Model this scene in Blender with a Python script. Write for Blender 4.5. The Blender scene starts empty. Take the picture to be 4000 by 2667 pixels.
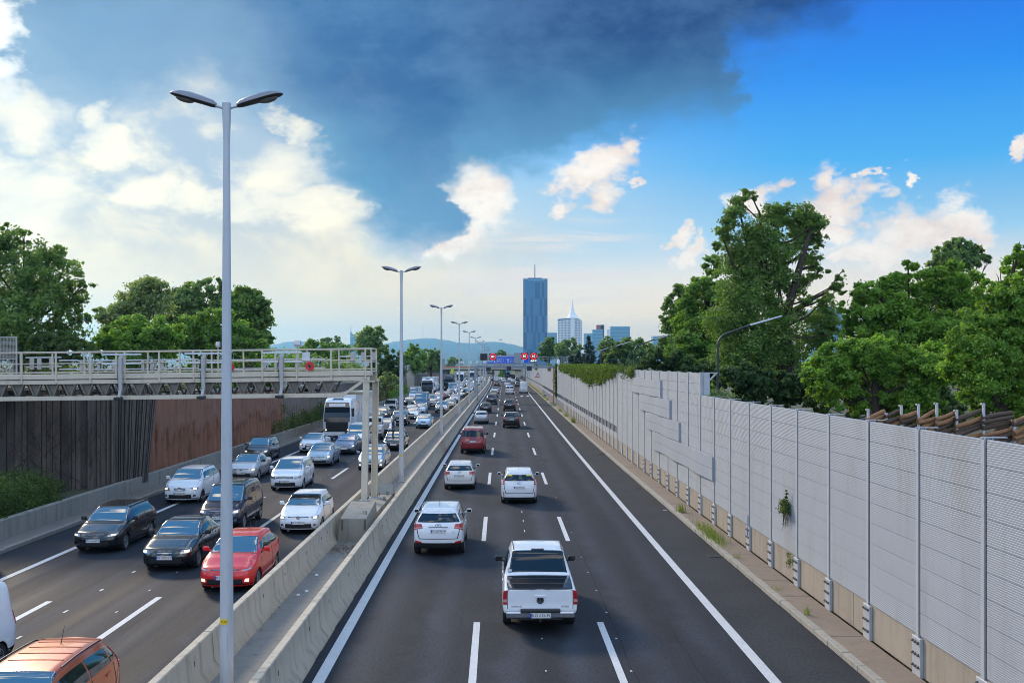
import bpy, math, random
import numpy as np
from mathutils import Vector, Matrix

sc = bpy.context.scene
COL = sc.collection
rng = np.random.default_rng(7)
random.seed(7)
R = math.radians

# ------------------------------------------------------------------ camera, sky, sun, exposure
CAM_H, FPX = 6.8, 3887.0            # eye height over the road, focal length in photo pixels
cam_d = bpy.data.cameras.new('camera')
cam_d.sensor_width = 36.0
cam_d.lens = FPX / 4000 * 36
cam_d.shift_y = 86.5 / 4000
cam_d.clip_start, cam_d.clip_end = 0.3, 40000
cam = bpy.data.objects.new('camera', cam_d)
COL.objects.link(cam)
cam.location = (0, 0, CAM_H)
cam.rotation_euler = (R(90), 0, 0)
sc.camera = cam

SUN_AZ, SUN_EL = R(-34), R(27)
sun_vec = Vector((math.sin(SUN_AZ) * math.cos(SUN_EL), math.cos(SUN_AZ) * math.cos(SUN_EL), math.sin(SUN_EL)))
sd = bpy.data.lights.new('sun', 'SUN')
sd.energy = 2.9
sd.angle = R(11)
sd.color = (1.0, 0.83, 0.62)
sun = bpy.data.objects.new('sun', sd)
COL.objects.link(sun)
sun.rotation_euler = sun_vec.to_track_quat('Z', 'Y').to_euler()

sc.view_settings.view_transform = 'Standard'
sc.view_settings.look = 'None'
sc.view_settings.exposure = 0.28
sc.view_settings.gamma = 1.0
sc.view_settings.use_curve_mapping = False
sc.render.engine = 'CYCLES'
sc.cycles.use_denoising = True
sc.cycles.denoising_prefilter = 'ACCURATE'
sc.cycles.filter_width = 0.95
sc.cycles.max_bounces = 6
sc.cycles.diffuse_bounces = 3
sc.cycles.glossy_bounces = 3
sc.cycles.transmission_bounces = 3
sc.cycles.volume_bounces = 1
sc.cycles.transparent_max_bounces = 6
sc.cycles.caustics_reflective = False
sc.cycles.caustics_refractive = False
sc.cycles.sample_clamp_indirect = 4.0


def lin(r, g, b):
    def f(c):
        c /= 255.0
        return c / 12.92 if c <= 0.04045 else ((c + 0.055) / 1.055) ** 2.4
    return (f(r), f(g), f(b))


class NT:
    """small wrapper for writing node graphs as expressions"""
    def __init__(self, tree):
        self.t = tree
        tree.nodes.clear()

    def n(self, typ, **props):
        nd = self.t.nodes.new(typ)
        for k, v in props.items():
            setattr(nd, k, v)
        return nd

    def put(self, sock, v):
        if v is None:
            return
        if isinstance(v, (int, float)):
            sock.default_value = v
        elif isinstance(v, (tuple, list)):
            n = len(sock.default_value)
            sock.default_value = (tuple(v) + (1.0,))[:n]
        else:
            self.t.links.new(v, sock)

    def m(self, op, a, b=None, c=None, clamp=False):
        nd = self.n('ShaderNodeMath', operation=op, use_clamp=clamp)
        for s, v in zip(nd.inputs, (a, b, c)):
            self.put(s, v)
        return nd.outputs[0]

    def vm(self, op, a, b=None, scale=None):
        nd = self.n('ShaderNodeVectorMath', operation=op)
        self.put(nd.inputs[0], a)
        if b is not None:
            self.put(nd.inputs[1], b)
        if scale is not None:
            self.put(nd.inputs['Scale'], scale)
        return nd.outputs[0]

    def add(self, a, b): return self.m('ADD', a, b)
    def sub(self, a, b): return self.m('SUBTRACT', a, b)
    def mul(self, a, b): return self.m('MULTIPLY', a, b)
    def mx(self, a, b): return self.m('MAXIMUM', a, b)
    def mn(self, a, b): return self.m('MINIMUM', a, b)

    def ss(self, v, a, b, lo=0.0, hi=1.0):
        nd = self.n('ShaderNodeMapRange', interpolation_type='SMOOTHSTEP')
        self.put(nd.inputs['Value'], v)
        self.put(nd.inputs['From Min'], a)
        self.put(nd.inputs['From Max'], b)
        self.put(nd.inputs['To Min'], lo)
        self.put(nd.inputs['To Max'], hi)
        return nd.outputs[0]

    def mr(self, v, a, b, lo=0.0, hi=1.0):
        nd = self.n('ShaderNodeMapRange')
        for k, x in (('Value', v), ('From Min', a), ('From Max', b), ('To Min', lo), ('To Max', hi)):
            self.put(nd.inputs[k], x)
        return nd.outputs[0]

    def mix(self, f, a, b, mode='MIX'):
        nd = self.n('ShaderNodeMix', data_type='RGBA', blend_type=mode)
        self.put(nd.inputs[0], f)
        self.put(nd.inputs[6], a)
        self.put(nd.inputs[7], b)
        return nd.outputs[2]

    def noise(self, vec, scale, detail=4.0, rough=0.55, dist=0.0, out=0):
        nd = self.n('ShaderNodeTexNoise')
        self.put(nd.inputs['Vector'], vec)
        nd.inputs['Scale'].default_value = scale
        nd.inputs['Detail'].default_value = detail
        nd.inputs['Roughness'].default_value = rough
        nd.inputs['Distortion'].default_value = dist
        return nd.outputs[out]

    def ramp(self, f, stops, interp='LINEAR'):
        nd = self.n('ShaderNodeValToRGB')
        cr = nd.color_ramp
        cr.interpolation = interp
        while len(cr.elements) < len(stops):
            cr.elements.new(0.5)
        for e, (p, c) in zip(cr.elements, stops):
            e.position = p
            e.color = (c, c, c, 1) if isinstance(c, (int, float)) else tuple(c) + (1,)
        self.put(nd.inputs[0], f)
        return nd.outputs[0]

    def comb(self, x, y, z):
        nd = self.n('ShaderNodeCombineXYZ')
        for s, v in zip(nd.inputs, (x, y, z)):
            self.put(s, v)
        return nd.outputs[0]

    def sep(self, v):
        nd = self.n('ShaderNodeSeparateXYZ')
        self.put(nd.inputs[0], v)
        return nd.outputs


# ---- sky: Nishita air with procedural cloud layers laid over it, all by direction
world = bpy.data.worlds.new('World')
sc.world = world
world.use_nodes = True
SKY_STRENGTH = 0.12


def build_sky():
    g = NT(world.node_tree)
    out = g.n('ShaderNodeOutputWorld')
    bg = g.n('ShaderNodeBackground')
    bg.inputs['Strength'].default_value = SKY_STRENGTH
    g.t.links.new(bg.outputs[0], out.inputs[0])
    tc = g.n('ShaderNodeTexCoord')
    d = g.vm('NORMALIZE', tc.outputs['Generated'])
    x, y, z = g.sep(d)
    az = g.m('ARCTAN2', x, y)
    el = g.m('ARCSINE', z)

    def ang(px, py):        # photo pixel -> azimuth, elevation
        u, v = (px - 2000) / FPX, (1420 - py) / FPX
        a = math.atan(u)
        return a, math.atan(v * math.cos(a))

    dz = g.vm('MULTIPLY', d, (1, 1, 1.7))
    n_big = g.noise(dz, 4.2, 6, 0.58, 0.25)
    n_mid = g.noise(dz, 11.0, 6, 0.6, 0.3)
    n_fin = g.noise(dz, 30.0, 5, 0.6, 0.2)
    warp = g.noise(dz, 9.0, 5, 0.6, 0.0, out=1)
    wx, wy, wz = g.sep(warp)
    azw = g.add(az, g.add(g.mul(g.sub(wx, 0.5), 0.16), g.mul(g.sub(n_fin, 0.5), 0.035)))
    elw = g.add(el, g.add(g.mul(g.sub(wy, 0.5), 0.10), g.mul(g.sub(n_fin, 0.5), 0.03)))

    # clear air
    nish = g.n('ShaderNodeTexSky', sky_type='NISHITA')
    nish.sun_disc = False
    nish.sun_elevation = SUN_EL
    nish.sun_rotation = SUN_AZ
    nish.altitude = 160
    hs = g.n('ShaderNodeHueSaturation')
    hs.inputs['Saturation'].default_value = 1.35
    hs.inputs['Value'].default_value = 0.9
    g.t.links.new(nish.outputs[0], hs.inputs['Color'])
    S = SKY_STRENGTH
    def c(r, gg, b, k=1.0):
        q = lin(r, gg, b)
        return tuple(v * k * 0.86 / S for v in q)
    eln = g.m('DIVIDE', el, 1.6, clamp=True)
    stops = [(-0.0, (255, 222, 158)), (0.055, (255, 228, 182)), (0.09, (240, 230, 212)), (0.125, (165, 214, 242)),
             (0.19, (70, 182, 250)), (0.27, (6, 142, 248)), (0.36, (0, 96, 232)), (0.6, (6, 90, 212)), (1.5, (20, 86, 190))]
    # ramp elements are clamped to 0..1 so keep the display colours and scale afterwards
    clear = g.ramp(eln, [(max(0, p / 1.6), lin(*cc)) for p, cc in stops])
    clear = g.vm('SCALE', clear, scale=g.mul(1.0 / S, g.ss(el, 0.16, 0.03, 0.80, 1.16)))
    clear = g.mix(0.92, hs.outputs[0], clear)
    # warm low glow towards the hidden sun, cooler away from it
    left = g.ss(az, 0.22, -0.25)

    pale = g.mul(g.mul(g.ss(az, 0.30, -0.06), g.ss(el, 0.27, 0.12)), g.ss(el, 0.05, 0.13))
    clear = g.mix(g.mul(pale, 0.85), clear, c(206, 222, 228))
    # bright mottled veil on the sun side
    veil_cov = g.mul(g.ss(g.add(g.add(az, g.mul(el, 0.8)), g.mul(g.sub(n_big, 0.5), 0.5)), 0.14, -0.08), g.ss(az, -1.7, -1.2))
    veil_mot = g.ss(g.add(g.mul(n_big, 0.4), g.mul(n_mid, 0.6)), 0.43, 0.60)
    cream = c(255, 240, 208, 1.08)
    greyb = c(178, 190, 204)
    veil = g.mix(veil_mot, greyb, cream)
    low = g.ss(el, 0.19, 0.04)
    veil = g.mix(g.mul(low, 0.9), veil, c(255, 229, 180, 1.08))
    col = g.mix(g.mul(veil_cov, 0.96), clear, veil)

    # thin streaks low in the middle
    dstk = g.vm('MULTIPLY', d, (3.0, 3.0, 34.0))
    stk = g.ss(g.noise(dstk, 1.6, 5, 0.6, 0.4), 0.5, 0.68)
    stk = g.mul(stk, g.mul(g.ss(el, 0.03, 0.08), g.ss(el, 0.17, 0.11)))
    stk = g.mul(stk, g.mul(g.ss(az, 0.18, 0.06), g.ss(az, -0.12, -0.02)))
    col = g.mix(g.mul(stk, 0.75), col, c(253, 236, 220))

    # cumulus heads: (cx, cy, rx, ry) in photo pixels
    puffs = [(2400, 640, 120, 70), (2300, 690, 120, 52), (2330, 765, 82, 50), (2465, 580, 55, 60),
             (2482, 735, 26, 22), (1850, 660, 85, 60), (1805, 800, 62, 120), (1740, 930, 130, 50), (1900, 770, 120, 110),
             (3225, 680, 70, 75), (3290, 780, 100, 80), (3370, 830, 80, 60), (3260, 890, 100, 60), (3055, 735, 44, 36),
             (2990, 790, 90, 46), (3440, 985, 150, 55), (3570, 910, 140, 70), (3700, 860, 110, 70),
             (3790, 920, 70, 50), (2700, 955, 50, 34), (2630, 905, 40, 30), (4010, 545, 34, 52), (3545, 720, 26, 40),
             (3390, 690, 22, 28), (3300, 1000, 50, 30)]
    fld = None
    for (px, py, rx, ry) in puffs:
        a0, e0 = ang(px, py)
        u = g.m('DIVIDE', g.sub(azw, a0), rx * 1.12 / FPX)
        v = g.m('DIVIDE', g.sub(elw, e0), ry * 1.12 / FPX)
        q = g.sub(1.0, g.add(g.mul(u, u), g.mul(v, v)))
        fld = q if fld is None else g.mx(fld, q)
    fld = g.add(fld, g.add(g.mul(g.sub(n_fin, 0.5), 1.0), g.mul(g.sub(n_mid, 0.5), 1.3)))
    puff = g.ss(fld, -0.40, 0.95)
    pcol = g.mix(g.ss(g.add(g.mul(n_mid, 0.6), g.mul(n_fin, 0.4)), 0.36, 0.62), c(248, 222, 202), c(255, 244, 226, 1.16))
    col = g.mix(g.mul(puff, 0.95), col, pcol)

    # the dark rain cloud: everything above an uneven lower edge
    edge = [(-2500, 380), (0, 360), (220, 430), (425, 460), (560, 370), (760, 370), (1000, 560), (1250, 760), (1480, 960),
            (1735, 985), (1778, 830), (1875, 700), (2024, 705), (2177, 620), (2500, 505), (2823, 440), (2880, 255),
            (3061, 187), (3316, 60), (3450, -120), (3800, -900), (5200, -1500)]
    lo_a, hi_a = -0.95, 0.85
    st = []
    for (px, py) in edge:
        a0, e0 = ang(px, py)
        st.append(((a0 - lo_a) / (hi_a - lo_a), e0))
    azd = g.add(az, g.add(g.mul(g.sub(wx, 0.5), 0.17), g.mul(g.sub(n_fin, 0.5), 0.012)))
    eld = g.add(el, g.add(g.mul(g.sub(wy, 0.5), 0.10), g.mul(g.sub(n_fin, 0.5), 0.012)))
    eb = g.ramp(g.mr(azd, lo_a, hi_a), st)
    soft = g.ramp(g.mr(az, lo_a, hi_a), [(0.0, 0.05), (0.30, 0.04), (0.40, 0.055), (0.49, 0.035), (0.55, 0.024), (0.66, 0.045), (1.0, 0.05)])
    dist = g.sub(eld, eb)
    dark = g.ss(g.m('DIVIDE', dist, soft), -0.55, 0.9)
    dark = g.mul(dark, g.ss(el, 0.95, 0.6))
    dark = g.mul(dark, g.ss(g.m('ABSOLUTE', az), 1.35, 0.95))
    depth = g.ss(g.add(dist, g.mul(g.sub(n_mid, 0.5), 0.10)), 0.0, 0.17)
    body = g.mix(depth, g.mix(g.ss(az, -0.13, -0.27), c(84, 144, 184), c(138, 164, 192)), c(26, 80, 142))
    deep = g.mul(g.ss(az, -0.16, 0.04), g.ss(el, 0.20, 0.34))
    body = g.mix(deep, body, c(6, 48, 114, .85))
    light_patch = g.mul(g.ss(g.add(g.mul(n_big, 0.6), g.mul(n_mid, 0.4)), 0.46, 0.66), g.ss(az, 0.05, -0.12))
    body = g.mix(g.mul(light_patch, 0.65), body, c(112, 150, 190))
    body = g.mix(g.mul(g.ss(g.noise(dz, 7.0, 7, 0.66, 0.15), 0.42, 0.66), 0.34), body, c(96, 138, 182))
    col = g.mix(g.mul(dark, 0.97), col, body)
    # sunlit patches under the cloud
    gl = None
    for (px, py, rx, ry) in [(60, 470, 190, 90), (410, 480, 70, 90), (470, 580, 120, 60), (1125, 540, 75, 75), (1070, 720, 170, 120), (900, 800, 140, 70), (60, 760, 240, 110), (640, 760, 120, 60), (1250, 860, 170, 70)]:
        a0, e0 = ang(px, py)
        u = g.m('DIVIDE', g.sub(azw, a0), rx * 1.2 / FPX)
        v = g.m('DIVIDE', g.sub(elw, e0), ry * 1.2 / FPX)
        q = g.sub(1.0, g.add(g.mul(u, u), g.mul(v, v)))
        gl = q if gl is None else g.mx(gl, q)
    gl = g.ss(g.add(gl, g.add(g.mul(g.sub(n_fin, 0.5), 0.7), g.mul(g.sub(n_mid, 0.5), 1.5))), -0.35, 1.15)
    col = g.mix(g.mul(gl, 0.7), col, c(255, 240, 208, 1.25))
    # the break at the left edge where the sun shines through
    a0, e0 = ang(-30, 110)
    u = g.m('DIVIDE', g.sub(azw, a0), 0.036)
    v = g.m('DIVIDE', g.sub(elw, e0), 0.07)
    brk = g.ss(g.add(g.mul(u, u), g.mul(v, v)), 1.0, 0.1)
    col = g.mix(g.mul(brk, 0.9), col, c(255, 248, 234, 1.2))

    # the rest of the sky: fair weather cloud, lit from the front by the low sun
    n_back = g.noise(g.vm('MULTIPLY', d, (1, 1, 1.5)), 5.5, 6, 0.6, 0.3)
    rest = g.mx(g.ss(g.m('ABSOLUTE', az), 0.75, 1.5), g.ss(el, 0.5, 0.85))
    cov = g.ss(n_back, 0.50, 0.62)
    bcol = g.mix(cov, c(92, 165, 232, 1.5), c(255, 244, 230, 3.2))
    col = g.mix(rest, col, bcol)
    # below the horizon
    col = g.mix(g.ss(el, 0.0, -0.05), col, c(120, 118, 112))
    g.t.links.new(col, bg.inputs['Color'])


build_sky()
world.cycles.sampling_method = 'MANUAL'
world.cycles.sample_map_resolution = 512

# ------------------------------------------------------------------ geometry helpers
class MB:
    """collects verts and faces for one mesh"""
    def __init__(self):
        self.v, self.f, self.mi = [], [], []

    def quad(self, a, b, c, d, mi=0):
        i = len(self.v)
        self.v += [tuple(a), tuple(b), tuple(c), tuple(d)]
        self.f.append((i, i + 1, i + 2, i + 3)); self.mi.append(mi)
        return self

    def poly(self, pts, mi=0):
        i = len(self.v)
        self.v += [tuple(p) for p in pts]
        self.f.append(tuple(range(i, i + len(pts)))); self.mi.append(mi)
        return self

    def box(self, x0, x1, y0, y1, z0, z1, mi=0, taper=0.0, M=None):
        t = taper
        p = [(x0, y0, z0), (x1, y0, z0), (x1, y1, z0), (x0, y1, z0),
             (x0 + t, y0 + t, z1), (x1 - t, y0 + t, z1), (x1 - t, y1 - t, z1), (x0 + t, y1 - t, z1)]
        if M is not None:
            p = [tuple(M @ Vector(q)) for q in p]
        i = len(self.v)
        self.v += p
        for q in ((3, 2, 1, 0), (4, 5, 6, 7), (0, 1, 5, 4), (1, 2, 6, 5), (2, 3, 7, 6), (3, 0, 4, 7)):
            self.f.append(tuple(i + k for k in q)); self.mi.append(mi)
        return self

    def bbox(self, x0, x1, y0, y1, z0, z1, b=0.01, mi=0):
        """box with chamfered edges"""
        xs, ys, zs = (x0, x1), (y0, y1), (z0, z1)
        sx, sy, sz = (1, -1), (1, -1), (1, -1)
        i = len(self.v)
        idx = {}
        for a in (0, 1):
            for q in (0, 1):
                for w in (0, 1):
                    x, y, z = xs[a], ys[q], zs[w]
                    idx[(a, q, w, 0)] = len(self.v); self.v.append((x, y + b * sy[q], z + b * sz[w]))
                    idx[(a, q, w, 1)] = len(self.v); self.v.append((x + b * sx[a], y, z + b * sz[w]))
                    idx[(a, q, w, 2)] = len(self.v); self.v.append((x + b * sx[a], y + b * sy[q], z))
        def F(*k):
            self.f.append(tuple(idx[q] for q in k)); self.mi.append(mi)
        for a in (0, 1):
            o = [(a, 0, 0, 0), (a, 1, 0, 0), (a, 1, 1, 0), (a, 0, 1, 0)]
            F(*(o if a else o[::-1]))
            o = [(0, a, 0, 1), (1, a, 0, 1), (1, a, 1, 1), (0, a, 1, 1)]
            F(*(o[::-1] if a else o))
            o = [(0, 0, a, 2), (1, 0, a, 2), (1, 1, a, 2), (0, 1, a, 2)]
            F(*(o if a else o[::-1]))
        for a in (0, 1):
            for q in (0, 1):
                F((a, q, 0, 0), (a, q, 1, 0), (a, q, 1, 1), (a, q, 0, 1))
                F((a, 0, q, 0), (a, 1, q, 0), (a, 1, q, 2), (a, 0, q, 2))
                F((0, a, q, 1), (1, a, q, 1), (1, a, q, 2), (0, a, q, 2))
                for w in (0, 1):
                    F((a, q, w, 0), (a, q, w, 1), (a, q, w, 2))
        return self

    def bar(self, p, q, w, h=None, up=(0, 0, 1), mi=0, w2=None, h2=None):
        """rectangular bar from p to q"""
        h = h or w
        w2, h2 = w2 or w, h2 or h
        p, q = Vector(p), Vector(q)
        d = (q - p).normalized()
        s = d.cross(Vector(up))
        if s.length < 1e-4:
            s = d.cross(Vector((0, 1, 0)))
        s.normalize()
        u = s.cross(d)
        i = len(self.v)
        for c, ww, hh in ((p, w, h), (q, w2, h2)):
            for a, b in ((-1, -1), (1, -1), (1, 1), (-1, 1)):
                self.v.append(tuple(c + s * (a * ww / 2) + u * (b * hh / 2)))
        for k in ((3, 2, 1, 0), (4, 5, 6, 7), (0, 1, 5, 4), (1, 2, 6, 5), (2, 3, 7, 6), (3, 0, 4, 7)):
            self.f.append(tuple(i + j for j in k)); self.mi.append(mi)
        return self

    def tube(self, pts, rad, n=8, mi=0, cap=True):
        pts = [Vector(p) for p in pts]
        if isinstance(rad, (int, float)):
            rad = [rad] * len(pts)
        i = len(self.v)
        prev = None
        for k, p in enumerate(pts):
            d = (pts[min(k + 1, len(pts) - 1)] - pts[max(k - 1, 0)]).normalized()
            if prev is None:
                s = d.cross(Vector((0, 0, 1)))
                if s.length < 1e-3:
                    s = d.cross(Vector((1, 0, 0)))
            else:
                s = prev - d * prev.dot(d)
            s.normalize(); prev = s
            u = d.cross(s)
            for j in range(n):
                a = 2 * math.pi * j / n
                self.v.append(tuple(p + (s * math.cos(a) + u * math.sin(a)) * rad[k]))
        for k in range(len(pts) - 1):
            for j in range(n):
                a, b = i + k * n + j, i + k * n + (j + 1) % n
                self.f.append((a, b, b + n, a + n)); self.mi.append(mi)
        if cap:
            self.f.append(tuple(i + j for j in range(n - 1, -1, -1))); self.mi.append(mi)
            e = i + (len(pts) - 1) * n
            self.f.append(tuple(e + j for j in range(n))); self.mi.append(mi)
        return self

    def lathe(self, prof, n=24, mi=0, axis='z', center=(0, 0, 0), close=False):
        """prof: list of (radius, height) round an axis"""
        i = len(self.v)
        cx, cy, cz = center
        for (r, h) in prof:
            for j in range(n):
                a = 2 * math.pi * j / n
                c, s = r * math.cos(a), r * math.sin(a)
                if axis == 'z': p = (cx + c, cy + s, cz + h)
                elif axis == 'x': p = (cx + h, cy + c, cz + s)
                else: p = (cx + s, cy + h, cz + c)
                self.v.append(p)
        for k in range(len(prof) - 1):
            for j in range(n):
                a, b = i + k * n + j, i + k * n + (j + 1) % n
                self.f.append((a, b, b + n, a + n)); self.mi.append(mi)
        if close:
            self.f.append(tuple(i + j for j in range(n - 1, -1, -1))); self.mi.append(mi)
            e = i + (len(prof) - 1) * n
            self.f.append(tuple(e + j for j in range(n))); self.mi.append(mi)
        return self

    def grid(self, P, mi=0, flip=False):
        """P: array (a, b, 3)"""
        a, b = P.shape[:2]
        i = len(self.v)
        self.v += [tuple(p) for p in P.reshape(-1, 3).tolist()]
        for r in range(a - 1):
            for q in range(b - 1):
                k = i + r * b + q
                fc = (k, k + 1, k + b + 1, k + b)
                self.f.append(fc[::-1] if flip else fc); self.mi.append(mi)
        return self

    def extrude(self, poly, p, q, mi=0):
        """poly: closed list of 3d points offset by nothing at p, moved by q-p at the other end"""
        i = len(self.v)
        dv = Vector(q) - Vector(p)
        n = len(poly)
        self.v += [tuple(a) for a in poly] + [tuple(Vector(a) + dv) for a in poly]
        for j in range(n):
            k = (j + 1) % n
            self.f.append((i + j, i + k, i + n + k, i + n + j)); self.mi.append(mi)
        self.f.append(tuple(i + j for j in range(n - 1, -1, -1))); self.mi.append(mi)
        self.f.append(tuple(i + n + j for j in range(n))); self.mi.append(mi)
        return self

    def mesh(self, name, mats, smooth=None):
        me = bpy.data.meshes.new(name)
        me.from_pydata(self.v, [], self.f)
        for m_ in (mats if isinstance(mats, (list, tuple)) else [mats]):
            me.materials.append(m_)
        if any(self.mi):
            me.polygons.foreach_set('material_index', self.mi)
        if smooth is not None:
            me.polygons.foreach_set('use_smooth', [True] * len(me.polygons))
            if smooth < 179:
                me.set_sharp_from_angle(angle=R(smooth))
        me.update()
        return me

    def build(self, name, mats, parent=None, smooth=None, loc=None):
        return link(name, self.mesh(name, mats, smooth), parent, loc)


def link(name, me, parent=None, loc=None, rot=None, scale=None):
    o = bpy.data.objects.new(name, me)
    COL.objects.link(o)
    if parent is not None:
        o.parent = parent
    if loc is not None:
        o.location = loc
    if rot is not None:
        o.rotation_euler = rot
    if scale is not None:
        o.scale = scale
    return o


def tag(o, label=None, cat=None, group=None, kind=None):
    if label: o['label'] = label
    if cat: o['category'] = cat
    if group: o['group'] = group
    if kind: o['kind'] = kind
    return o


def thing(name, label, cat, loc=(0, 0, 0), rotz=0.0, group=None):
    o = bpy.data.objects.new(name, None)
    COL.objects.link(o)
    o.empty_display_size = 0.3
    o.location = loc
    o.rotation_euler = (0, 0, rotz)
    return tag(o, label, cat, group)


def copy_tree(o, parent=None):
    c = o.copy()
    COL.objects.link(c)
    c.parent = parent
    for ch in list(o.children):
        copy_tree(ch, c)
    return c


def text_mesh(name, s, size, material, align='CENTER'):
    cu = bpy.data.curves.new(name, 'FONT')
    cu.body = s
    cu.size = size
    cu.align_x = align
    cu.align_y = 'CENTER'
    cu.resolution_u = 2
    ob = bpy.data.objects.new(name, cu)
    COL.objects.link(ob)
    dg = bpy.context.evaluated_depsgraph_get()
    me = bpy.data.meshes.new_from_object(ob.evaluated_get(dg))
    me.name = name
    bpy.data.objects.remove(ob)
    bpy.data.curves.remove(cu)
    me.materials.clear()
    me.materials.append(material)
    return me


# photo pixel -> place
def at(px, py, Y):                       # pixels of the 4000 px photograph, at distance Y
    return Vector(((px - 2000) * Y / FPX, Y, CAM_H - (py - 1420) * Y / FPX))


def D(x, y, Y):                          # pixels of a 2352 px wide view of it
    return at(x * 1.7007, y * 1.7007, Y)


# the road's reference line (first lane marking of the right carriageway): x as a function of y
_AY = np.array([-60, 0, 10, 20, 26, 44, 62, 80, 98, 116, 134, 168, 205, 247, 295, 343, 385, 424, 470, 520, 600, 700])
_AX = np.array([0.7, -.45, -.66, -.83, -.92, -1.16, -1.36, -1.54, -1.70, -1.84, -1.96, -2.22, -2.47, -2.78, -3.2, -3.85, -4.75, -6.1, -8.6, -12.4, -20.5, -34.0])


def _pch(xs, ys, x):
    x = np.asarray(x, float)
    h = np.diff(xs); dl = np.diff(ys) / h
    m = np.zeros(len(xs))
    ok = dl[:-1] * dl[1:] > 0
    w = 2 * dl[:-1] * dl[1:] / np.where(ok, dl[:-1] + dl[1:], 1)
    m[1:-1] = np.where(ok, w, 0)
    m[0], m[-1] = dl[0], dl[-1]
    i = np.clip(np.searchsorted(xs, x) - 1, 0, len(h) - 1)
    t = (x - xs[i]) / h[i]
    t = np.clip(t, 0, 1)
    return ((2 * t**3 - 3 * t**2 + 1) * ys[i] + (t**3 - 2 * t**2 + t) * h[i] * m[i]
            + (-2 * t**3 + 3 * t**2) * ys[i + 1] + (t**3 - t**2) * h[i] * m[i + 1])


def A(Y):
    return float(_pch(_AY, _AX, Y))


def head(Y):                              # heading of the road at Y (rotation about z)
    return -math.atan((A(Y + 2) - A(Y - 2)) / 4)


def ribbon(name, material, o0, o1, y0, y1, z, step=4.0, parent=None, z1=None, mid=0):
    """flat strip between two offsets of the reference line, with (offset, distance) as uv"""
    ys = np.linspace(y0, y1, max(2, int((y1 - y0) / step) + 1))
    ax = _pch(_AY, _AX, ys)
    n = mid + 2
    P = np.zeros((len(ys), n, 3))
    for k in range(n):
        t = k / (n - 1)
        P[:, k, 0] = ax + o0 + (o1 - o0) * t
        P[:, k, 1] = ys
        P[:, k, 2] = z + ((z1 if z1 is not None else z) - z) * t
    mb = MB().grid(P)
    me = mb.mesh(name, material)
    uv = me.uv_layers.new(name='UVMap')
    co = np.array([v.co[:] for v in me.vertices])
    li = np.zeros(len(me.loops), int); me.loops.foreach_get('vertex_index', li)
    u = co[li, 0] - _pch(_AY, _AX, co[li, 1])
    uv.data.foreach_set('uv', np.stack([u, co[li, 1]], 1).ravel())
    return link(name, me, parent)

# ------------------------------------------------------------------ materials
def pm(name, col, rough=0.6, metal=0.0, var=0.0, scale=4.0, bump=0.0, bscale=60.0, coat=0.0, emit=None, es=0.0,
       coord='pos', stretch=(1, 1, 1), ior=1.5, spec=0.5, dirt=None, dirt_amt=0.0, dirt_scale=1.5, alpha=1.0):
    m = bpy.data.materials.new(name)
    m.use_nodes = True
    g = NT(m.node_tree)
    out = g.n('ShaderNodeOutputMaterial')
    b = g.n('ShaderNodeBsdfPrincipled')
    g.t.links.new(b.outputs[0], out.inputs[0])
    b.inputs['Roughness'].default_value = rough
    b.inputs['Metallic'].default_value = metal
    b.inputs['IOR'].default_value = ior
    b.inputs['Specular IOR Level'].default_value = spec
    b.inputs['Coat Weight'].default_value = coat
    b.inputs['Coat Roughness'].default_value = 0.06
    cs = tuple(col)
    if var or bump or dirt_amt:
        if coord == 'pos':
            v = g.n('ShaderNodeNewGeometry').outputs['Position']
        elif coord == 'uv':
            v = g.n('ShaderNodeTexCoord').outputs['UV']
        else:
            v = g.n('ShaderNodeTexCoord').outputs['Object']
        v = g.vm('MULTIPLY', v, stretch)
    if var:
        n = g.noise(v, scale, 5, 0.62)
        cs = g.mix(n, tuple(c * (1 - var) for c in col), tuple(min(1, c * (1 + var)) for c in col))
    if dirt_amt:
        n = g.ss(g.noise(v, dirt_scale, 6, 0.7, 0.4), 0.48, 0.72)
        cs = g.mix(g.mul(n, dirt_amt), cs, dirt)
    g.put(b.inputs['Base Color'], cs)
    if bump:
        bp = g.n('ShaderNodeBump')
        bp.inputs['Strength'].default_value = bump
        bp.inputs['Distance'].default_value = 0.02
        g.put(bp.inputs['Height'], g.noise(v, bscale, 4, 0.6))
        g.t.links.new(bp.outputs[0], b.inputs['Normal'])
    if emit is not None:
        b.inputs['Emission Color'].default_value = tuple(emit) + (1,)
        b.inputs['Emission Strength'].default_value = es
    return m


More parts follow.
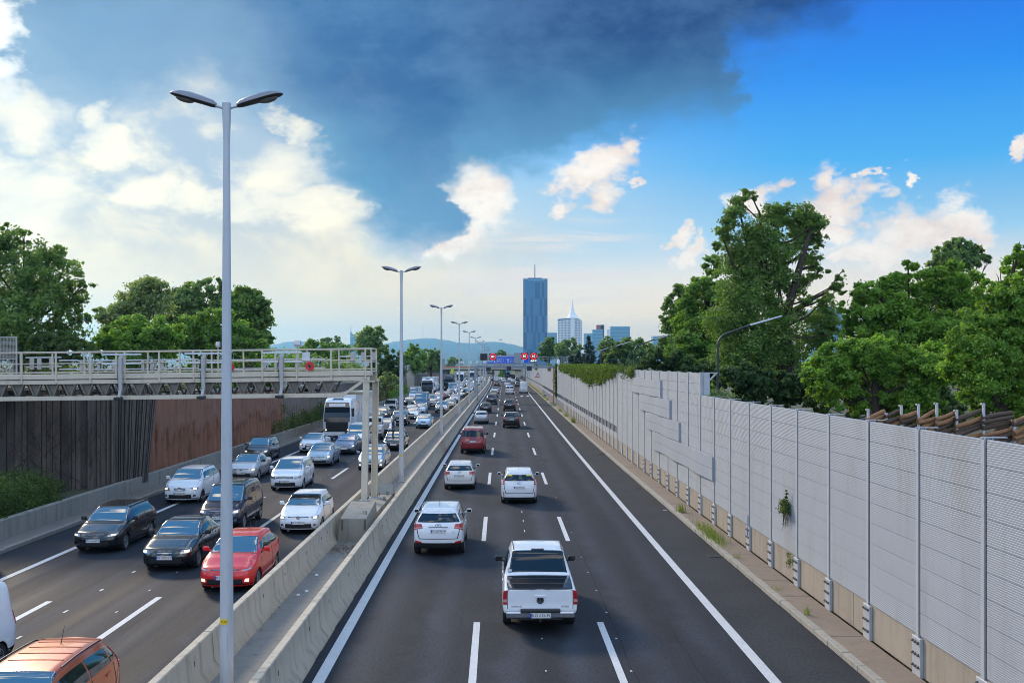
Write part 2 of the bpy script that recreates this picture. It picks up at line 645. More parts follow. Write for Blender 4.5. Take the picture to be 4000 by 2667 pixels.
def asphalt(name, col, tracks=(), tint=(1, 1, 1)):
    m = bpy.data.materials.new(name)
    m.use_nodes = True
    g = NT(m.node_tree)
    out = g.n('ShaderNodeOutputMaterial')
    b = g.n('ShaderNodeBsdfPrincipled')
    g.t.links.new(b.outputs[0], out.inputs[0])
    uv = g.n('ShaderNodeTexCoord').outputs['UV']
    pos = g.n('ShaderNodeNewGeometry').outputs['Position']
    u, v, _ = g.sep(uv)
    big = g.ss(g.noise(g.vm('MULTIPLY', uv, (0.9, 0.035, 1)), 1.0, 5, 0.6), 0.28, 0.72)
    blot = g.ss(g.noise(pos, 0.35, 5, 0.6), 0.3, 0.7)
    grain = g.noise(pos, 55.0, 2, 0.8)
    chip = g.noise(pos, 120.0, 1, 0.5)
    k = g.add(0.62, g.add(g.mul(big, 0.36), g.mul(blot, 0.30)))
    k = g.mul(k, g.add(0.55, g.mul(grain, 0.85)))
    k = g.mul(k, g.ss(g.noise(pos, 13.0, 3, 0.8), 0.28, 0.72, 0.62, 1.38))
    lightc = g.ss(chip, 0.62, 0.78)
    for o in (-1.62, 1.62, 4.86, -7.8, -10.8, -13.7):    # oil dripped along the lane middles
        dd = g.m('ABSOLUTE', g.sub(u, o))
        k = g.mul(k, g.sub(1.0, g.mul(g.mul(g.ss(dd, 0.55, 0.0), g.ss(blot, 0.35, 0.6)), 0.30)))
    for o in (-0.42, 1.55, 3.55, 5.0, -8.9, -11.9):      # sealed joints and cracks
        w = g.noise(g.vm('MULTIPLY', uv, (0.4, 0.5, 1)), 1.0, 4, 0.6)
        dd = g.m('ABSOLUTE', g.sub(g.add(u, g.mul(g.sub(w, 0.5), 0.22)), o))
        k = g.mul(k, g.sub(1.0, g.mul(g.mul(g.ss(dd, 0.022, 0.004), g.ss(big, 0.42, 0.55)), 0.6)))
    for (o, w, a) in tracks:                 # smoother, paler wheel paths worn into the lanes
        dd = g.m('ABSOLUTE', g.sub(g.add(u, g.mul(g.sub(blot, 0.5), 0.3)), o))
        k = g.mul(k, g.add(1.0, g.mul(g.ss(dd, w, 0.05), a)))
    base = g.vm('SCALE', col, scale=k)
    base = g.mix(g.mul(lightc, 0.5), base, (0.19, 0.19, 0.19))
    g.put(b.inputs['Base Color'], base)
    g.put(b.inputs['Roughness'], g.add(0.68, g.mul(big, 0.14)))
    b.inputs['Specular IOR Level'].default_value = 0.16
    bp = g.n('ShaderNodeBump')
    bp.inputs['Strength'].default_value = 0.3
    bp.inputs['Distance'].default_value = 0.01
    g.put(bp.inputs['Height'], grain)
    g.t.links.new(bp.outputs[0], b.inputs['Normal'])
    return m


M = {}
M['asphalt_r'] = asphalt('asphalt right', (0.0215, 0.0255, 0.0330),
                         [(-2.5, .55, .5), (-0.95, .5, .5), (0.85, .5, .5), (2.45, .5, .5), (4.1, .5, .4), (5.6, .5, .36)])
M['asphalt_l'] = asphalt('asphalt left', (0.0195, 0.0235, 0.0320),
                         [(-7.0, .5, .35), (-8.6, .5, .35), (-10.1, .5, .35), (-11.6, .5, .35), (-13.0, .5, .3), (-14.5, .5, .3)])
M['asphalt_sh'] = asphalt('asphalt shoulder', (0.034, 0.0355, 0.040))


def paint_line():
    m = bpy.data.materials.new('road marking')
    m.use_nodes = True
    g = NT(m.node_tree)
    out = g.n('ShaderNodeOutputMaterial')
    b = g.n('ShaderNodeBsdfPrincipled')
    g.t.links.new(b.outputs[0], out.inputs[0])
    pos = g.n('ShaderNodeNewGeometry').outputs['Position']
    n = g.noise(pos, 2.0, 5, 0.7)
    sp = g.ss(g.noise(pos, 22.0, 3, 0.75), 0.55, 0.70)
    c = g.mix(n, (0.40, 0.40, 0.40), (0.62, 0.62, 0.61))
    c = g.mix(g.mul(sp, 0.7), c, (0.12, 0.12, 0.12))
    g.put(b.inputs['Base Color'], c)
    b.inputs['Roughness'].default_value = 0.7
    return m


M['line'] = paint_line()


def concrete(name, col, streak=0.25, grime=(0.10, 0.09, 0.075), amt=0.5, bump=0.25):
    m = bpy.data.materials.new(name)
    m.use_nodes = True
    g = NT(m.node_tree)
    out = g.n('ShaderNodeOutputMaterial')
    b = g.n('ShaderNodeBsdfPrincipled')
    g.t.links.new(b.outputs[0], out.inputs[0])
    pos = g.n('ShaderNodeNewGeometry').outputs['Position']
    big = g.noise(pos, 0.45, 5, 0.6)
    mid = g.noise(pos, 2.6, 6, 0.65, 0.3)
    fine = g.noise(pos, 38.0, 3, 0.7)
    stv = g.vm('MULTIPLY', pos, (2.6, 2.6, 0.28))
    st = g.ss(g.noise(stv, 1.3, 3, 0.55, 0.0), 0.44, 0.80)
    k = g.add(0.66, g.add(g.mul(big, 0.34), g.add(g.mul(mid, 0.20), g.mul(fine, 0.16))))
    c = g.vm('SCALE', col, scale=k)
    c = g.mix(g.mul(st, streak), c, grime)
    spots = g.ss(g.noise(pos, 3.2, 6, 0.75, 0.6), 0.54, 0.72)
    c = g.mix(g.mul(spots, amt * 0.55), c, grime)
    g.put(b.inputs['Base Color'], c)
    b.inputs['Roughness'].default_value = 0.85
    bp = g.n('ShaderNodeBump')
    bp.inputs['Strength'].default_value = bump
    bp.inputs['Distance'].default_value = 0.015
    g.put(bp.inputs['Height'], g.add(g.mul(fine, 0.5), mid))
    g.t.links.new(bp.outputs[0], b.inputs['Normal'])
    return m


M['barrier'] = concrete('barrier concrete', (0.45, 0.38, 0.285), 0.5, (0.13, 0.125, 0.11), 0.6)
M['plinth'] = concrete('plinth concrete', (0.33, 0.28, 0.22), 0.35, (0.12, 0.09, 0.07))
M['lowwall'] = concrete('low wall concrete', (0.26, 0.24, 0.205), 0.55, (0.09, 0.085, 0.075))
M['block'] = concrete('block concrete', (0.24, 0.225, 0.19), 0.5, (0.08, 0.075, 0.06))
M['median'] = concrete('median slab', (0.20, 0.185, 0.165), 0.3, (0.07, 0.06, 0.05), 1.0)
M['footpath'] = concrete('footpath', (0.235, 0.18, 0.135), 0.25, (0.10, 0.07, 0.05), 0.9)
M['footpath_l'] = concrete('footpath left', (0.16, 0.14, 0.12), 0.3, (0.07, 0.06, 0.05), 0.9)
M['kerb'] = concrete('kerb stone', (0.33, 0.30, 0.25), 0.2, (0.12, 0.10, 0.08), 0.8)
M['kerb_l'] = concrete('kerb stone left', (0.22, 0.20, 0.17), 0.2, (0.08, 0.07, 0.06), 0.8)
M['ribs2'] = concrete('dark ribbed concrete b', (0.075, 0.062, 0.052), 0.8, (0.018, 0.015, 0.014), 1.0, 0.5)
M['ribs'] = concrete('dark ribbed concrete', (0.125, 0.098, 0.078), 0.65, (0.022, 0.018, 0.016), 1.0, 0.5)
M['brown'] = concrete('brown rough concrete', (0.255, 0.112, 0.064), 0.6, (0.05, 0.03, 0.022), 1.0, 0.9)
M['greywall'] = concrete('grey rough concrete', (0.15, 0.125, 0.10), 0.5, (0.05, 0.042, 0.035), 1.0, 0.7)
M['gable'] = concrete('pale concrete', (0.42, 0.38, 0.31), 0.3, (0.2, 0.17, 0.14))
M['bridge'] = concrete('bridge concrete', (0.40, 0.35, 0.28), 0.3, (0.15, 0.12, 0.10))
M['ground'] = pm('earth and grass', (0.060, 0.062, 0.030), 0.95, var=0.5, scale=0.4, bump=0.4, bscale=9)
M['farland'] = pm('far land', (0.055, 0.07, 0.035), 0.95, var=0.4, scale=0.01)
M['hill'] = pm('wooded hill', (0.030, 0.046, 0.036), 0.95, var=0.55, scale=0.006)

# noise barrier cassettes: bare aluminium, slightly dusty
M['alu'] = pm('ribbed aluminium cassette', (0.305, 0.336, 0.375), 0.55, 0.05, var=0.10, scale=0.8, dirt=(0.22, 0.21, 0.19), dirt_amt=0.42,
              dirt_scale=0.7, stretch=(1, 1, 0.22))
M['alu_smooth'] = pm('smooth aluminium board', (0.37, 0.395, 0.425), 0.5, 0.05, var=0.06, scale=0.7, dirt=(0.34, 0.31, 0.27), dirt_amt=0.3, dirt_scale=0.8)
M['steelpost'] = pm('galvanised post', (0.43, 0.44, 0.455), 0.5, 0.1, var=0.12, scale=3)
M['post_dark'] = pm('dark post joint', (0.05, 0.05, 0.05), 0.8)  # flat dark tone for joints, slots, grate frames and back sheets
M['bolt'] = pm('dark bolt', (0.12, 0.11, 0.10), 0.5, 0.6)
M['gapboard'] = pm('brown recessed board', (0.16, 0.145, 0.13), 0.8, var=0.2, scale=3)
M['lamp_paint'] = pm('lamp post paint', (0.48, 0.50, 0.52), 0.42, 0.1, var=0.08, scale=2.0, bump=0.05, bscale=80, dirt=(.30, .29, .27), dirt_amt=.35, dirt_scale=3.0, stretch=(2, 2, .25))
M['lamp_head'] = pm('lamp head paint', (0.20, 0.21, 0.235), 0.38, 0.35, var=0.15, scale=6)
M['lamp_under'] = pm('lamp underside', (0.045, 0.038, 0.034), 0.6, var=0.2, scale=8)
M['lamp_lens'] = pm('lamp glass bowl', (0.12, 0.11, 0.10), 0.15, 0.0, ior=1.6)
M['sticker'] = pm('yellow plate', (0.75, 0.52, 0.02), 0.5)
M['ink'] = pm('black lettering', (0.015, 0.015, 0.018), 0.5)
M['white_ink'] = pm('white lettering', (0.8, 0.8, 0.8), 0.5)
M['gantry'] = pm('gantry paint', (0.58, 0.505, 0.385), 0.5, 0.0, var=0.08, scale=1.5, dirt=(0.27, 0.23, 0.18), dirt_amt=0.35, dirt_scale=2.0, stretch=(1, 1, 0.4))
M['gantry_shade'] = pm('gantry paint in shade', (0.17, 0.15, 0.12), 0.6, 0.0, var=0.2, scale=2.0)  # beige gantry paint with the shade under the girder put into its colour
M['alurail'] = pm('aluminium rail', (0.60, 0.60, 0.61), 0.3, 0.6)
M['bracket'] = pm('grey bracket', (0.42, 0.40, 0.38), 0.5, 0.2, var=0.1, scale=4)
M['blackbox'] = pm('black housing', (0.02, 0.02, 0.024), 0.4)
M['box_white'] = pm('white cabinet', (0.66, 0.68, 0.69), 0.5, var=0.06, scale=3)
M['reel'] = pm('red cable reel', (0.62, 0.02, 0.02), 0.45, var=0.1, scale=6)
M['far_gantry'] = pm('grey steel gantry', (0.27, 0.31, 0.35), 0.5, 0.2, var=0.1, scale=1)
M['led_off'] = pm('dark led panel', (0.018, 0.016, 0.020), 0.5)
M['led_red'] = pm('lit red ring', (0.6, 0.02, 0.03), 0.5, emit=(1.0, 0.015, 0.03), es=1.0)
M['led_white'] = pm('lit white digits', (0.8, 0.8, 0.8), 0.5, emit=(1.0, 0.98, 0.95), es=0.95)
M['sign_blue'] = pm('blue motorway sign', (0.01, 0.09, 0.62), 0.4, emit=None)
M['sign_back'] = pm('grey sign board', (0.25, 0.27, 0.30), 0.5)
M['orange_beam'] = pm('orange beam', (0.55, 0.16, 0.06), 0.6, var=0.15, scale=0.5)
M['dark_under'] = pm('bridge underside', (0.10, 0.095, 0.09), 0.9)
M['teal_panel'] = pm('teal screen panel', (0.20, 0.42, 0.42), 0.4)
M['pale_panel'] = pm('pale screen panel', (0.55, 0.62, 0.64), 0.4)
M['dark_pole'] = pm('dark street lamp paint', (0.028, 0.036, 0.048), 0.45, var=0.15, scale=3)
M['lamp_tube'] = pm('pale lamp cover', (0.62, 0.66, 0.70), 0.3)
M['wood'] = pm('weathered planks', (0.27, 0.135, 0.062), 0.85, var=0.55, scale=1.6, bump=0.4, bscale=20, stretch=(1.5, 0.3, 5))
M['wood_d'] = pm('dark planks', (0.085, 0.052, 0.036), 0.85, var=0.5, scale=1.6, bump=0.4, bscale=20, stretch=(1.5, 0.3, 5))
M['bark'] = pm('bark', (0.060, 0.043, 0.034), 0.95, var=0.45, scale=5, bump=0.8, bscale=14, stretch=(1, 1, 0.25))
M['graffiti'] = concrete('painted abutment', (0.55, 0.50, 0.44), 0.3, (0.2, 0.15, 0.15))
M['tripod_red'] = pm('red white rod', (0.55, 0.05, 0.04), 0.5)
M['plate_red'] = pm('red sign border', (0.55, 0.03, 0.03), 0.5)
M['base_blue'] = pm('blue sign base', (0.05, 0.13, 0.42), 0.6)

# vehicles
M['glass'] = pm('car glass', (0.012, 0.020, 0.028), 0.03, 0.0, ior=2.9, spec=0.5)
M['glass_blue'] = pm('bluish car glass', (0.02, 0.03, 0.12), 0.03, 0.0, ior=2.9, spec=0.5)
M['side_glass'] = pm('side glass', (0.015, 0.020, 0.022), 0.04, 0.0, ior=2.1)
M['truck_glass'] = pm('truck glass', (0.006, 0.009, 0.014), 0.08, 0.0, ior=1.3, spec=0.3)
M['rear_glass'] = pm('tinted rear glass', (0.006, 0.010, 0.018), 0.05, 0.0, ior=1.5)
M['trim'] = pm('black plastic', (0.018, 0.018, 0.019), 0.55, var=0.15, scale=12, coord='obj')
M['gloss_black'] = pm('gloss black', (0.010, 0.010, 0.011), 0.15, coat=0.4)
M['tyre'] = pm('tyre rubber', (0.016, 0.016, 0.017), 0.85, var=0.2, scale=9, coord='obj')
M['rim'] = pm('alloy rim', (0.42, 0.42, 0.44), 0.3, 0.75)
M['rim_dark'] = pm('dark rim', (0.06, 0.06, 0.065), 0.4, 0.5)
M['chrome'] = pm('chrome', (0.50, 0.51, 0.53), 0.22, 0.9)
M['lamp_off'] = pm('headlamp', (0.30, 0.32, 0.34), 0.12, 0.5, coat=0.8)
M['lamp_on'] = pm('lit headlamp', (0.7, 0.65, 0.55), 0.2, 0.2, emit=(1.0, 0.78, 0.48), es=1.2)
M['tail'] = pm('tail lamp', (0.42, 0.012, 0.015), 0.18, coat=0.7)
M['tail_on'] = pm('lit tail lamp', (0.5, 0.012, 0.015), 0.18, coat=0.7, emit=(1.0, 0.03, 0.03), es=0.7)
M['tail_clear'] = pm('clear lamp strip', (0.55, 0.28, 0.24), 0.2, coat=0.6)
M['plate'] = pm('number plate', (0.68, 0.66, 0.64), 0.45)
M['plate_blue'] = pm('plate blue band', (0.02, 0.06, 0.42), 0.45)
M['under'] = pm('underbody', (0.012, 0.012, 0.012), 0.9)


def paint(name, col, metal=0.0, rough=0.32):
    return pm('paint ' + name, col, rough, metal, coat=0.85, var=0.03, scale=2.0, coord='obj')


PAINT = {
    'white': paint('white', (0.74, 0.755, 0.77)),
    'offwhite': paint('off white', (0.66, 0.65, 0.62)),
    'beige': paint('beige', (0.36, 0.31, 0.24), 0.3),
    'silver': paint('silver', (0.46, 0.47, 0.48), 0.55),
    'bluesilver': paint('blue silver', (0.34, 0.43, 0.50), 0.5),
    'lightblue': paint('light blue', (0.26, 0.42, 0.55), 0.4),
    'greyblue': paint('grey blue', (0.15, 0.18, 0.235), 0.5),
    'grey': paint('grey', (0.13, 0.13, 0.135), 0.4),
    'darkgrey': paint('dark grey', (0.050, 0.050, 0.052), 0.35),
    'black': paint('black', (0.009, 0.009, 0.010), 0.0, 0.2),
    'navy': paint('navy', (0.018, 0.020, 0.040), 0.15, 0.25),
    'blue': paint('blue', (0.012, 0.075, 0.17), 0.2),
    'red': paint('red', (0.66, 0.008, 0.012)),
    'darkred': paint('dark red', (0.24, 0.012, 0.016), 0.15),
    'orange': paint('burnt orange', (0.40, 0.072, 0.016), 0.2, 0.42),
    'olive': paint('olive', (0.12, 0.14, 0.06), 0.3),
    'teal': paint('teal', (0.02, 0.28, 0.40)),
    'redbrown': paint('red brown', (0.12, 0.03, 0.025), 0.2),
}


def leaf_mat(name, dark, lightc, trans=0.5):
    m = bpy.data.materials.new(name)
    m.use_nodes = True
    g = NT(m.node_tree)
    out = g.n('ShaderNodeOutputMaterial')
    b = g.n('ShaderNodeBsdfPrincipled')
    t = g.n('ShaderNodeBsdfTranslucent')
    mx_ = g.n('ShaderNodeMixShader')
    mx_.inputs[0].default_value = trans
    at_ = g.n('ShaderNodeAttribute', attribute_name='tone')
    c = g.mix(at_.outputs['Fac'], dark, lightc)
    g.put(b.inputs['Base Color'], c)
    b.inputs['Roughness'].default_value = 0.55
    b.inputs['Specular IOR Level'].default_value = 0.35
    g.put(t.inputs['Color'], g.vm('MULTIPLY', c, (1.45, 1.5, 0.55)))
    g.t.links.new(b.outputs[0], mx_.inputs[1])
    g.t.links.new(t.outputs[0], mx_.inputs[2])
    g.t.links.new(mx_.outputs[0], out.inputs[0])
    return m


LEAF = {
    'poplar': leaf_mat('poplar leaves', (0.078, 0.150, 0.038), (0.227, 0.334, 0.086)),
    'green': leaf_mat('green leaves', (0.079, 0.163, 0.033), (0.219, 0.357, 0.065)),
    'locust': leaf_mat('locust leaves', (0.101, 0.202, 0.032), (0.268, 0.424, 0.066)),
    'dark': leaf_mat('dark leaves', (0.040, 0.085, 0.031), (0.112, 0.180, 0.062)),
    'willow': leaf_mat('willow leaves', (0.152, 0.208, 0.082), (0.361, 0.418, 0.181)),
    'conifer': leaf_mat('conifer needles', (0.016, 0.037, 0.025), (0.043, 0.072, 0.043), 0.15),
    'ivy': leaf_mat('ivy leaves', (0.039, 0.083, 0.012), (0.122, 0.181, 0.024)),
    'bush': leaf_mat('dark bush leaves', (0.045, 0.080, 0.022), (0.136, 0.192, 0.055)),
    'grass': leaf_mat('grass blades', (0.098, 0.154, 0.042), (0.238, 0.280, 0.098)),
    'dead': leaf_mat('dry leaves', (0.111, 0.055, 0.023), (0.378, 0.221, 0.111), 0.1),
    'far': leaf_mat('far leaves', (0.107, 0.177, 0.069), (0.253, 0.348, 0.126)),
}

# ------------------------------------------------------------------ the ground and the two carriageways
def flat(name, mat_, x0, x1, y0, y1, z):
    mb = MB().quad((x0, y0, z), (x1, y0, z), (x1, y1, z), (x0, y1, z))
    return tag(mb.build(name, mat_), kind='structure')


flat('ground', M['farland'], -12000, 12000, -60, 13800, -0.12)
road_r = tag(ribbon('road', M['asphalt_r'], -3.75, 6.62, -40, 690, 0.0), kind='structure')
road_l = tag(ribbon('road', M['asphalt_l'], -15.2, -6.0, -40, 690, 0.0), kind='structure')
sh_r = tag(ribbon('road_shoulder', M['asphalt_sh'], 6.62, 8.5, -40, 690, 0.0), kind='structure')
sh_l = tag(ribbon('road_shoulder', M['asphalt_l'], -17.2, -15.2, -40, 690, 0.0), kind='structure')
med = tag(ribbon('median_strip', M['median'], -6.0, -3.75, -40, 690, 0.10, step=4), kind='structure')
mb = MB()
for off in (-6.0, -3.75):
    ys = np.linspace(-40, 690, 150); ax = _pch(_AY, _AX, ys)
    P = np.zeros((150, 2, 3)); P[:, 0, 0] = P[:, 1, 0] = ax + off; P[:, 0, 1] = P[:, 1, 1] = ys; P[:, 1, 2] = 0.10; P[:, 0, 2] = -0.02
    mb.grid(P, flip=(off < -5))
mb.build('slab_edge', M['median'], med)

# markings: sheets 4 mm above the asphalt
Z_L = 0.004
ribbon('edge_line', M['line'], -3.42, -3.16, -40, 690, Z_L, parent=road_r)
ribbon('edge_line', M['line'], 6.35, 6.60, -40, 240, Z_L, parent=road_r)
ribbon('edge_line', M['line'], 6.38, 6.58, 240, 690, Z_L, parent=road_r)
ribbon('edge_line', M['line'], -15.2, -14.98, -40, 690, Z_L, parent=road_l)
ribbon('edge_line', M['line'], -6.62, -6.42, -40, 690, Z_L, parent=road_l)
for k in range(-1, 30):
    y1 = 26.2 + 18.0 * k
    for o in (0.0, 3.24):
        ribbon('lane_dash', M['line'], o - 0.085, o + 0.085, y1 - 6.0, y1, Z_L, step=3, parent=road_r)
for k in range(-1, 30):
    ribbon('lane_dash', M['line'], -9.41, -9.23, 23.0 + 17.9 * k, 29.0 + 17.9 * k, Z_L, step=3, parent=road_l)
    ribbon('lane_dash', M['line'], -12.38, -12.20, 22.5 + 17.9 * k, 28.5 + 17.9 * k, Z_L, step=3, parent=road_l)
# small worn traces of an older marking between the lanes
mb = MB()
for k in range(26):
    y = 22 + k * 2.6
    for (o, w, l) in ((-11.35, 0.035, 0.26), (-9.9, 0.02, 0.16), (1.62, 0.018, 0.55 if 34 < y < 46 else 0.1), (3.5, 0.025, 0.08)):
        if random.random() < 0.75:
            x = A(y) + o + random.uniform(-.03, .03)
            mb.quad((x - w, y, Z_L), (x + w, y, Z_L), (x + w, y + l, Z_L), (x - w, y + l, Z_L))
tag(mb.build('old_marking', M['line'], road_r), kind='stuff')
# painted arrow foot far up the third lane
mb = MB()
for (px, py) in ((2036, 1547), (2060, 1546)):
    p = at(px, py, 26432 / (py - 1420))
    mb.quad((p.x - .2, p.y - 3, Z_L), (p.x + .2, p.y - 3, Z_L), (p.x + .5, p.y + 3, Z_L), (p.x - .1, p.y + 3, Z_L))
mb.build('lane_arrow', M['line'], road_r)


def line_pieces(name, mat_, parent, off, width, h, z0, y0, y1, n_max, length, gap=0.012, jit=0.0, b=0.015):
    """stones or slabs set one by one along the road"""
    w = width
    variants = []
    for q in range(4):
        L = length
        variants.append(MB().bbox(-w / 2, w / 2, gap / 2, L - gap / 2, 0, h, b).mesh(name, mat_))
    y, k = y0, 0
    while y < y1 and k < n_max:
        yc = y
        o = link(name, variants[k % 4], parent, (A(yc + length / 2) + off + random.uniform(-jit, jit), yc, z0 + random.uniform(-jit, jit) * .5))
        o.rotation_euler = (random.uniform(-jit, jit) * .4, 0, head(yc + length / 2))
        y += length; k += 1
    return y


# right kerb, footpath slabs
kerb = thing('kerb', None, None); tag(kerb, kind='structure')
ye = line_pieces('kerb_stone', M['kerb'], kerb, 8.60, 0.20, 0.22, -0.08, 16, 400, 130, 1.0, 0.02, 0.012)
ribbon('kerb_run', M['kerb'], 8.50, 8.70, ye, 690, 0.14, parent=kerb)
mb = MB(); ys = np.linspace(ye, 690, 120); ax = _pch(_AY, _AX, ys)
P = np.zeros((120, 2, 3)); P[:, :, 0] = (ax + 8.50)[:, None]; P[:, :, 1] = ys[:, None]; P[:, 1, 2] = 0.14
mb.grid(P, flip=True); tag(mb.build('kerb_face', M['kerb'], kerb), kind='stuff')
path = thing('footpath', None, None); tag(path, kind='structure')
ye = line_pieces('slab', M['footpath'], path, 9.13, 0.84, 0.12, 0.0, 16, 300, 60, 2.1, 0.02, 0.008, 0.01)
ribbon('path_run', M['footpath'], 8.70, 9.56, ye, 690, 0.115, parent=path)

# left kerb and footpath
kerb2 = thing('kerb', None, None); tag(kerb2, kind='structure')
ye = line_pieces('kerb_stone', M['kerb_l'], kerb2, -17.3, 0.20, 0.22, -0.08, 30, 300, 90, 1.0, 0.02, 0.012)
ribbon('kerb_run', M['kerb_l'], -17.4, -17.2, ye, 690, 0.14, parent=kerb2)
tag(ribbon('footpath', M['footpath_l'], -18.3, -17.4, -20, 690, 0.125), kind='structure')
# gully grates
for gi, (px, py) in enumerate(((2770, 2172), (2484, 1906), (2326, 1772), (2405, 1660))):
    y = 26432 / (py - 1420); x = A(y) + 8.2
    t = thing('road_gully', 'dark iron gully grate in the gutter by the right kerb, ' + ('nearest the camera', 'second from the camera', 'third from the camera', 'farthest away')[gi], 'drain grate', (x, y, 0.006), head(y), 'gully grates along the right kerb')
    mb = MB().box(-.26, .26, -.22, .22, 0, .008, 0); mb.build('frame', M['post_dark'], t)
    mb = MB()
    for k in range(7):
        mb.box(-.22, .22, -.19 + k * .058, -.165 + k * .058, .009, .02)
    mb.build('grating', M['bolt'], t)

# land on both sides: higher than the road
mb = MB(); ys = np.linspace(-20, 900, 116); ax = _pch(_AY, _AX, ys)
P = np.zeros((116, 5, 3)); offs = [-27.5, -30, -34, -60, -900]; zz = [3.8, 4.3, 4.5, 4.6, 4.0]
for k in range(5):
    fade = np.clip((460 - ys) / 300, 0.25, 1)
    P[:, k, 0] = ax + offs[k]; P[:, k, 1] = ys; P[:, k, 2] = zz[k] * fade
tag(mb.grid(P, flip=True).build('embankment', M['ground']), kind='structure')
mb = MB(); P = np.zeros((116, 4, 3)); offs = [9.95, 14, 40, 900]; zz = [1.5, 2.4, 2.8, 2.5]
for k in range(4):
    P[:, k, 0] = ax + offs[k]; P[:, k, 1] = ys; P[:, k, 2] = zz[k]
tag(mb.grid(P).build('verge', M['ground']), kind='structure')
tag(ribbon('planting_bed', M['ground'], -21.6, -18.5, -20, 330, 0.72), kind='structure')

# ------------------------------------------------------------------ concrete barrier rows on the median
PROF = [(-.33, 0), (-.33, .07), (-.15, .33), (-.095, .93), (-.075, .95), (.075, .95), (.095, .93), (.15, .33), (.33, .07), (.33, 0)]


def barrier_mesh(L):
    mb = MB()
    n = len(PROF)
    g_ = 0.022
    rows = [(g_, 0.985), (g_ + .03, 1), (L - g_ - .03, 1), (L - g_, 0.985)]
    P = np.zeros((4, n, 3))
    for r, (y, s) in enumerate(rows):
        for k, (x, z) in enumerate(PROF):
            P[r, k] = (x * (s if s == 1 else s), y, z if s == 1 else z * .995)
    mb.grid(P, flip=True)
    mb.poly([tuple(P[0, k]) for k in range(n)]); mb.poly([tuple(P[3, k]) for k in range(n)][::-1])
    for y in (1.35, L - 1.35):
        mb.box(-.129, .129, y - .02, y + .02, .58, .68, 1)
        for s in (-1, 1):
            mb.box(s * .25 - .09, s * .25 + .09, y - .35, y + .35, -.01, .035, 1)
    return mb.mesh('barrier', [M['barrier'], M['post_dark']], 35)


bm6, bm4 = barrier_mesh(6.0), barrier_mesh(4.0)


def barrier_row(off, joints, side, first_labels):
    y = joints[0]
    k = 0
    while y < 470:
        L = 6.0 if (k < len(joints) - 1 and joints[k + 1] - joints[k] > 5) else 4.0
        me = bm6 if L > 5 else bm4
        ym = y + L / 2
        o = link('concrete_barrier', me, None, (A(y) + off, y, 0.0))
        o.rotation_euler = (0, 0, -math.atan((A(y + L) - A(y)) / L))
        lab = first_labels[k] if k < len(first_labels) else side
        if k >= len(first_labels) and ym < 167:
            li = int((ym - 20.2) // 36.8)
            yl = (20.2, 56.5, 93.6, 130.4)[li]
            lab = '%s grey barrier segment past the %s lamp post, row beside the %s' % (
                ('first', 'second', 'third', 'fourth', 'fifth', 'sixth', 'seventh', 'eighth', 'ninth', 'tenth', 'eleventh')[int((ym - yl) // L)] if ym > yl else 'zeroth',
                ('foreground', 'second', 'third', 'fourth')[li], 'oncoming traffic' if off < -5 else 'right carriageway')
            lab = lab.replace('zeroth', 'last')
        tag(o, lab, 'barrier', 'concrete barrier segments on the median')
        y += L; k += 1


barrier_row(-3.96, [12.5, 18.5, 24.5, 30.5, 36.5, 40.5, 44.5], 'grey concrete barrier segment in the row beside the right carriageway, beyond the gantry block',
            ['concrete barrier segment at the bottom edge, right of the foreground lamp post', 'long concrete barrier segment in the right row, nearest whole one',
             'long concrete barrier segment in the right row beside the dry leaves', 'long concrete barrier segment right of the gantry block front',
             'concrete barrier segment right of the gantry block middle', 'concrete barrier segment right of the gantry block far end'])
barrier_row(-5.81, [9.8, 15.8, 21.8, 27.8, 33.8, 37.8, 41.8], 'grey concrete barrier segment in the row beside the oncoming traffic, beyond the gantry block',
            ['concrete barrier segment left of the foreground lamp post at the bottom edge', 'concrete barrier segment behind the foreground lamp post',
             'long streaked concrete barrier segment between the lamp post and the red car', 'long stained concrete barrier segment beside the white hatchback',
             'concrete barrier segment left of the gantry block front', 'concrete barrier segment left of the gantry block columns'])

# dry leaves and litter on the median
def scatter_quads(n, fx, fy, fz, s0, s1, flat_=0.3):
    mb = MB()
    for _ in range(n):
        c = Vector((fx(), fy(), fz()))
        c.x += A(c.y)
        a = random.uniform(0, 6.28); s = random.uniform(s0, s1)
        d1 = Vector((math.cos(a), math.sin(a), random.uniform(-flat_, flat_))) * s
        d2 = Vector((-math.sin(a), math.cos(a), random.uniform(-flat_, flat_))) * s * .6
        mb.quad(c - d1, c - d2, c + d1, c + d2)
    return mb


mb = scatter_quads(420, lambda: random.uniform(-5.45, -4.35), lambda: random.gauss(36.0, .55), lambda: .125 + random.random() * .03, .02, .05)
mb2 = scatter_quads(260, lambda: random.choice((-5.42, -4.36)) + random.gauss(0, .05), lambda: random.uniform(21, 110), lambda: .115 + random.random() * .02, .02, .05)
b0 = len(mb.v); mb.v += mb2.v; mb.f += [tuple(i + b0 for i in f) for f in mb2.f]; mb.mi += mb2.mi
tag(mb.build('dry_leaves', LEAF['dead']), 'scatter of brown dry leaves on the median floor', 'leaves', kind='stuff')
for (px, py) in ((1237, 2245), (1198, 2308), (1165, 2322)):
    y = 26000 / (py - 1420)
    p = at(px, py, y)
    mb = MB().box(-.05, .05, -.035, .035, 0, .035, taper=.012)
    tag(mb.build('crumpled_paper', M['white_ink'], loc=(p.x, p.y, .105)), 'small white crumpled litter lying on the median between the barriers', 'litter', 'litter on the median')
tag(MB().box(-.09, .09, -.02, .02, 0, .012).build('litter_stick', M['white_ink'], loc=tuple(at(2597, 1990, 46.2)[:2]) + (.002,)), 'white scrap lying on the hard shoulder by the right kerb', 'litter')

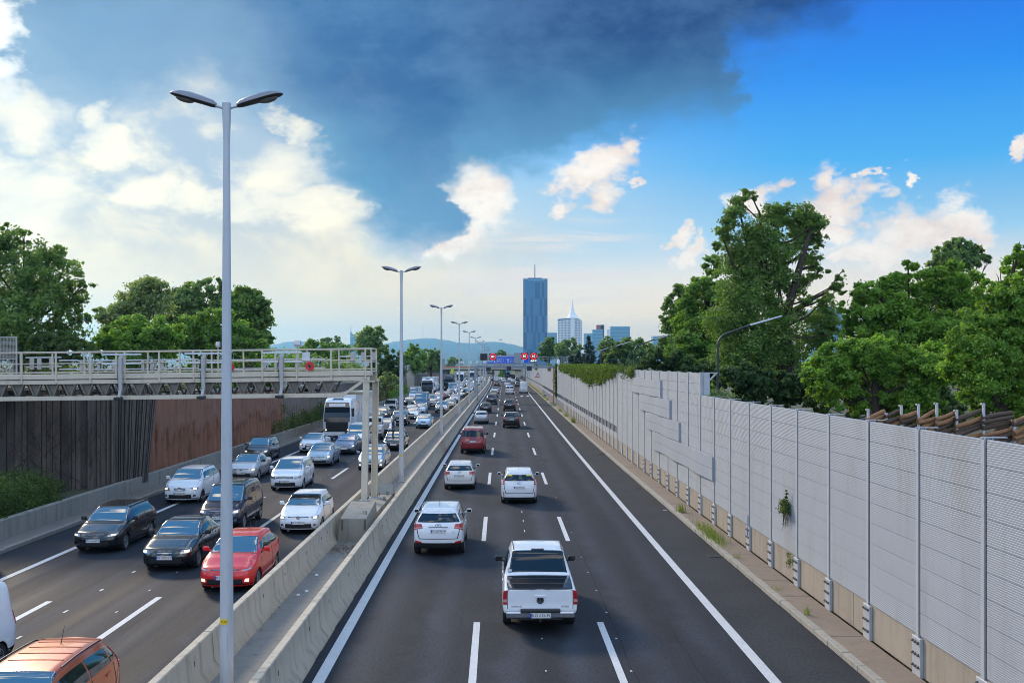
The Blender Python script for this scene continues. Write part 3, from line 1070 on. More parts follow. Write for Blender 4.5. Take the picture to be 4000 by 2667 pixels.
# ------------------------------------------------------------------ left side walls
lw = thing('low_wall', 'low grey concrete wall in panels along the left footpath', 'wall', (0, 0, 0))
y, k = 20.0, 0
while y < 330:
    L = 4.4
    mb = MB().bbox(-.15, .15, .012, L - .012, 0, .86, .02)
    o = link('wall_panel', mb.mesh('wall_panel', M['lowwall']), lw, (A(y) - 18.42, y, 0), (0, 0, -math.atan((A(y + L) - A(y)) / L)))
    y += L; k += 1

rw = thing('ribbed_wall', 'dark ribbed concrete retaining wall with dry creeper stems', 'retaining wall', (0, 0, 0))
# plan of the wall: further back on the left, coming down to the low wall where the brown wall starts
def rw_x(y): return float(np.interp(y, [36, 45.7, 47.6, 49.5, 53.5], [-29.5, -23.6, -21.3, -19.9, -19.55]))
RIBTOP = 5.55
y = 43.6
rk = []
while y < 53.2:
    w = random.uniform(.11, .24) if y < 48.6 else random.uniform(.08, .13)
    rk.append((y, w)); y += w
for (y, w) in rk:
    lean = max(0.0, (y - 48.8) / 4.4)
    bx, by = rw_x(y), y
    tx, ty = bx + 0.02 * lean, y + 1.3 * lean * lean
    dep = random.uniform(.02, .17) if y < 48.6 else random.choice((.03, .11)) + random.uniform(0, .02)
    mb = MB()
    b0, b1 = Vector((rw_x(y), y, .5)), Vector((rw_x(y + w * .86), y + w * .86, .5))
    wt = w * .86 * (1 + .45 * lean)
    t0, t1 = Vector((tx, ty, RIBTOP)), Vector((tx + (b1.x - b0.x), ty + wt, RIBTOP))
    n_ = Vector((dep * .85, -dep * .53, 0)); bk = Vector((-.3, .18, 0))
    mb.poly([b0 + n_, b1 + n_, t1 + n_, t0 + n_])
    mb.poly([b0 + bk, t0 + bk, t0 + n_, b0 + n_]); mb.poly([b1 + n_, t1 + n_, t1 + bk, b1 + bk]); mb.poly([t0 + n_, t1 + n_, t1 + bk, t0 + bk])
    mb.build('rib', M['ribs' if random.random() < .6 else 'ribs2'], rw)
mb = MB()
bk = Vector((-.04, 0, 0))
for (ya, yb) in ((38, 48), (48, 53.4)):
    n = 12
    for i in range(n):
        p, q = ya + (yb - ya) * i / n, ya + (yb - ya) * (i + 1) / n
        lp, lq = max(0, (p - 48.8) / 4.4), max(0, (q - 48.8) / 4.4)
        mb.quad((rw_x(p) - .10, p, .4), (rw_x(q) - .10, q, .4), (rw_x(q) - .10 + .02 * lq, q + 1.3 * lq * lq, RIBTOP), (rw_x(p) - .10 + .02 * lp, p + 1.3 * lp * lp, RIBTOP))
mb.build('backing', M['ribs2'], rw)
mb = MB()
for i in range(14):
    p, q = 38 + 15.4 * i / 14, 38 + 15.4 * (i + 1) / 14
    lp, lq = max(0, (p - 48.8) / 4.4), max(0, (q - 48.8) / 4.4)
    a = Vector((rw_x(p) + .02 * lp - .15, p + 1.3 * lp * lp, RIBTOP + .08)); b = Vector((rw_x(q) + .02 * lq - .15, q + 1.3 * lq * lq, RIBTOP + .08))
    mb.bar(a, b, .55, .16)
mb.build('coping', M['lowwall'], rw)
# bare creeper stems over the ribs
mb = MB()
for k in range(95):
    y0 = random.uniform(44, 49); z = random.uniform(.8, 3.5)
    pts = [Vector((rw_x(y0) + .16, y0 - .08, z))]
    for s in range(9):
        z += random.uniform(.1, .35); y0 += random.uniform(-.22, .22)
        pts.append(Vector((rw_x(y0) + .15 + random.uniform(0, .05), y0 - .09, min(z, 5.4))))
    mb.tube(pts, [.016 * (1 - i / 11) for i in range(10)], 4, cap=False)
tag(mb.build('creeper_stems', M['bark'], rw), kind='stuff')


def rough_wall(name, label, mat_, y0, y1, off0, top, batter, flute, seed, coping=True, ny=None, cat='retaining wall'):
    """cast wall leaning back, its lower half broken into rounded flutes"""
    t = thing(name, label, cat)
    r_ = np.random.default_rng(seed)
    ny = ny or int((y1 - y0) * 9)
    nz = 26
    ys = np.linspace(y0, y1, ny); ax = _pch(_AY, _AX, ys)
    zt = np.interp(ys, [y0, y1], top)
    P = np.zeros((ny, nz, 3))
    # flutes of uneven width
    ph = np.cumsum(r_.uniform(.6, 1.4, ny)) * (y1 - y0) / ny / 1.0
    fl = np.abs(np.sin(np.pi * ph)) ** 1.3
    hc = np.interp(np.floor(ph), np.arange(400), r_.uniform(.34, .62, 400))
    n1 = r_.normal(size=(ny // 6 + 3, nz // 3 + 3))
    for j in range(nz):
        z = .5 + (zt - .5) * j / (nz - 1)
        h = (z - .5) / (zt - .5)
        k = np.clip((hc + .10 * fl - h) / .12, 0, 1)
        yy = np.linspace(0, n1.shape[0] - 1.01, ny); zz_ = j / 3.0
        i0 = yy.astype(int); j0 = int(zz_); fy = yy - i0; fz = zz_ - j0
        nz_ = (n1[i0, j0] * (1 - fy) + n1[i0 + 1, j0] * fy) * (1 - fz) + (n1[i0, j0 + 1] * (1 - fy) + n1[i0 + 1, j0 + 1] * fy) * fz
        panel = ((ys - y0) / 3.1 % 1.0 < .025) * -.05
        P[:, j, 0] = ax + off0 - batter * h + flute * k * (fl - 1) + .025 * nz_ + r_.normal(size=ny) * .010 + panel
        P[:, j, 1] = ys
        P[:, j, 2] = z
    MB().grid(P).build('face', mat_, t, smooth=50)
    if coping:
        mb = MB()
        for i in range(0, ny - 8, 8):
            e = min(i + 8, ny - 1)
            a = Vector((ax[i] + off0 - batter - .18, ys[i], zt[i] + .06)); b = Vector((ax[e] + off0 - batter - .18, ys[e], zt[e] + .06))
            mb.bar(a, b, .5, .2)
        mb.build('coping', M['lowwall'], t)
    # top and back so that it is a solid body
    Q = np.stack([P[:, -1], P[:, -1] + np.array([-.7, 0, 0]), P[:, -1] * np.array([1, 1, 0]) + np.array([-.7, 0, 0])], 1)
    MB().grid(Q).build('back', mat_, t)
    return t


rough_wall('brown_wall', 'reddish brown rough concrete wall with fluted foot behind the low wall', M['brown'], 52.9, 88, -18.55, (5.1, 4.6), .12, .62, 3)
rough_wall('grey_wall', 'grey rough concrete wall overgrown with green creeper behind the white truck', M['greywall'], 88.2, 150, -18.7, (4.62, 4.1), .2, .20, 4)
rough_wall('brown_wall', 'low reddish brown rough wall between the creeper and the board fence', M['brown'], 150.2, 176, -18.9, (3.2, 3.1), .3, .18, 5)
rough_wall('dark_wall', 'dark high concrete wall under the board fence, left of the pale gable pier', M['greywall'], 176.2, 204, -18.9, (4.6, 4.4), .3, .14, 6)
rough_wall('dark_wall', 'dark high concrete wall beyond the pale gable pier', M['greywall'], 207, 260, -18.9, (4.4, 4.0), .3, .14, 8)
rough_wall('brown_wall', 'distant reddish brown wall just before the far bridge', M['brown'], 260.2, 345, -18.9, (3.9, 3.0), .3, .14, 9)
# pale gable pier
t = thing('gable_pier', 'pale concrete pier with a pointed top standing between the dark walls', 'pier', (A(205) - 18.6, 205.3, 0))
prof = [(-.9, 0, 0), (.8, 0, 0), (.8, 0, 4.3), (-.1, 0, 5.5), (-.9, 0, 4.6)]
MB().extrude([Vector(p) for p in prof], Vector((0, 0, 0)), Vector((0, 1.4, 0))).build('body', M['gable'], t)
MB().bar((.85, .7, 4.35), (-.1, .7, 5.58), 1.6, .14).bar((-.1, .7, 5.58), (-.95, .7, 4.6), 1.6, .14).build('capping', M['greywall'], t)

# board fence with pale posts on top of those walls
def post_fence(y0, y1, off, ztop, zb, label):
    t = thing('board_fence', label, 'fence')
    n = int((y1 - y0) / 2.2)
    for i in range(n + 1):
        y = y0 + (y1 - y0) * i / n
        zz_ = np.interp(y, [y0, y1], zb)
        MB().bar((A(y) + off + .1, y, zz_), (A(y) + off + .1, y, zz_ + ztop), .16, .16).build('post', M['steelpost'], t)
        if i < n:
            y2 = y0 + (y1 - y0) * (i + 1) / n
            for j in range(4):
                a = Vector((A(y) + off, y + .1, zz_ + .2 + j * ztop * .22)); b = Vector((A(y2) + off, y2 - .1, zz_ + .2 + j * ztop * .22))
                MB().bar(a, b, .06, ztop * .2).build('plank', M['wood_d'], t)


post_fence(176, 204, -19.4, 2.1, (4.5, 4.4), 'weathered board fence with pale posts on the dark wall, left of the gable pier')
post_fence(208, 258, -19.4, 2.2, (4.4, 4.0), 'weathered board fence with pale posts on the dark wall beyond the gable pier')
post_fence(96, 130, -20.2, 1.3, (4.4, 4.2), 'board fence with white posts seen under the toll gantry girder')

# ------------------------------------------------------------------ noise barrier on the right
def WX(y): return A(y) + 9.58


BAY = 2.88
PJ = [12.74 + BAY * j for j in range(129)]
CH = 0.491


def cassette_mesh(L, h=CH):
    """aluminium cassette with horizontal ribs; face towards -x"""
    prof = [(.06, .004), (.0, .004)]
    n = 11
    for k in range(n):
        z0 = .012 + k * (h - .02) / n
        d = (h - .02) / n
        prof += [(0.0, z0 + d * .12), (-.0035, z0 + d * .24), (-.0035, z0 + d * .76), (0.0, z0 + d * .88)]
    prof += [(0.0, h - .004), (.06, h - .004)]
    mb = MB()
    mb.extrude([Vector((x, .03, z)) for x, z in prof], Vector((0, 0, 0)), Vector((0, L - .06, 0)))
    return mb.mesh('cassette', M['alu'])


cas = cassette_mesh(BAY - .10)
me_post = MB()
me_post.box(-.028, .004, -.065, .065, .93, 5.42).box(.004, .13, -.008, .008, .93, 5.42).box(.13, .145, -.065, .065, .93, 5.42).box(-.055, .42, -.05, .05, 5.42, 5.435)
me_post = me_post.mesh('post', M['steelpost'])
me_post_t = MB()
me_post_t.box(-.028, .004, -.065, .065, .93, 6.42).box(.004, .13, -.008, .008, .93, 6.42).box(.13, .145, -.065, .065, .93, 6.42)
me_post_t = me_post_t.mesh('post', M['steelpost'])
me_plinth = MB().bbox(.03, .20, .02, BAY - .02, 0, .90, .012).mesh('plinth_panel', M['plinth'])
me_plinth_s = MB().bbox(.03, .20, .02, BAY * .38 - .008, 0, .90, .012).bbox(.03, .20, BAY * .38 + .008, BAY - .02, 0, .90, .012).mesh('plinth_panel', M['plinth'])
me_bplate = MB().bbox(-.05, .03, -.21, .21, 0, .84, .008).mesh('base_plate', M['steelpost'])


me_gap = MB().box(.09, .115, .03, BAY - .07, 0, CH).mesh('recessed_board', M['gapboard'])


def bolts(mb, x, y, hd):
    c, s = math.cos(hd), math.sin(hd)
    for a in (-.135, 0, .135):
        for z in (.22, .48, .74):
            i0 = len(mb.v)
            mb.lathe([(.034, 0), (.034, -.03), (.012, -.055)], 6, axis='x', close=True)
            for i in range(i0, len(mb.v)):
                vx, vy, vz = mb.v[i]
                vx -= .05; vy += a; vz += z + .1
                mb.v[i] = (x + vx * c - vy * s, y + vx * s + vy * c, vz)


def wall_run(name, label, j0, j1, rows, postmesh, n_single, strip_from=None):
    t = thing(name, label, 'noise barrier')
    left = n_single
    far = MB(); farp = MB()
    bl = MB()
    for j in range(j0, j1):
        y0, y1 = PJ[j], PJ[j + 1]
        x0, x1 = WX(y0), WX(y1)
        hd = -math.atan((x1 - x0) / (y1 - y0))
        sgap = strip_from is not None and y0 > strip_from
        if j < 75:
            link('post', postmesh, t, (x0, y0, 0), (0, 0, hd))
            link('plinth_panel', me_plinth_s if j % 3 == 1 else me_plinth, t, (x0, y0, .1), (0, 0, hd))
            link('base_plate', me_bplate, t, (x0, y0, .1), (0, 0, hd))
        else:
            farp.bar((x0 - .03, y0, .1), (x0 - .03, y0, .98 + rows * CH), .13, .02, up=(1, 0, 0))
            far.quad((x0 + .03, y0, 0), (x0 + .03, y0, 1.0), (x1 + .03, y1, 1.0), (x1 + .03, y1, 0), 1)
        if y0 < 62:
            bolts(bl, x0, y0, hd)
        for r in range(rows):
            z = .98 + r * CH
            if sgap and r == 1:
                if j < 75:
                    link('recessed_board', me_gap, t, (x0, y0, z), (0, 0, hd))
                else:
                    far.quad((x0 + .1, y0, z), (x0 + .1, y0, z + CH), (x1 + .1, y1, z + CH), (x1 + .1, y1, z), 2)
                continue
            if left > 0:
                link('cassette', cas, t, (x0, y0 + .02, z), (0, 0, hd)); left -= 1
            else:
                for q in range(3):
                    za, zb = z + .01 + q * (CH - .02) / 3, z + .01 + (q + 1) * (CH - .02) / 3 - .03
                    far.quad((x0 - .02, y0 + .05, za), (x0 - .02, y0 + .05, zb), (x1 - .02, y1 - .05, zb), (x1 - .02, y1 - .05, za))
                    far.quad((x0 - .02, y0 + .05, zb), (x0, y0 + .05, zb + .01), (x1, y1 - .05, zb + .01), (x1 - .02, y1 - .05, zb))
                    far.quad((x0, y0 + .05, zb + .01), (x0, y0 + .05, zb + .03), (x1, y1 - .05, zb + .03), (x1, y1 - .05, zb + .01))
    return t, far, farp, bl


# (back sheets are one strip per run)
def finish_run(t, far, farp, bl, j0, j1, rows):
    if far.f:
        tag(far.build('cassette_run', [M['alu'], M['plinth'], M['gapboard']], t), kind='stuff')
        tag(farp.build('post_run', M['steelpost'], t), kind='stuff')
    if bl.f:
        tag(bl.build('bolts', M['bolt'], t), kind='stuff')
    mb = MB()
    zt = .98 + rows * CH - .015
    for j in range(j0, j1):
        y0, y1 = PJ[j], PJ[j + 1]
        a, b = (WX(y0) + .125, y0), (WX(y1) + .125, y1)
        mb.quad((a[0], a[1], .9), (a[0], a[1], zt), (b[0], b[1], zt), (b[0], b[1], .9))
        mb.quad((a[0] - .1, a[1], zt), (b[0] - .1, b[1], zt), (b[0] + .03, b[1], zt), (a[0] + .03, a[1], zt))
    mb.build('back_sheet', M['post_dark'], t)


r = wall_run('low_noise_barrier', 'lower stretch of ribbed aluminium noise barrier nearest the camera on the right', 0, 11, 9, me_post, 99)
finish_run(*r, 0, 11, 9)
LOWWALL = r[0]
r = wall_run('tall_noise_barrier', 'taller far stretch of the pale noise barrier running back to the bridge', 11, 128, 11, me_post_t, 300, 76)
finish_run(*r, 11, 128, 11)
TALL = r[0]
# end post of the tall stretch with its bracket
y = PJ[11]
MB().box(.15, .40, -.06, .06, 5.40, 6.36).box(.15, .75, -.05, .05, 6.36, 6.41).bar((.40, 0, 6.05), (.70, 0, 6.36), .06).build('end_bracket', M['steelpost'], TALL, loc=(WX(y), y, 0))
MB().box(-.06, -.057, -.03, .035, .70, 1.35).box(-.062, -.0585, -.015, .10, .62, .78).build('paint_mark', M['base_blue'], LOWWALL, loc=(WX(PJ[8]), PJ[8], 0))

# stepped tiers of smooth wavy boards fixed in front of it
tiers = thing('wavy_boards', 'four stepped tiers of smooth wavy metal boards fixed on the noise barrier', 'wall panels')
for (ya, yb, z0, z1) in ((55.0, 67.0, 4.92, 5.88), (52.0, 63.5, 3.92, 4.90), (49.3, 60.5, 2.93, 3.90), (41.5, 57.8, 1.90, 2.91)):
    n = max(2, round((yb - ya) / 5.7))
    for i in range(n):
        p, q = ya + (yb - ya) * i / n, ya + (yb - ya) * (i + 1) / n
        for (za, zb) in ((z0, (z0 + z1) / 2), ((z0 + z1) / 2, z1)):
            m_ = 16
            G = np.zeros((m_, 6, 3))
            for k in range(m_):
                y = p + .01 + (q - p - .02) * k / (m_ - 1)
                out = .025 + .04 * (1 - math.cos((y - ya) * 2 * math.pi / 6.1))
                xf = WX(y) - .06 - max(.03, out)
                G[k] = [(WX(y) - .04, y, za + .006), (xf, y, za + .006), (xf, y, za + .012), (xf, y, zb - .012), (xf, y, zb - .006), (WX(y) - .04, y, zb - .006)]
            mb = MB().grid(G, flip=True)
            mb.poly([tuple(v) for v in G[0]]); mb.poly([tuple(v) for v in G[-1]][::-1])
            mb.build('board', M['alu_smooth'], tiers, smooth=40)
    x = WX(ya) - .09
    MB().box(-.02, .15, -.02, .0, z0, z1).build('end_plate', M['alu_smooth'], tiers, loc=(x, ya, 0))

# warning sign and survey rod standing on the footpath
y = 247.0
t = thing('warning_sign', 'red bordered triangular warning sign on the wall at the far end', 'road sign', (WX(y) - .35, y, 0))
MB().tube([(0, 0, .1), (0, 0, 4.2)], .035, 6).build('pole', M['steelpost'], t)
MB().extrude([Vector((-.75, 0, 3.4)), Vector((.75, 0, 3.4)), Vector((0, 0, 4.7))], (0, 0, 0), (0, .03, 0)).build('border', M['plate_red'], t)
MB().extrude([Vector((-.45, -.01, 3.57)), Vector((.45, -.01, 3.57)), Vector((0, -.01, 4.36))], (0, 0, 0), (0, .008, 0)).build('face', M['white_ink'], t)
MB().box(-.06, .06, -.016, -.011, 3.7, 4.0).build('symbol', M['ink'], t)
y = 160.0
t = thing('survey_rod', 'thin red rod on a blue foot standing on the footpath by the noise barrier', 'pole', (WX(y) - .75, y, .12))
MB().tube([(0, 0, .3), (0, 0, 6.0)], .05, 6).build('rod', M['tripod_red'], t)
MB().lathe([(.42, 0), (.42, .12), (.2, .34), (.08, .36)], 10, close=True).build('foot', M['base_blue'], t)
y = 205.0
t = thing('foot_block', 'small blue foot block alone on the footpath by the noise barrier', 'sign base', (WX(y) - .5, y, .12))
MB().lathe([(.42, 0), (.42, .12), (.2, .34), (.08, .36)], 10, close=True).build('body', M['base_blue'], t)

# plank fence behind the low stretch
pf = thing('log_fence', 'stacked brown logs held between pale steel posts behind the low noise barrier', 'fence')
tops = [(3391, 1597), (3462, 1612), (3521, 1582), (3588, 1577), (3659, 1572), (3737, 1600), (3842, 1574), (3963, 1640), (4040, 1650)]
pts = [at(px, py, 35.5 - .12 * i) for i, (px, py) in enumerate(tops)]
for i, p in enumerate(pts):
    MB().box(-.035, .035, -.05, .05, 2.3, p.z).bar((-.0, 0, p.z - .03), (.0, .18, p.z - .03), .07, .06).build('post', M['steelpost'], pf, loc=(p.x, p.y, 0))
    if i + 1 < len(pts):
        q = pts[i + 1]
        for k in range(7):
            zt = 5.02 - k * .185 + random.uniform(-.03, .03)
            rr = random.uniform(.075, .105)
            u_ = random.uniform(-.10, .08)
            a = Vector((p.x - .05, p.y - .02 + random.uniform(-.05, .05), zt - .16 + u_)); b = Vector((q.x + .03, q.y + .2 + random.uniform(-.05, .05), zt + .08 + random.uniform(-.07, .07)))
            MB().tube([a, a.lerp(b, .5) + Vector((0, random.uniform(-.03, .03), random.uniform(-.03, .02))), b], [rr, rr * .95, rr * .85], 8).build('log', M['wood'] if random.random() < .6 else M['wood_d'], pf, smooth=50)

# ------------------------------------------------------------------ lamp posts on the median
def lamp_post():
    t = thing('lamp_post', None, 'lamp post', (0, 0, 0))
    n = 12
    MB().tube([(0, 0, 0), (0, 0, 2.0), (0, 0, 11.3)], [.142, .135, .068], n).build('pole', M['lamp_paint'], t, smooth=40)
    MB().tube([(0, 0, 11.2), (0, 0, 11.75), (0, 0, 11.98), (0, 0, 12.0)], [.070, .088, .092, .05], n).build('sleeve', M['lamp_paint'], t, smooth=40)
    MB().bbox(-.2, .2, -.2, .2, 0, .03, .008).build('base_flange', M['steelpost'], t)
    MB().box(-.05, .05, -.145, -.13, 0.9, 1.3).build('hatch', M['lamp_paint'], t)
    for s in (-1, 1):
        ang = R(15) * s
        ca, sa = math.cos(R(15)), math.sin(R(15))
        MB().tube([(s * .06, 0, 11.88), (s * (.06 + .2 * ca), 0, 11.88 + .2 * sa)], .028, 8).build('arm', M['lamp_paint'], t, smooth=40)
        st = [(0, .055, .05, .055), (.08, .10, .095, .07), (.3, .135, .12, .06), (.55, .165, .135, .05), (.75, .165, .115, .045), (.88, .13, .07, .035), (.95, .05, .02, .015)]
        ns = 12
        U = np.zeros((len(st), ns + 1, 3)); L = np.zeros((len(st), 5, 3))
        for k, (d, w, h, u) in enumerate(st):
            for j in range(ns + 1):
                a = math.pi * j / ns
                U[k, j] = (d, w * math.cos(a), h * math.sin(a))
            for j in range(5):
                a = math.pi + math.pi * j / 4
                L[k, j] = (d, w * .97 * math.cos(a), u * .8 * math.sin(a))
        def place(G):
            X = np.zeros_like(G)
            x0, z0 = .06 + .16 * ca, 11.88 + .16 * sa + .01
            X[..., 0] = s * (x0 + G[..., 0] * ca - G[..., 2] * sa)
            X[..., 1] = G[..., 1] * s
            X[..., 2] = z0 + G[..., 0] * sa + G[..., 2] * ca
            return X
        mb = MB().grid(place(U))
        mb.poly([tuple(v) for v in place(U)[0]])
        sh = mb.build('lamp_head', M['lamp_head'], t, smooth=50)
        MB().grid(place(L)).build('underside', M['lamp_under'], sh, smooth=50)
        Bw = np.zeros((7, 9, 3))
        for k in range(7):
            for j in range(9):
                a, b_ = math.pi * k / 6, math.pi + math.pi * j / 8
                Bw[k, j] = (.64 - .2 * math.cos(a), .11 * math.sin(a) * math.cos(b_), -.035 + .07 * math.sin(a) * math.sin(b_))
        MB().grid(place(Bw)).build('bowl', M['lamp_lens'], sh, smooth=60)
    return t


lp0 = lamp_post()
lamp_lab = ['tall twin headed lamp post in the foreground with a small yellow number plate', 'second twin headed lamp post, standing just behind the toll gantry columns',
            'third twin headed lamp post with a worn yellow plate on the median', 'fourth twin headed lamp post on the median, in front of the far hill']
for i, y in enumerate([20.2, 56.5, 93.6, 130.4, 167.2, 204, 241, 278, 315, 352, 389, 426, 463]):
    o = lp0 if i == 0 else copy_tree(lp0)
    o.location = (A(y) - 4.98 + (.02 if i == 0 else 0), y, .10)
    o.rotation_euler = (0, 0, head(y))
    tag(o, lamp_lab[i] if i < 4 else 'slender twin headed lamp post in the receding far part of the median row', 'lamp post', 'twin headed lamp posts along the median')
    if i in (0, 2):
        z = 1.50 if i == 0 else 2.3
        pl = MB().box(-.075, .075, -.003, .003, -.055, .055).build('number_plate', M['sticker'], o, loc=(-.02, -.138, z))
        tm = text_mesh('lettering', 'K24' if i == 0 else 'K22', .075, M['ink'])
        link('lettering', tm, pl, (0, -.006, 0), (R(90), 0, 0))

# ------------------------------------------------------------------ dark street lamps behind the noise barrier
def street_lamp():
    t = thing('street_lamp', None, 'street lamp')
    H = 8.0
    MB().tube([(0, 0, -.2), (0, 0, 4.2), (0, 0, 4.21), (0, 0, H - .75)], [.115, .105, .075, .062], 10).build('pole', M['dark_pole'], t, smooth=40)
    MB().tube([(0, 0, 4.05), (0, 0, 4.35)], .125, 10).build('collar', M['dark_pole'], t, smooth=40)
    pts = [(0, 0, H - .8)]
    for k in range(9):
        a = R(90 - 70 * k / 8)
        pts.append((.7 * (1 - math.sin(a)) * 1.0, 0, H - .75 + .7 * math.cos(a)))
    e = Vector(pts[-1]); e2 = e + Vector((1.35, 0, .50))
    pts.append(tuple(e2))
    MB().tube(pts, [.062] * 8 + [.055] * (len(pts) - 8), 8).build('arm', M['dark_pole'], t, smooth=50)
    a, b = e2 + Vector((-.02, 0, 0)), e2 + Vector((1.75, 0, .50))
    h = MB().bar(a, b, .26, .075, w2=.20).build('lamp_head', M['lamp_tube'], t)
    MB().bar(a + Vector((.02, 0, -.055)), b + Vector((-.03, 0, -.055)), .22, .04).build('underside', M['dark_pole'], h)
    return t


sl0 = street_lamp()
for i, (px, py, y) in enumerate([(2804, 1240, 55.5), (2478, 1309, 88.5), (2347, 1338, 121), (2286, 0, 154), (2243, 0, 187), (2214, 0, 220), (2190, 0, 253), (2172, 0, 286)]):
    o = sl0 if i == 0 else copy_tree(sl0)
    x = (px - 2000) * y / FPX
    o.location = (x, y, .55 if i < 3 else .3)
    o.rotation_euler = (0, 0, head(y))
    tag(o, ['dark curved street lamp nearest the camera, behind the end of the tall barrier', 'second dark curved street lamp behind the noise barrier',
            'third dark curved street lamp behind the ivy on the noise barrier'][i] if i < 3 else 'distant street lamp with a long pale head among the conifers',
        'street lamp', 'dark street lamps behind the noise barrier')

# ------------------------------------------------------------------ toll gantry over the left carriageway
gy = 44.0
gt = thing('toll_gantry', 'beige steel toll gantry with railings, sensors and red cable reels over the oncoming lanes', 'gantry', (-6.1, gy, 0))
gt.rotation_euler = (0, -.0118, 0)
XL = -19.5
dp = 1.65


def gx(px): return (px - 1462) * gy / FPX        # photo pixel -> distance along the girder


G_ = M['gantry']
def gb(name, mb, m_=None, parent=None, smooth=None): return mb.build(name, m_ or G_, parent or gt, smooth=smooth)


gb('upper_flange', MB().bbox(XL, 0, -.03, .12, 6.27, 6.49, .012))
gb('lower_flange', MB().bbox(XL, -.12, 0, .12, 6.05, 6.235, .012))
gb('rear_beam', MB().bbox(XL, 0, dp - .12, dp, 6.05, 6.49, .012))
gb('walkway', MB().box(XL, -.02, .12, dp - .12, 6.40, 6.45), M['gantry_shade'])
gb('toe_board', MB().box(XL, 0, .0, .02, 6.545, 6.60).box(XL, 0, dp - .02, dp, 6.545, 6.60).box(-.02, 0, .02, dp - .02, 6.545, 6.6))
for (y0, nm) in ((.02, 'top_rail'), (dp - .05, 'top_rail')):
    gb(nm, MB().bbox(XL, 0, y0 - .03, y0 + .03, 7.44, 7.50, .012))
gb('top_rail', MB().bbox(-.06, 0, .05, dp - .08, 7.44, 7.50, .012))
for y0 in (.02, dp - .05):
    gb('mid_rail', MB().bbox(XL, -.02, y0 - .02, y0 + .02, 6.95, 6.99, .008))
gb('mid_rail', MB().bbox(-.045, -.005, .05, dp - .08, 6.95, 6.99, .008))
x = -.30
while x > XL:
    gb('railing_post', MB().bbox(x - .035, x + .035, -.055, .03, 6.08, 7.45, .008))
    x -= 1.52
gb('railing_post', MB().bbox(-.07, -.0, -.05, .02, 6.3, 7.45, .008))
x = -1.75
while x > XL:
    gb('railing_post', MB().bbox(x - .03, x + .03, dp - .06, dp + .02, 6.3, 7.45, .008))
    x -= 1.46
gb('railing_post', MB().bbox(-.07, 0, dp - .07, dp, 6.3, 7.45, .008))
gb('bottom_chord', MB().bbox(XL, -1.27, 0, .16, 5.33, 5.52, .012))
gb('bottom_chord', MB().bbox(XL, -.6, dp - .16, dp, 5.40, 5.52, .012))
x = -1.95
while x > XL:
    gb('truss_bar', MB().bar((x + .27, .12, 6.06), (x + .03, .12, 5.50), .055, .16, up=(0, 1, 0)), M['gantry_shade'])
    gb('truss_bar', MB().bar((x - .27, .12, 6.06), (x - .03, .12, 5.50), .055, .16, up=(0, 1, 0)), M['gantry_shade'])
    gb('web_plate', MB().poly([(x - .24, .15, 6.06), (x - .02, .15, 5.5), (x + .02, .15, 5.5), (x + .24, .15, 6.06)]).poly([(x - .24, .9, 6.06), (x - .24, .15, 6.06), (x - .02, .15, 5.5), (x - .02, .9, 5.5)]), M['gantry_shade'])
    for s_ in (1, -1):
        gb('truss_bar', MB().bar((x + .27 * s_, dp - .09, 6.06), (x + .02 * s_, dp - .09, 5.50), .07, .12, up=(0, 1, 0)), M['gantry_shade'])
    x -= .765
gb('end_brace', MB().bar((-1.32, .08, 5.43), (-.42, .08, 6.04), .12, .12))
gb('head_plate', MB().bbox(-.50, .06, -.04, .36, 5.98, 6.05, .01))
gb('head_plate', MB().bbox(-.30, .10, dp - .3, dp + .05, 5.98, 6.05, .01))
# columns: front hollow section, rear H section
gb('column', MB().bar((-.285, .12, 6.0), (-.435, .12, .80), .27, .24, up=(0, 1, 0)))
mb = MB()
for (dx, w, d) in ((-.12, .03, .26), (.12, .03, .26), (0, .24, .03)):
    mb.bar((-.07 + dx, dp - .12, 6.0), (-.17 + dx, dp - .30, .74), w, d, up=(0, 1, 0))
gb('column', mb)
gb('base_plate', MB().bbox(-.66, -.22, -.12, .36, .75, .79, .01), M['steelpost'])
gb('base_plate', MB().bbox(-.42, .08, dp - .62, dp - .05, .70, .74, .01), M['steelpost'])
mb = MB()
for (bx, by) in ((-.6, -.07), (-.28, -.07), (-.6, .31), (-.28, .31), (-.37, dp - .55), (.03, dp - .55), (-.37, dp - .12), (.03, dp - .12)):
    mb.tube([(bx, by, .74), (bx, by, .90)], .018, 6)
tag(gb('anchor_bolts', mb, M['bolt']), kind='stuff')
# sensor rails with brackets
for (p0, p1) in ((35, 180), (170, 245), (245, 735), (735, 1250), (1310, 1460)):
    for y_, z0 in ((dp + .03, (1387 if p0 < 100 or p0 > 1300 else 1399)), (dp + .03, (1424 if p0 < 100 else (1409 if p0 > 1300 else 1435)))):
        z = CAM_H - (z0 - 1420) * gy / FPX + (.008 * (1462 - (p0 + p1) / 2) * gy / FPX * 1.0) - .06
        gb('sensor_rail', MB().bbox(gx(p0), gx(p1), y_, y_ + .05, z, z + .055, .006), M['alurail'])
for px in (62, 92, 142):
    gb('bracket', MB().bbox(gx(px) - .10, gx(px) + .10, dp - .02, dp + .03, 6.72, 7.22, .01), M['bracket'])
for px in (1362, 1407, 1448):
    gb('bracket', MB().bbox(gx(px) - .10, gx(px) + .10, dp - .02, dp + .03, 6.86, 7.34, .01), M['bracket'])
for px in (262, 295, 332, 395, 512, 548, 590, 722, 1005, 1050, 1135):
    gb('bracket', MB().bbox(gx(px) - .07, gx(px) + .07, dp - .02, dp + .03, 6.62, 7.10, .01).bbox(gx(px) + .1, gx(px) + .16, dp + .06, dp + .1, 6.62, 7.1, .006), M['bracket'])
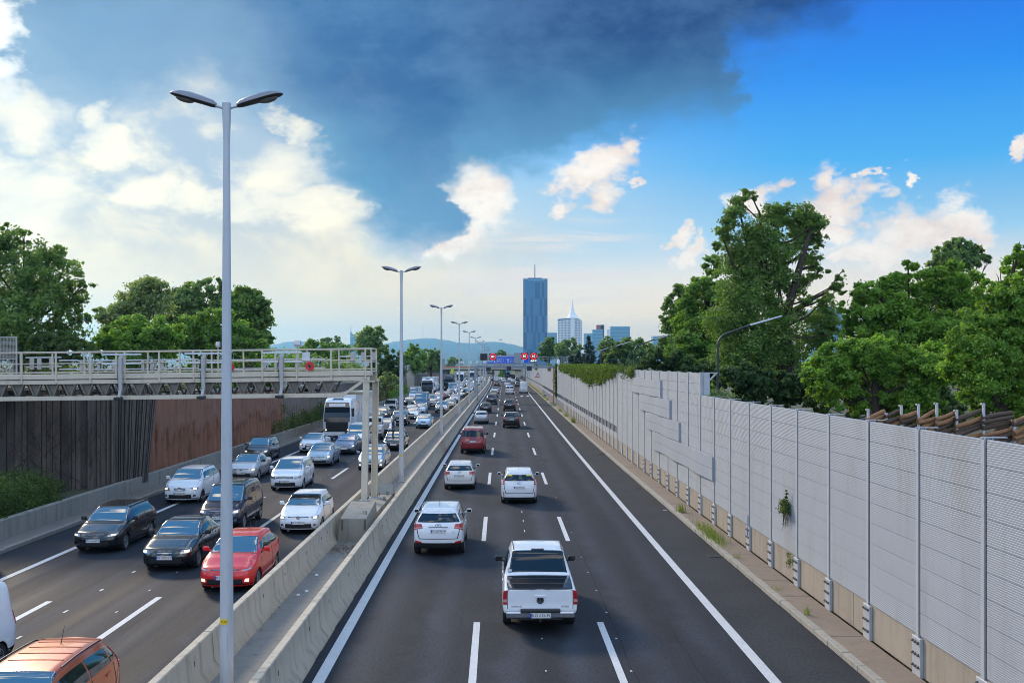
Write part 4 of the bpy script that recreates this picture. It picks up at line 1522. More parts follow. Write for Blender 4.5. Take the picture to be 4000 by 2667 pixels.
# three hanging arms with cameras, each on a pair of cross rails in front
for px in (488, 810, 1114):
    x = gx(px)
    for z in (7.30, 6.90):
        gb('cross_rail', MB().bbox(x - .88, x + .86, -.13, -.075, z, z + .07, .006), M['alurail'])
    h = gb('hanging_arm', MB().bbox(x - .11, x + .09, -.16, -.13, 6.55, 7.28, .008).bbox(x - .10, x + .05, -.30, -.16, 5.72, 7.20, .02).bar((x - .03, -.24, 5.76), (x - .06, -.30, 5.45), .12, .12, up=(0, 1, 0)), M['bracket'])
    gb('camera_box', MB().bbox(x - .20, x + .07, -.42, -.16, 5.33, 5.47, .02).lathe([(.05, 0), (.06, -.08), (.05, -.1)], 10, axis='x', center=(x - .20, -.3, 5.40), close=True), M['blackbox'], parent=h)
    gb('cable', MB().tube([(x - .13, -.2, 7.1), (x - .17, -.24, 6.7), (x - .14, -.22, 6.2), (x - .12, -.22, 5.6)], .012, 5), M['blackbox'], parent=h)
for px in (907, 1219):
    x = gx(px)
    rl = gb('cable_reel', MB().lathe([(.05, -.05), (.19, -.05), (.195, -.03), (.195, .03), (.19, .05), (.05, .05)], 24, axis='y', center=(x, -.07, 6.72)), M['reel'], smooth=40)
    gb('hub', MB().lathe([(.0, -.06), (.075, -.06), (.085, -.02), (.085, .03)], 16, axis='y', center=(x, -.07, 6.72)), M['blackbox'], parent=rl)
    gb('cable', MB().tube([(x + .02, -.1, 6.8), (x + .10, -.03, 7.0), (x + .16, .02, 7.15)], .008, 5).tube([(x - .02, -.13, 6.7), (x - .16, -.1, 6.5)], .008, 5), M['alurail'], parent=rl)
    gb('cabinet', MB().bbox(x - .36, x - .04, .06, .26, 6.92, 7.34, .015), M['box_white'])
for px, w in ((1164, .30), (850, .16)):
    x = gx(px)
    f = gb('floodlight', MB().tube([(x, .4, 7.40), (x, .4, 7.62)], .03, 8).bbox(x - w / 2, x + w / 2, .28, .52, 7.60, 7.86, .03), M['bracket'])
    gb('lens', MB().bbox(x - w / 2 + .02, x + w / 2 - .02, .265, .285, 7.70, 7.84, .004), M['alurail'], parent=f)
    gb('mast', MB().bbox(x - .03, x + .03, .37, .43, 6.45, 7.42, .006))
for px in (300, 548):
    x = gx(px)
    gb('cable_coil', MB().tube([(x + .12 * math.cos(a), dp + .1, 6.62 + .12 * math.sin(a)) for a in np.linspace(0, 6.28, 17)], .014, 6, cap=False).tube([(x + .03 + .11 * math.cos(a), dp + .12, 6.60 + .11 * math.sin(a)) for a in np.linspace(0, 6.28, 17)], .014, 6, cap=False), M['blackbox'])
for px in (318, 378, 580, 708, 990, 1178):
    x = gx(px)
    gb('sensor_head', MB().lathe([(.05, -.09), (.075, -.07), (.075, .08), (.04, .12)], 10, axis='x', center=(x, dp - .25, 5.62), close=True).bbox(x + .12, x + .62, dp - .3, dp - .22, 5.60, 5.66, .006), M['blackbox'])
mb = MB()
x0, x1, z0, z1 = gx(-60), gx(49), 6.45, 8.18
for k in range(34):
    z = z0 + (z1 - z0) * k / 33
    mb.bar((x0, .55, z), (x1, .55, z), .012, .012)
for k in range(20):
    x = x0 + (x1 - x0) * k / 19
    mb.bar((x, .55, z0), (x, .55, z1), .010, .010)
ms = gb('mesh_panel', mb, M['bracket']); tag(ms, kind='stuff')
gb('mesh_frame', MB().bar((x1, .55, z0), (x1, .55, z1), .05, .05).bar((x0, .55, z1), (x1 + .02, .55, z1), .04, .04).bar((x0, .55, 7.2), (x1, .55, 7.2), .03, .03), M['bracket'])

# concrete block carrying the columns
bl = thing('gantry_base', 'grey concrete foundation block between the barrier rows under the gantry columns', 'concrete block', (0, 0, 0))
def bx_(y, o): return A(y) + o
mb = MB()
for (ya, yb, za, zb) in ((37.5, 38.2, .96, 1.02), (38.2, 40.4, 1.02, 1.22)):
    P0 = [(bx_(ya, -5.50), ya, .1), (bx_(ya, -4.30), ya, .1), (bx_(ya, -4.42), ya, za), (bx_(ya, -5.40), ya, za)]
    P1 = [(bx_(yb, -5.50), yb, .1), (bx_(yb, -4.30), yb, .1), (bx_(yb, -4.42), yb, zb), (bx_(yb, -5.40), yb, zb)]
    for i in range(4):
        j = (i + 1) % 4
        mb.quad(P0[i], P1[i], P1[j], P0[j])
    mb.poly(P0); mb.poly(P1[::-1])
mb.build('front_block', M['block'], bl)
mb = MB()
P0 = [(bx_(40.4, -5.52), 40.41, .1), (bx_(40.4, -4.28), 40.41, .1), (bx_(40.4, -4.40), 40.41, .74), (bx_(40.4, -5.42), 40.41, .74)]
P1 = [(bx_(47.2, -5.52), 47.2, .1), (bx_(47.2, -4.28), 47.2, .1), (bx_(47.2, -4.40), 47.2, .70), (bx_(47.2, -5.42), 47.2, .70)]
for i in range(4):
    j = (i + 1) % 4
    mb.quad(P0[i], P1[i], P1[j], P0[j])
mb.poly(P0); mb.poly(P1[::-1])
mb.build('long_block', M['block'], bl)
x = bx_(47, -4.9)
MB().poly([(x - .55, 46.6, .72), (x + .55, 46.6, .72), (x + .45, 47.1, 1.15), (x - .45, 47.1, 1.15)]).poly([(x + .55, 47.6, .3), (x - .55, 47.6, .3), (x - .45, 47.1, 1.15), (x + .45, 47.1, 1.15)]).poly([(x + .55, 46.6, .72), (x + .55, 47.6, .3), (x + .45, 47.1, 1.15)]).poly([(x - .55, 47.6, .3), (x - .55, 46.6, .72), (x - .45, 47.1, 1.15)]).build('end_wedge', M['block'], bl)
x = bx_(37.5, -4.9)
for s in (-1, 1):
    MB().bbox(x + s * .43 - .03, x + s * .43 + .03, 37.46, 37.50, .55, .93, .006).build('lifting_plate', M['bolt'], bl)
mb = MB()
for (dx, y) in ((.3, 38.2), (.35, 40.2), (-.2, 46.3), (.3, 45.9), (.35, 44.2)):
    for k in range(3):
        mb.tube([(bx_(y, -4.9) + dx + k * .05, y, .7), (bx_(y, -4.9) + dx + k * .05, y, 1.15 if y < 40 else .9)], .012, 5)
tag(mb.build('starter_bars', M['bolt'], bl), kind='stuff')

# ------------------------------------------------------------------ speed sign gantry further up the right carriageway
y = 175.0
s = y / FPX
fg = thing('sign_gantry', 'grey steel sign gantry with speed limit displays across the right carriageway', 'gantry', (0, y, 0))
def X(px): return (px - 2000) * s
def Z(py): return CAM_H - (py - 1420) * s
FM = M['far_gantry']
MB().bbox(X(1849), X(2232), 0, .5, Z(1437.5), Z(1428), .02).build('beam', FM, fg)
MB().bbox(X(1853), X(2232), -.3, 1.2, Z(1421), Z(1418.5), .02).build('walkway', FM, fg)
for py in (1393.5, 1403):
    MB().bar((X(2000), -.3, Z(py)), (X(2218), -.3, Z(py)), .07).bar((X(1870), -.3, Z(py)), (X(2000), -.3, Z(py)), .07).build('railing', FM, fg)
for px in (1870, 1885, 1940, 1958, 1976, 2011, 2034, 2064, 2092, 2121, 2157, 2194, 2200, 2206, 2212, 2218):
    MB().bar((X(px), -.3, Z(1437)), (X(px), -.3, Z(1393)), .08).build('railing_post', FM, fg)
MB().bar((X(1856), .1, .55), (X(1856), .1, Z(1437)), .34).build('column', FM, fg)
MB().bar((X(1862.5), 1.2, .5), (X(1862.5), 1.2, Z(1430)), .22).build('column', FM, fg)
MB().bbox(X(1849), X(1866), -.4, 1.6, .1, .6, .03).build('footing', M['bolt'], fg)
MB().bar((X(2231), .2, 1.0), (X(2231), .2, Z(1430)), .3).build('column', FM, fg)


def sq_sign(px0, px1, py0, py1, text=None, extra=None):
    cx, w = (X(px0) + X(px1)) / 2, X(px1) - X(px0)
    zt, zb = Z(py0), Z(py1)
    p = MB().bbox(cx - w / 2, cx + w / 2, -.55, -.32, zb, zt, .01).build('display', M['led_off'], fg)
    MB().bar((cx - w * .55, -.3, zb - .5), (cx - w * .55, -.3, zt), .07).bar((cx + w * .55, -.3, zb - .5), (cx + w * .55, -.3, zt), .07).build('mount', FM, p)
    if text:
        zc = zt - w / 2
        mb = MB()
        r1, r0, n = w * .475, w * .365, 32
        for k in range(n):
            a, b = 2 * math.pi * k / n, 2 * math.pi * (k + 1) / n
            mb.quad((cx + r0 * math.cos(a), -.556, zc + r0 * math.sin(a)), (cx + r0 * math.cos(b), -.556, zc + r0 * math.sin(b)),
                    (cx + r1 * math.cos(b), -.556, zc + r1 * math.sin(b)), (cx + r1 * math.cos(a), -.556, zc + r1 * math.sin(a)))
        mb.build('red_ring', M['led_red'], p)
        tm = text_mesh('digits', text, w * .46, M['led_white'])
        link('digits', tm, p, (cx, -.56, zc), (R(90), 0, 0), (1.0, 1.08, 1))
    if extra:
        mb = MB()
        zc = zb + w * .21
        # car and skid symbol
        for (a, b, c, d) in ((-.45, -.12, -.10, .0), (-.38, -.20, .0, .09), (-.40, -.32, -.15, -.10), (-.24, -.16, -.15, -.10), (-.05, .02, -.12, .1), (.06, .18, -.02, .04), (.2, .27, -.12, .1), (.30, .44, .03, .10), (.30, .44, -.12, -.05)):
            mb.box(cx + a * w, cx + b * w, -.556, -.552, zc + c * w, zc + d * w)
        mb.build('symbol', M['led_white'], p)


sq_sign(1876.5, 1903.5, 1381, 1407)
sq_sign(1912, 1938.7, 1379.8, 1406.5, '80')
sq_sign(2035.5, 2062.3, 1378, 1404.5, '80')
sq_sign(2071, 2097, 1378, 1414, '60', True)
sq_sign(1900, 1917, 1433.7, 1449.7)
sq_sign(1979, 1996.7, 1431.6, 1448.2)
sq_sign(2058.5, 2076.5, 1431.2, 1447.5)

# ------------------------------------------------------------------ blue direction signs on a second gantry
y2 = 340.0
s2 = y2 / FPX
bg_ = thing('direction_sign_gantry', 'blue direction signs with white arrows on a gantry behind the speed displays', 'road sign', (0, y2, 0))
def X2(px): return (px - 2000) * s2
def Z2(py): return CAM_H - (py - 1420) * s2
MB().bbox(X2(1895), X2(2085), .3, 1.0, Z2(1424), Z2(1418.5), .03).build('beam', FM, bg_)
for px, z0 in ((1897, .1), (2053, .5)):
    MB().bar((X2(px), .6, z0), (X2(px), .6, Z2(1420)), .7 if px < 2000 else .35).build('column', FM, bg_)
ld = MB()
for k in range(9):
    ld.bar((X2(2046), .2, 1.0 + k * .7), (X2(2060), .2, 1.0 + k * .7), .10)
ld.bar((X2(2046), .2, .4), (X2(2046), .2, Z2(1438)), .16).bar((X2(2060), .2, .4), (X2(2060), .2, Z2(1438)), .16).build('ladder', M['lamp_paint'], bg_)
for (p0, p1, q0, q1, lines, arrow) in ((1927, 1976, 1389.5, 1418, ('Praha  S', 'Brno  S1'), 1933), (1976.6, 2012, 1389.5, 1418, ('Vienna Int', 'Donau'), 1984.5),
                                       (2041, 2071, 1389, 1417, ('W', ''), 2044), (1901, 1926, 1411.5, 1419, ('', ''), None)):
    p = MB().bbox(X2(p0), X2(p1), 0, .12, Z2(q1), Z2(q0), .02).build('sign_board', M['sign_blue'], bg_)
    h = Z2(q0) - Z2(q1)
    if arrow:
        ax_ = X2(arrow); mb = MB()
        mb.box(ax_ - .13, ax_ + .13, -.012, -.004, Z2(q1) + .15, Z2(q1) + h * .48)
        mb.poly([(ax_ - .45, -.012, Z2(q1) + h * .42), (ax_ + .45, -.012, Z2(q1) + h * .42), (ax_, -.012, Z2(q1) + h * .68)])
        mb.build('arrow', M['white_ink'], p)
    for k, ln in enumerate(lines):
        if ln:
            tm = text_mesh('lettering', ln, .72, M['white_ink'], 'LEFT')
            link('lettering', tm, p, (X2(arrow) + .75, -.012, Z2(q0) - h * (.46 + .28 * k)), (R(90), 0, 0))
    MB().box(X2(p0) + .05, X2(p1) - .05, -.01, -.002, Z2(q0) - .12, Z2(q0) - .05).build('border', M['white_ink'], p)
MB().bbox(X2(2008), X2(2035), -.9, -.7, Z2(1420), Z2(1378), .03).build('grey_board', M['sign_back'], bg_)

# ------------------------------------------------------------------ the overpass
yb = 425.0
sb = yb / FPX
br = thing('overpass', 'pale concrete overpass with an orange edge beam crossing the whole road', 'bridge', (0, yb, 0))
def X3(px): return (px - 2000) * sb
def Z3(py): return CAM_H - (py - 1420) * sb
XA, XB = X3(1560), X3(2035)
MB().bbox(XA, XB, 0, 16, Z3(1443.5), Z3(1434.3), .05).build('deck', M['bridge'], br)
MB().bbox(XA, XB, -.15, .3, Z3(1434.2), Z3(1430.5), .03).build('edge_beam', M['orange_beam'], br)
MB().box(XA, XB, .4, 15.8, Z3(1448), Z3(1443.6)).build('girder', M['dark_under'], br)
for py in (1419, 1424):
    MB().bar((XA, .1, Z3(py)), (XB, .1, Z3(py)), .10).build('railing', FM, br)
for k in range(26):
    px = 1700 + k * 12
    MB().bar((X3(px), .1, Z3(1431)), (X3(px), .1, Z3(1418.5)), .10).build('railing_post', FM, br)
for k in range(16):
    px = 1790 + k * 7.4
    MB().bbox(X3(px) + .03, X3(px + 7.4) - .03, 3.0, 3.06, Z3(1421), Z3(1409.5), .01).build('screen_panel', M['teal_panel'] if k % 4 in (0, 3) else M['pale_panel'], br)
for px in (1896, 1925, 1968):
    MB().bar((X3(px), 6, 0), (X3(px), 6, Z3(1448)), .8).build('pier', M['bridge'], br)
for (px0, px1) in ((1560, 1748), (2012, 2060)):
    MB().bbox(X3(px0), X3(px1), 1.0, 15, -.1, Z3(1443.6), .05).build('abutment', M['dark_under'] if px0 < 1700 else M['bridge'], br)
y = 432
tag(MB().bbox(-7.8, -4.9, 0, 3, 0, 3.2, .03).build('painted_wall', M['graffiti'], loc=(-.5, 470, 0)), 'pale wall with faded graffiti standing under the far overpass', 'wall')
t = thing('yellow_sign', 'small yellow green board on a post at the left before the overpass', 'road sign', at(1767, 1455, 400))
MB().box(-.5, .5, -.03, .03, -.4, 1.6).build('board', pm('yellow green board', (.5, .6, .03), .5), t)
MB().bar((0, .05, -3), (0, .05, 0), .1).build('post', FM, t)

# ------------------------------------------------------------------ hills and the far city
def ridge(name, pts, Y, depth, seed):
    """pts: skyline in photo pixels; the hill slopes down towards the camera and away"""
    r_ = np.random.default_rng(seed)
    xs = np.array([(p[0] - 2000) * Y / FPX for p in pts]); zs = np.array([CAM_H - (p[1] - 1420) * Y / FPX for p in pts])
    n, m_ = 320, 22
    X = np.linspace(xs[0], xs[-1], n)
    z0 = np.interp(X, xs, zs)
    k = np.ones(9) / 9
    z0 = np.convolve(np.pad(z0, 4, mode='edge'), k, 'valid')
    z0 = z0 + r_.normal(size=n) * 1.6
    P = np.zeros((n, m_, 3))
    rough = r_.normal(size=(n, m_)); rough = (rough + np.roll(rough, 1, 0) + np.roll(rough, 1, 1)) / 2
    for j in range(m_):
        t = j / (m_ - 1) * 2 - 1              # -1 near foot, 0 crest, 1 far foot
        sh = math.cos(t * math.pi / 2) ** (1.1 if t < 0 else 1.0)
        P[:, j, 0] = X
        P[:, j, 1] = Y + t * depth + 120 * np.sin(X / 900 + seed)
        P[:, j, 2] = z0 * sh + rough[:, j] * 4 * sh - 2
    return tag(MB().grid(P).build(name, M['hill'], smooth=180), kind='structure')


d = 1.7007
ridge('hills', [(x * d, y * d) for x, y in [(-400, 815), (300, 812), (560, 806), (640, 790), (680, 780), (725, 785), (790, 795), (830, 800), (870, 790), (910, 783), (950, 776), (985, 773), (1020, 780),
      (1060, 788), (1090, 790), (1125, 784), (1152, 781), (1175, 788), (1200, 800), (1260, 815), (1500, 822), (2700, 826)]], 11500, 1200, 3)
ridge('hills', [(x * d, y * d) for x, y in [(-400, 826), (600, 822), (800, 815), (950, 806), (1050, 812), (1130, 803), (1210, 816), (1400, 826), (2700, 828)]], 9000, 700, 5)
p = D(971.5, 772, 11500)
t = thing('hill_mast', 'thin transmitter mast standing on the far hill crest', 'mast', (p.x, p.y, p.z - 8))
MB().tube([(0, 0, 0), (0, 0, 60), (0, 0, 165)], [4.6, 3.2, 1.2], 6).build('mast', M['far_gantry'], t)
MB().tube([(0, 0, 34), (0, 0, 40)], [4.2, 4.2], 6).build('platform', M['far_gantry'], t)
p = D(985, 778, 11400)
t = thing('hill_house', 'pale building group on the far hill below the mast', 'building', (p.x, p.y - 60, p.z - 18))
MB().box(-38, 22, 0, 20, 0, 14).box(22, 34, 0, 20, 0, 26).build('wall', M['bridge'], t)
p = D(1150, 781, 11400)
t = thing('hill_church', 'tiny twin towered church on the right hill crest', 'church', (p.x, p.y - 30, p.z - 6))
MB().box(-14, 14, 0, 20, 0, 12).box(-10, -6, -1, 3, 0, 26).box(4, 8, -1, 3, 0, 26).build('wall', M['bridge'], t)

M['tower_a'] = pm('blue grey glass', (0.055, 0.19, 0.36), 0.28, 0.0, var=0.12, scale=0.02, spec=0.6)
M['tower_b'] = pm('dark blue glass', (0.018, 0.075, 0.19), 0.25, 0.0, var=0.12, scale=0.02, spec=0.6)
M['tower_c'] = pm('floor edge band', (0.035, 0.10, 0.18), 0.5)
M['tower_fr'] = pm('tower edge frame', (0.10, 0.07, 0.085), 0.5)
M['hi_white'] = pm('white facade', (0.86, 0.82, 0.77), 0.6)
M['hi_win'] = pm('facade window', (0.10, 0.13, 0.17), 0.15)
M['glass_city'] = pm('pale city glass', (0.22, 0.42, 0.52), 0.25, var=0.15, scale=0.03)
M['glass_band'] = pm('dark city band', (0.10, 0.22, 0.30), 0.3)
M['red_city'] = pm('red facade', (0.36, 0.085, 0.075), 0.6)

# the dark blue tower
Yt = 2470.0
st = Yt / FPX
def TX(c, o=0): return (1750 + c / 2.94 - 2000) * st      # columns of a 2.94x enlargement starting at 1750,1000
def TZ(r): return CAM_H - (1000 + r / 2.94 - 1420) * st
tw = thing('skyscraper', 'tall slim dark blue glass tower with shifted vertical bands and a roof mast', 'skyscraper', (0, Yt, 0))
xl, xr, zt = TX(868), TX(1140), TZ(262)
mb = MB().box(xl, xr, 0, 40, 0, zt)
mb.build('facade', M['tower_a'], tw)
panels = [(1000, 1052, 300, 485), (1079, 1104, 300, 485), (869, 897, 488, 682), (947, 974, 488, 682), (1054, 1080, 488, 682), (1108, 1139, 488, 682),
          (903, 925, 684, 876), (953, 978, 684, 876), (1003, 1029, 684, 876), (1083, 1109, 684, 876),
          (870, 903, 878, 1072), (981, 1004, 878, 1072), (1031, 1057, 878, 1072), (1111, 1141, 878, 1072), (903, 979, 1075, 1200), (1060, 1085, 1075, 1200)]
for (a, b, c_, e) in panels:
    MB().box(TX(a), TX(b), -.5, 0.2, TZ(e), TZ(c_)).build('glass_band', M['tower_b'], tw)
mb = MB()
for k in range(58):
    z = 6 + k * (zt - 8) / 58
    mb.box(xl - .1, xr + .1, -.75, -.5, z, z + .5)
tag(mb.build('floor_edges', M['tower_c'], tw), kind='stuff')
for q in (485.5, 683, 877, 1073):
    MB().box(xl - .2, xr + .2, -.8, 0, TZ(q) - .5, TZ(q) + .5).build('ledge', M['tower_c'], tw)
MB().box(xl - .6, xl, -.6, 40, 0, zt).box(xr, xr + .6, -.6, 40, 0, zt).build('edge_frame', M['tower_fr'], tw)
MB().box(TX(918), TX(1080), 3, 36, zt, TZ(249)).build('plant_room', M['tower_b'], tw)
for k in range(6):
    MB().box(TX(920 + k * 33), TX(944 + k * 33), -.9, .2, TZ(283), TZ(268)).build('pane', M['glass_city'], tw)
mb = MB()
for (a, b) in ((868, 918), (1080, 1139)):
    for k in range(5):
        c_ = a + (b - a) * k / 4
        mb.bar((TX(c_), 0, zt), (TX(c_), 0, TZ(256)), .8)
    mb.bar((TX(a), 0, TZ(256)), (TX(b), 0, TZ(256)), .8).bar((TX(a), 0, TZ(270)), (TX(b), 0, TZ(270)), .6)
mb.build('roof_frame', M['tower_fr'], tw)
mb = MB()
z = TZ(249)
while z < TZ(120):
    mb.tube([(TX(998), 8, z), (TX(998), 8, z + 5)], [1.5, 1.1], 6); z += 5.4
    mb.box(TX(998) - 2.2, TX(998) + 2.2, 7, 9, z - .6, z)
mb.build('mast', M['far_gantry'], tw)

# white high rise with a curved spire
Yw = 2200.0
sw = Yw / FPX
def WXc(c): return (1750 + c / 2.94 - 2000) * sw
def WZ(r): return CAM_H - (1000 + r / 2.94 - 1420) * sw
hw = thing('white_high_rise', 'white residential high rise with rows of windows and a curved needle spire', 'skyscraper', (0, Yw, 0))
MB().extrude([Vector((WXc(1258), 0, 0)), Vector((WXc(1412), 0, 0)), Vector((WXc(1412), 0, WZ(704))), Vector((WXc(1300), 0, WZ(716))), Vector((WXc(1258), 0, WZ(720)))], (0, 0, 0), (0, 28, 0)).build('wing', M['hi_white'], hw)
MB().extrude([Vector((WXc(1452), 4, 0)), Vector((WXc(1543), 4, 0)), Vector((WXc(1543), 4, WZ(752))), Vector((WXc(1525), 4, WZ(725))), Vector((WXc(1500), 4, WZ(712))), Vector((WXc(1452), 4, WZ(704)))], (0, 0, 0), (0, 24, 0)).build('wing', M['hi_white'], hw)
MB().box(WXc(1412), WXc(1452), -6, 20, 0, WZ(704)).build('stair_tower', M['hi_white'], hw)
for (a, b, r0, yy) in ((1262, 1408, 742, -.4), (1456, 1541, 742, 3.6)):
    for k in range(15):
        r = r0 + k * 19
        n = int((b - a) / 15)
        mb = MB()
        for q in range(n):
            c0 = a + (b - a) * q / n
            mb.box(WXc(c0 + 2), WXc(c0 + (b - a) / n * .62), yy, yy + .5, WZ(r + 11), WZ(r + 2))
        o = mb.build('window_row', M['hi_win'], hw)
MB().extrude([Vector((WXc(1262), -.6, WZ(738))), Vector((WXc(1408), -.6, WZ(724))), Vector((WXc(1408), -.6, WZ(712))), Vector((WXc(1300), -.6, WZ(722))), Vector((WXc(1266), -.6, WZ(728)))], (0, 0, 0), (0, .4, 0)).build('attic_glazing', M['hi_win'], hw)
prof = [(15.5, WZ(714)), (10.2, WZ(690)), (7.0, WZ(664)), (4.4, WZ(630)), (2.5, WZ(590)), (1.4, WZ(550)), (.8, WZ(515)), (.4, WZ(490))]
MB().lathe(prof, 16, center=(WXc(1432), 10, 0), close=True).build('spire', M['hi_white'], hw, smooth=60)


def city_block(name, label, Y, c0, c1, r0, r1, mat_, bands, extra=()):
    s_ = Y / FPX
    fx = lambda c: (1750 + c / 2.94 - 2000) * s_
    fz = lambda r: CAM_H - (1000 + r / 2.94 - 1420) * s_
    t = thing(name, label, 'building', (0, Y, 0))
    MB().box(fx(c0), fx(c1), 0, 25, 0, fz(r0)).build('body', mat_, t)
    for (a, b, rr, m2) in extra:
        MB().box(fx(a), fx(b), 2, 20, 0, fz(rr)).build('wing', m2, t)
    n = bands
    for k in range(n):
        z0 = fz(r0) - 4 - k * 3.6
        if z0 > 0:
            MB().box(fx(c0) + .6, fx(c1) - .6, -.3, 0, z0, z0 + 1.5).build('window_band', M['glass_band'], t)
    return t


city_block('office_block', 'pale blue glass office block with a red brown slab behind it', 2500, 1660, 1783, 843, 980, M['glass_city'], 18, ((1708, 1795, 790, M['red_city']), (1563, 1690, 886, M['glass_city']), (1755, 1790, 788, M['hi_white'])))
city_block('office_block', 'pale blue office slab with white floor bands, right of the red one', 2600, 1866, 2090, 806, 950, M['glass_city'], 22, ((1822, 1900, 842, M['hi_white']),))
city_block('office_block', 'low pale blue glass block just right of the dark tower', 2400, 1148, 1262, 880, 980, M['glass_city'], 12, ((1185, 1240, 872, M['hi_white']),))
# right, between the trees
def px_block(name, label, Y, x0, x1, ytop, mat_, n, extra=()):
    return city_block(name, label, Y, (x0 - 1750) * 2.94, (x1 - 1750) * 2.94, (ytop - 1000) * 2.94, 1400, mat_, n, [((a - 1750) * 2.94, (b - 1750) * 2.94, (t_ - 1000) * 2.94, m_) for a, b, t_, m_ in extra])


px_block('office_tower', 'blue glass office tower glimpsed between the poplar and the green trees on the right', 1700, 3168, 3290, 1208, M['glass_city'], 30, ((3205, 3252, 1194, M['glass_band']),))
px_block('office_tower', 'small pale building glimpsed left of the tall poplar', 1700, 2552, 2600, 1312, M['glass_city'], 14)
Ym = 4200.0
t = thing('glass_tower', 'slim pale glass tower with a slanted top and twin masts before the hills', 'skyscraper', (0, Ym, 0))
p0, p1 = at(1368, 1420, Ym), at(1401, 1420, Ym)
z0, z1 = at(0, 1296, Ym).z, at(0, 1325, Ym).z
MB().extrude([Vector((p0.x, 0, 0)), Vector((p1.x, 0, 0)), Vector((p1.x, 0, z1 - 8)), Vector(((p0.x + p1.x) / 2, 0, (z0 + z1) / 2 - 6)), Vector((p0.x, 0, z0))], (0, 0, 0), (0, 30, 0)).build('body', M['glass_city'], t)
for k in range(20):
    MB().box(p0.x + 1, p1.x - 1, -.4, 0, 20 + k * 5, 22 + k * 5).build('floor_band', M['glass_band'], t)
MB().tube([(p0.x + 1, 2, z0), (p0.x + 1, 2, z0 + 27)], .5, 5).tube([(p0.x + 4, 2, z0 - 4), (p0.x + 4, 2, z0 + 27)], .5, 5).build('mast', M['far_gantry'], t)
# low far roofs along the horizon behind the overpass
for i, (px0, px1, py) in enumerate(((1930, 1960, 1383), (1962, 1985, 1380), (1985, 2010, 1386), (1690, 1730, 1400))):
    px_block('far_house', ['pale low house roof behind the speed displays', 'second pale low house behind the blue signs', 'third pale low house left of the dark tower foot', 'low pale house far left beyond the overpass'][i], 700 + 60 * i, px0, px1, py, M['bridge'], 0)

# ------------------------------------------------------------------ air
def haze():
    m = bpy.data.materials.new('haze')
    m.use_nodes = True
    g = NT(m.node_tree)
    out = g.n('ShaderNodeOutputMaterial')
    v = g.n('ShaderNodeVolumePrincipled')
    v.inputs['Color'].default_value = (0.26, 0.64, 1.0, 1)
    v.inputs['Density'].default_value = HAZE_D
    v.inputs['Anisotropy'].default_value = 0.65
    g.t.links.new(v.outputs[0], out.inputs['Volume'])
    o = MB().box(-7500, 7500, -80, 13600, -1.2, 480).build('haze', m)
    tag(o, kind='stuff')


HAZE_D = 7.5e-5
if HAZE_D:
    haze()

# ------------------------------------------------------------------ vegetation
LEAF_SHAPE = np.array([(0, -.5), (.30, -.05), (.05, .5), (-.30, .05)])


def leaf_mesh(name, blobs, n, size, mat_, seed, up=0.35, clump=0.20, droop=0.0, fill=0.25, sub=26, aspect=1.0):
    """blobs: (x, y, z, rx, ry, rz); leaves gather in clumps near the surface of each"""
    n, size = int(n * 1.55), size * .78
    r_ = np.random.default_rng(seed)
    B = np.array(blobs, float)
    w = (B[:, 3] * B[:, 5]); w = w / w.sum()
    cen, rad, ctr, pws = [], [], [], []
    for b, wi in zip(B, w):
        k = max(5, int(sub * len(B) * wi))
        v = r_.normal(size=(k, 3)); v /= np.linalg.norm(v, axis=1)[:, None]
        s = np.where(r_.random(k) < fill, r_.uniform(.2, .7, k), r_.uniform(.72, 1.02, k))
        cen.append(b[:3] + v * b[3:6] * s[:, None]); ctr.append(np.repeat(b[None, :3], k, 0))
        q = r_.uniform(.6, 1.35, k)
        rad.append(np.repeat((b[3] * b[4] * b[5]) ** (1 / 3), k) * clump * q); pws.append(q * q / (q * q).sum() * wi)
    cen, rad, ctr = np.concatenate(cen), np.concatenate(rad), np.concatenate(ctr)
    pw = np.concatenate(pws); pw /= pw.sum()
    idx = r_.choice(len(cen), n, p=pw)
    tone_c = r_.uniform(0, 1, len(cen))
    off = r_.normal(size=(n, 3)) * .62
    off[:, 2] *= .75
    p = cen[idx] + off * rad[idx][:, None]
    p[:, 2] -= droop * np.abs(off[:, 2]) * rad[idx]
    nrm = (p - ctr[idx]); nrm /= np.linalg.norm(nrm, axis=1)[:, None] + 1e-6
    nrm = nrm * .7 + r_.normal(size=(n, 3)) * .75 + np.array([0, 0, up])
    nrm /= np.linalg.norm(nrm, axis=1)[:, None]
    t = np.cross(nrm, r_.normal(size=(n, 3))); t /= np.linalg.norm(t, axis=1)[:, None] + 1e-9
    b = np.cross(nrm, t)
    s = size * r_.uniform(.6, 1.4, n)
    V = p[:, None, :] + (t[:, None, :] * LEAF_SHAPE[None, :, 0:1] * aspect + b[:, None, :] * LEAF_SHAPE[None, :, 1:2]) * s[:, None, None]
    me = bpy.data.meshes.new(name)
    me.vertices.add(n * 4)
    me.vertices.foreach_set('co', V.reshape(-1))
    me.loops.add(n * 4)
    me.loops.foreach_set('vertex_index', np.arange(n * 4))
    me.polygons.add(n)
    me.polygons.foreach_set('loop_start', np.arange(0, n * 4, 4))
    me.polygons.foreach_set('loop_total', np.full(n, 4))
    a = me.attributes.new('tone', 'FLOAT', 'FACE')
    a.data.foreach_set('value', np.clip(tone_c[idx] * .6 + r_.uniform(0, 1, n) * .5 - .05, 0, 1).astype(np.float32))
    me.materials.append(mat_)
    me.update(calc_edges=True)
    return me


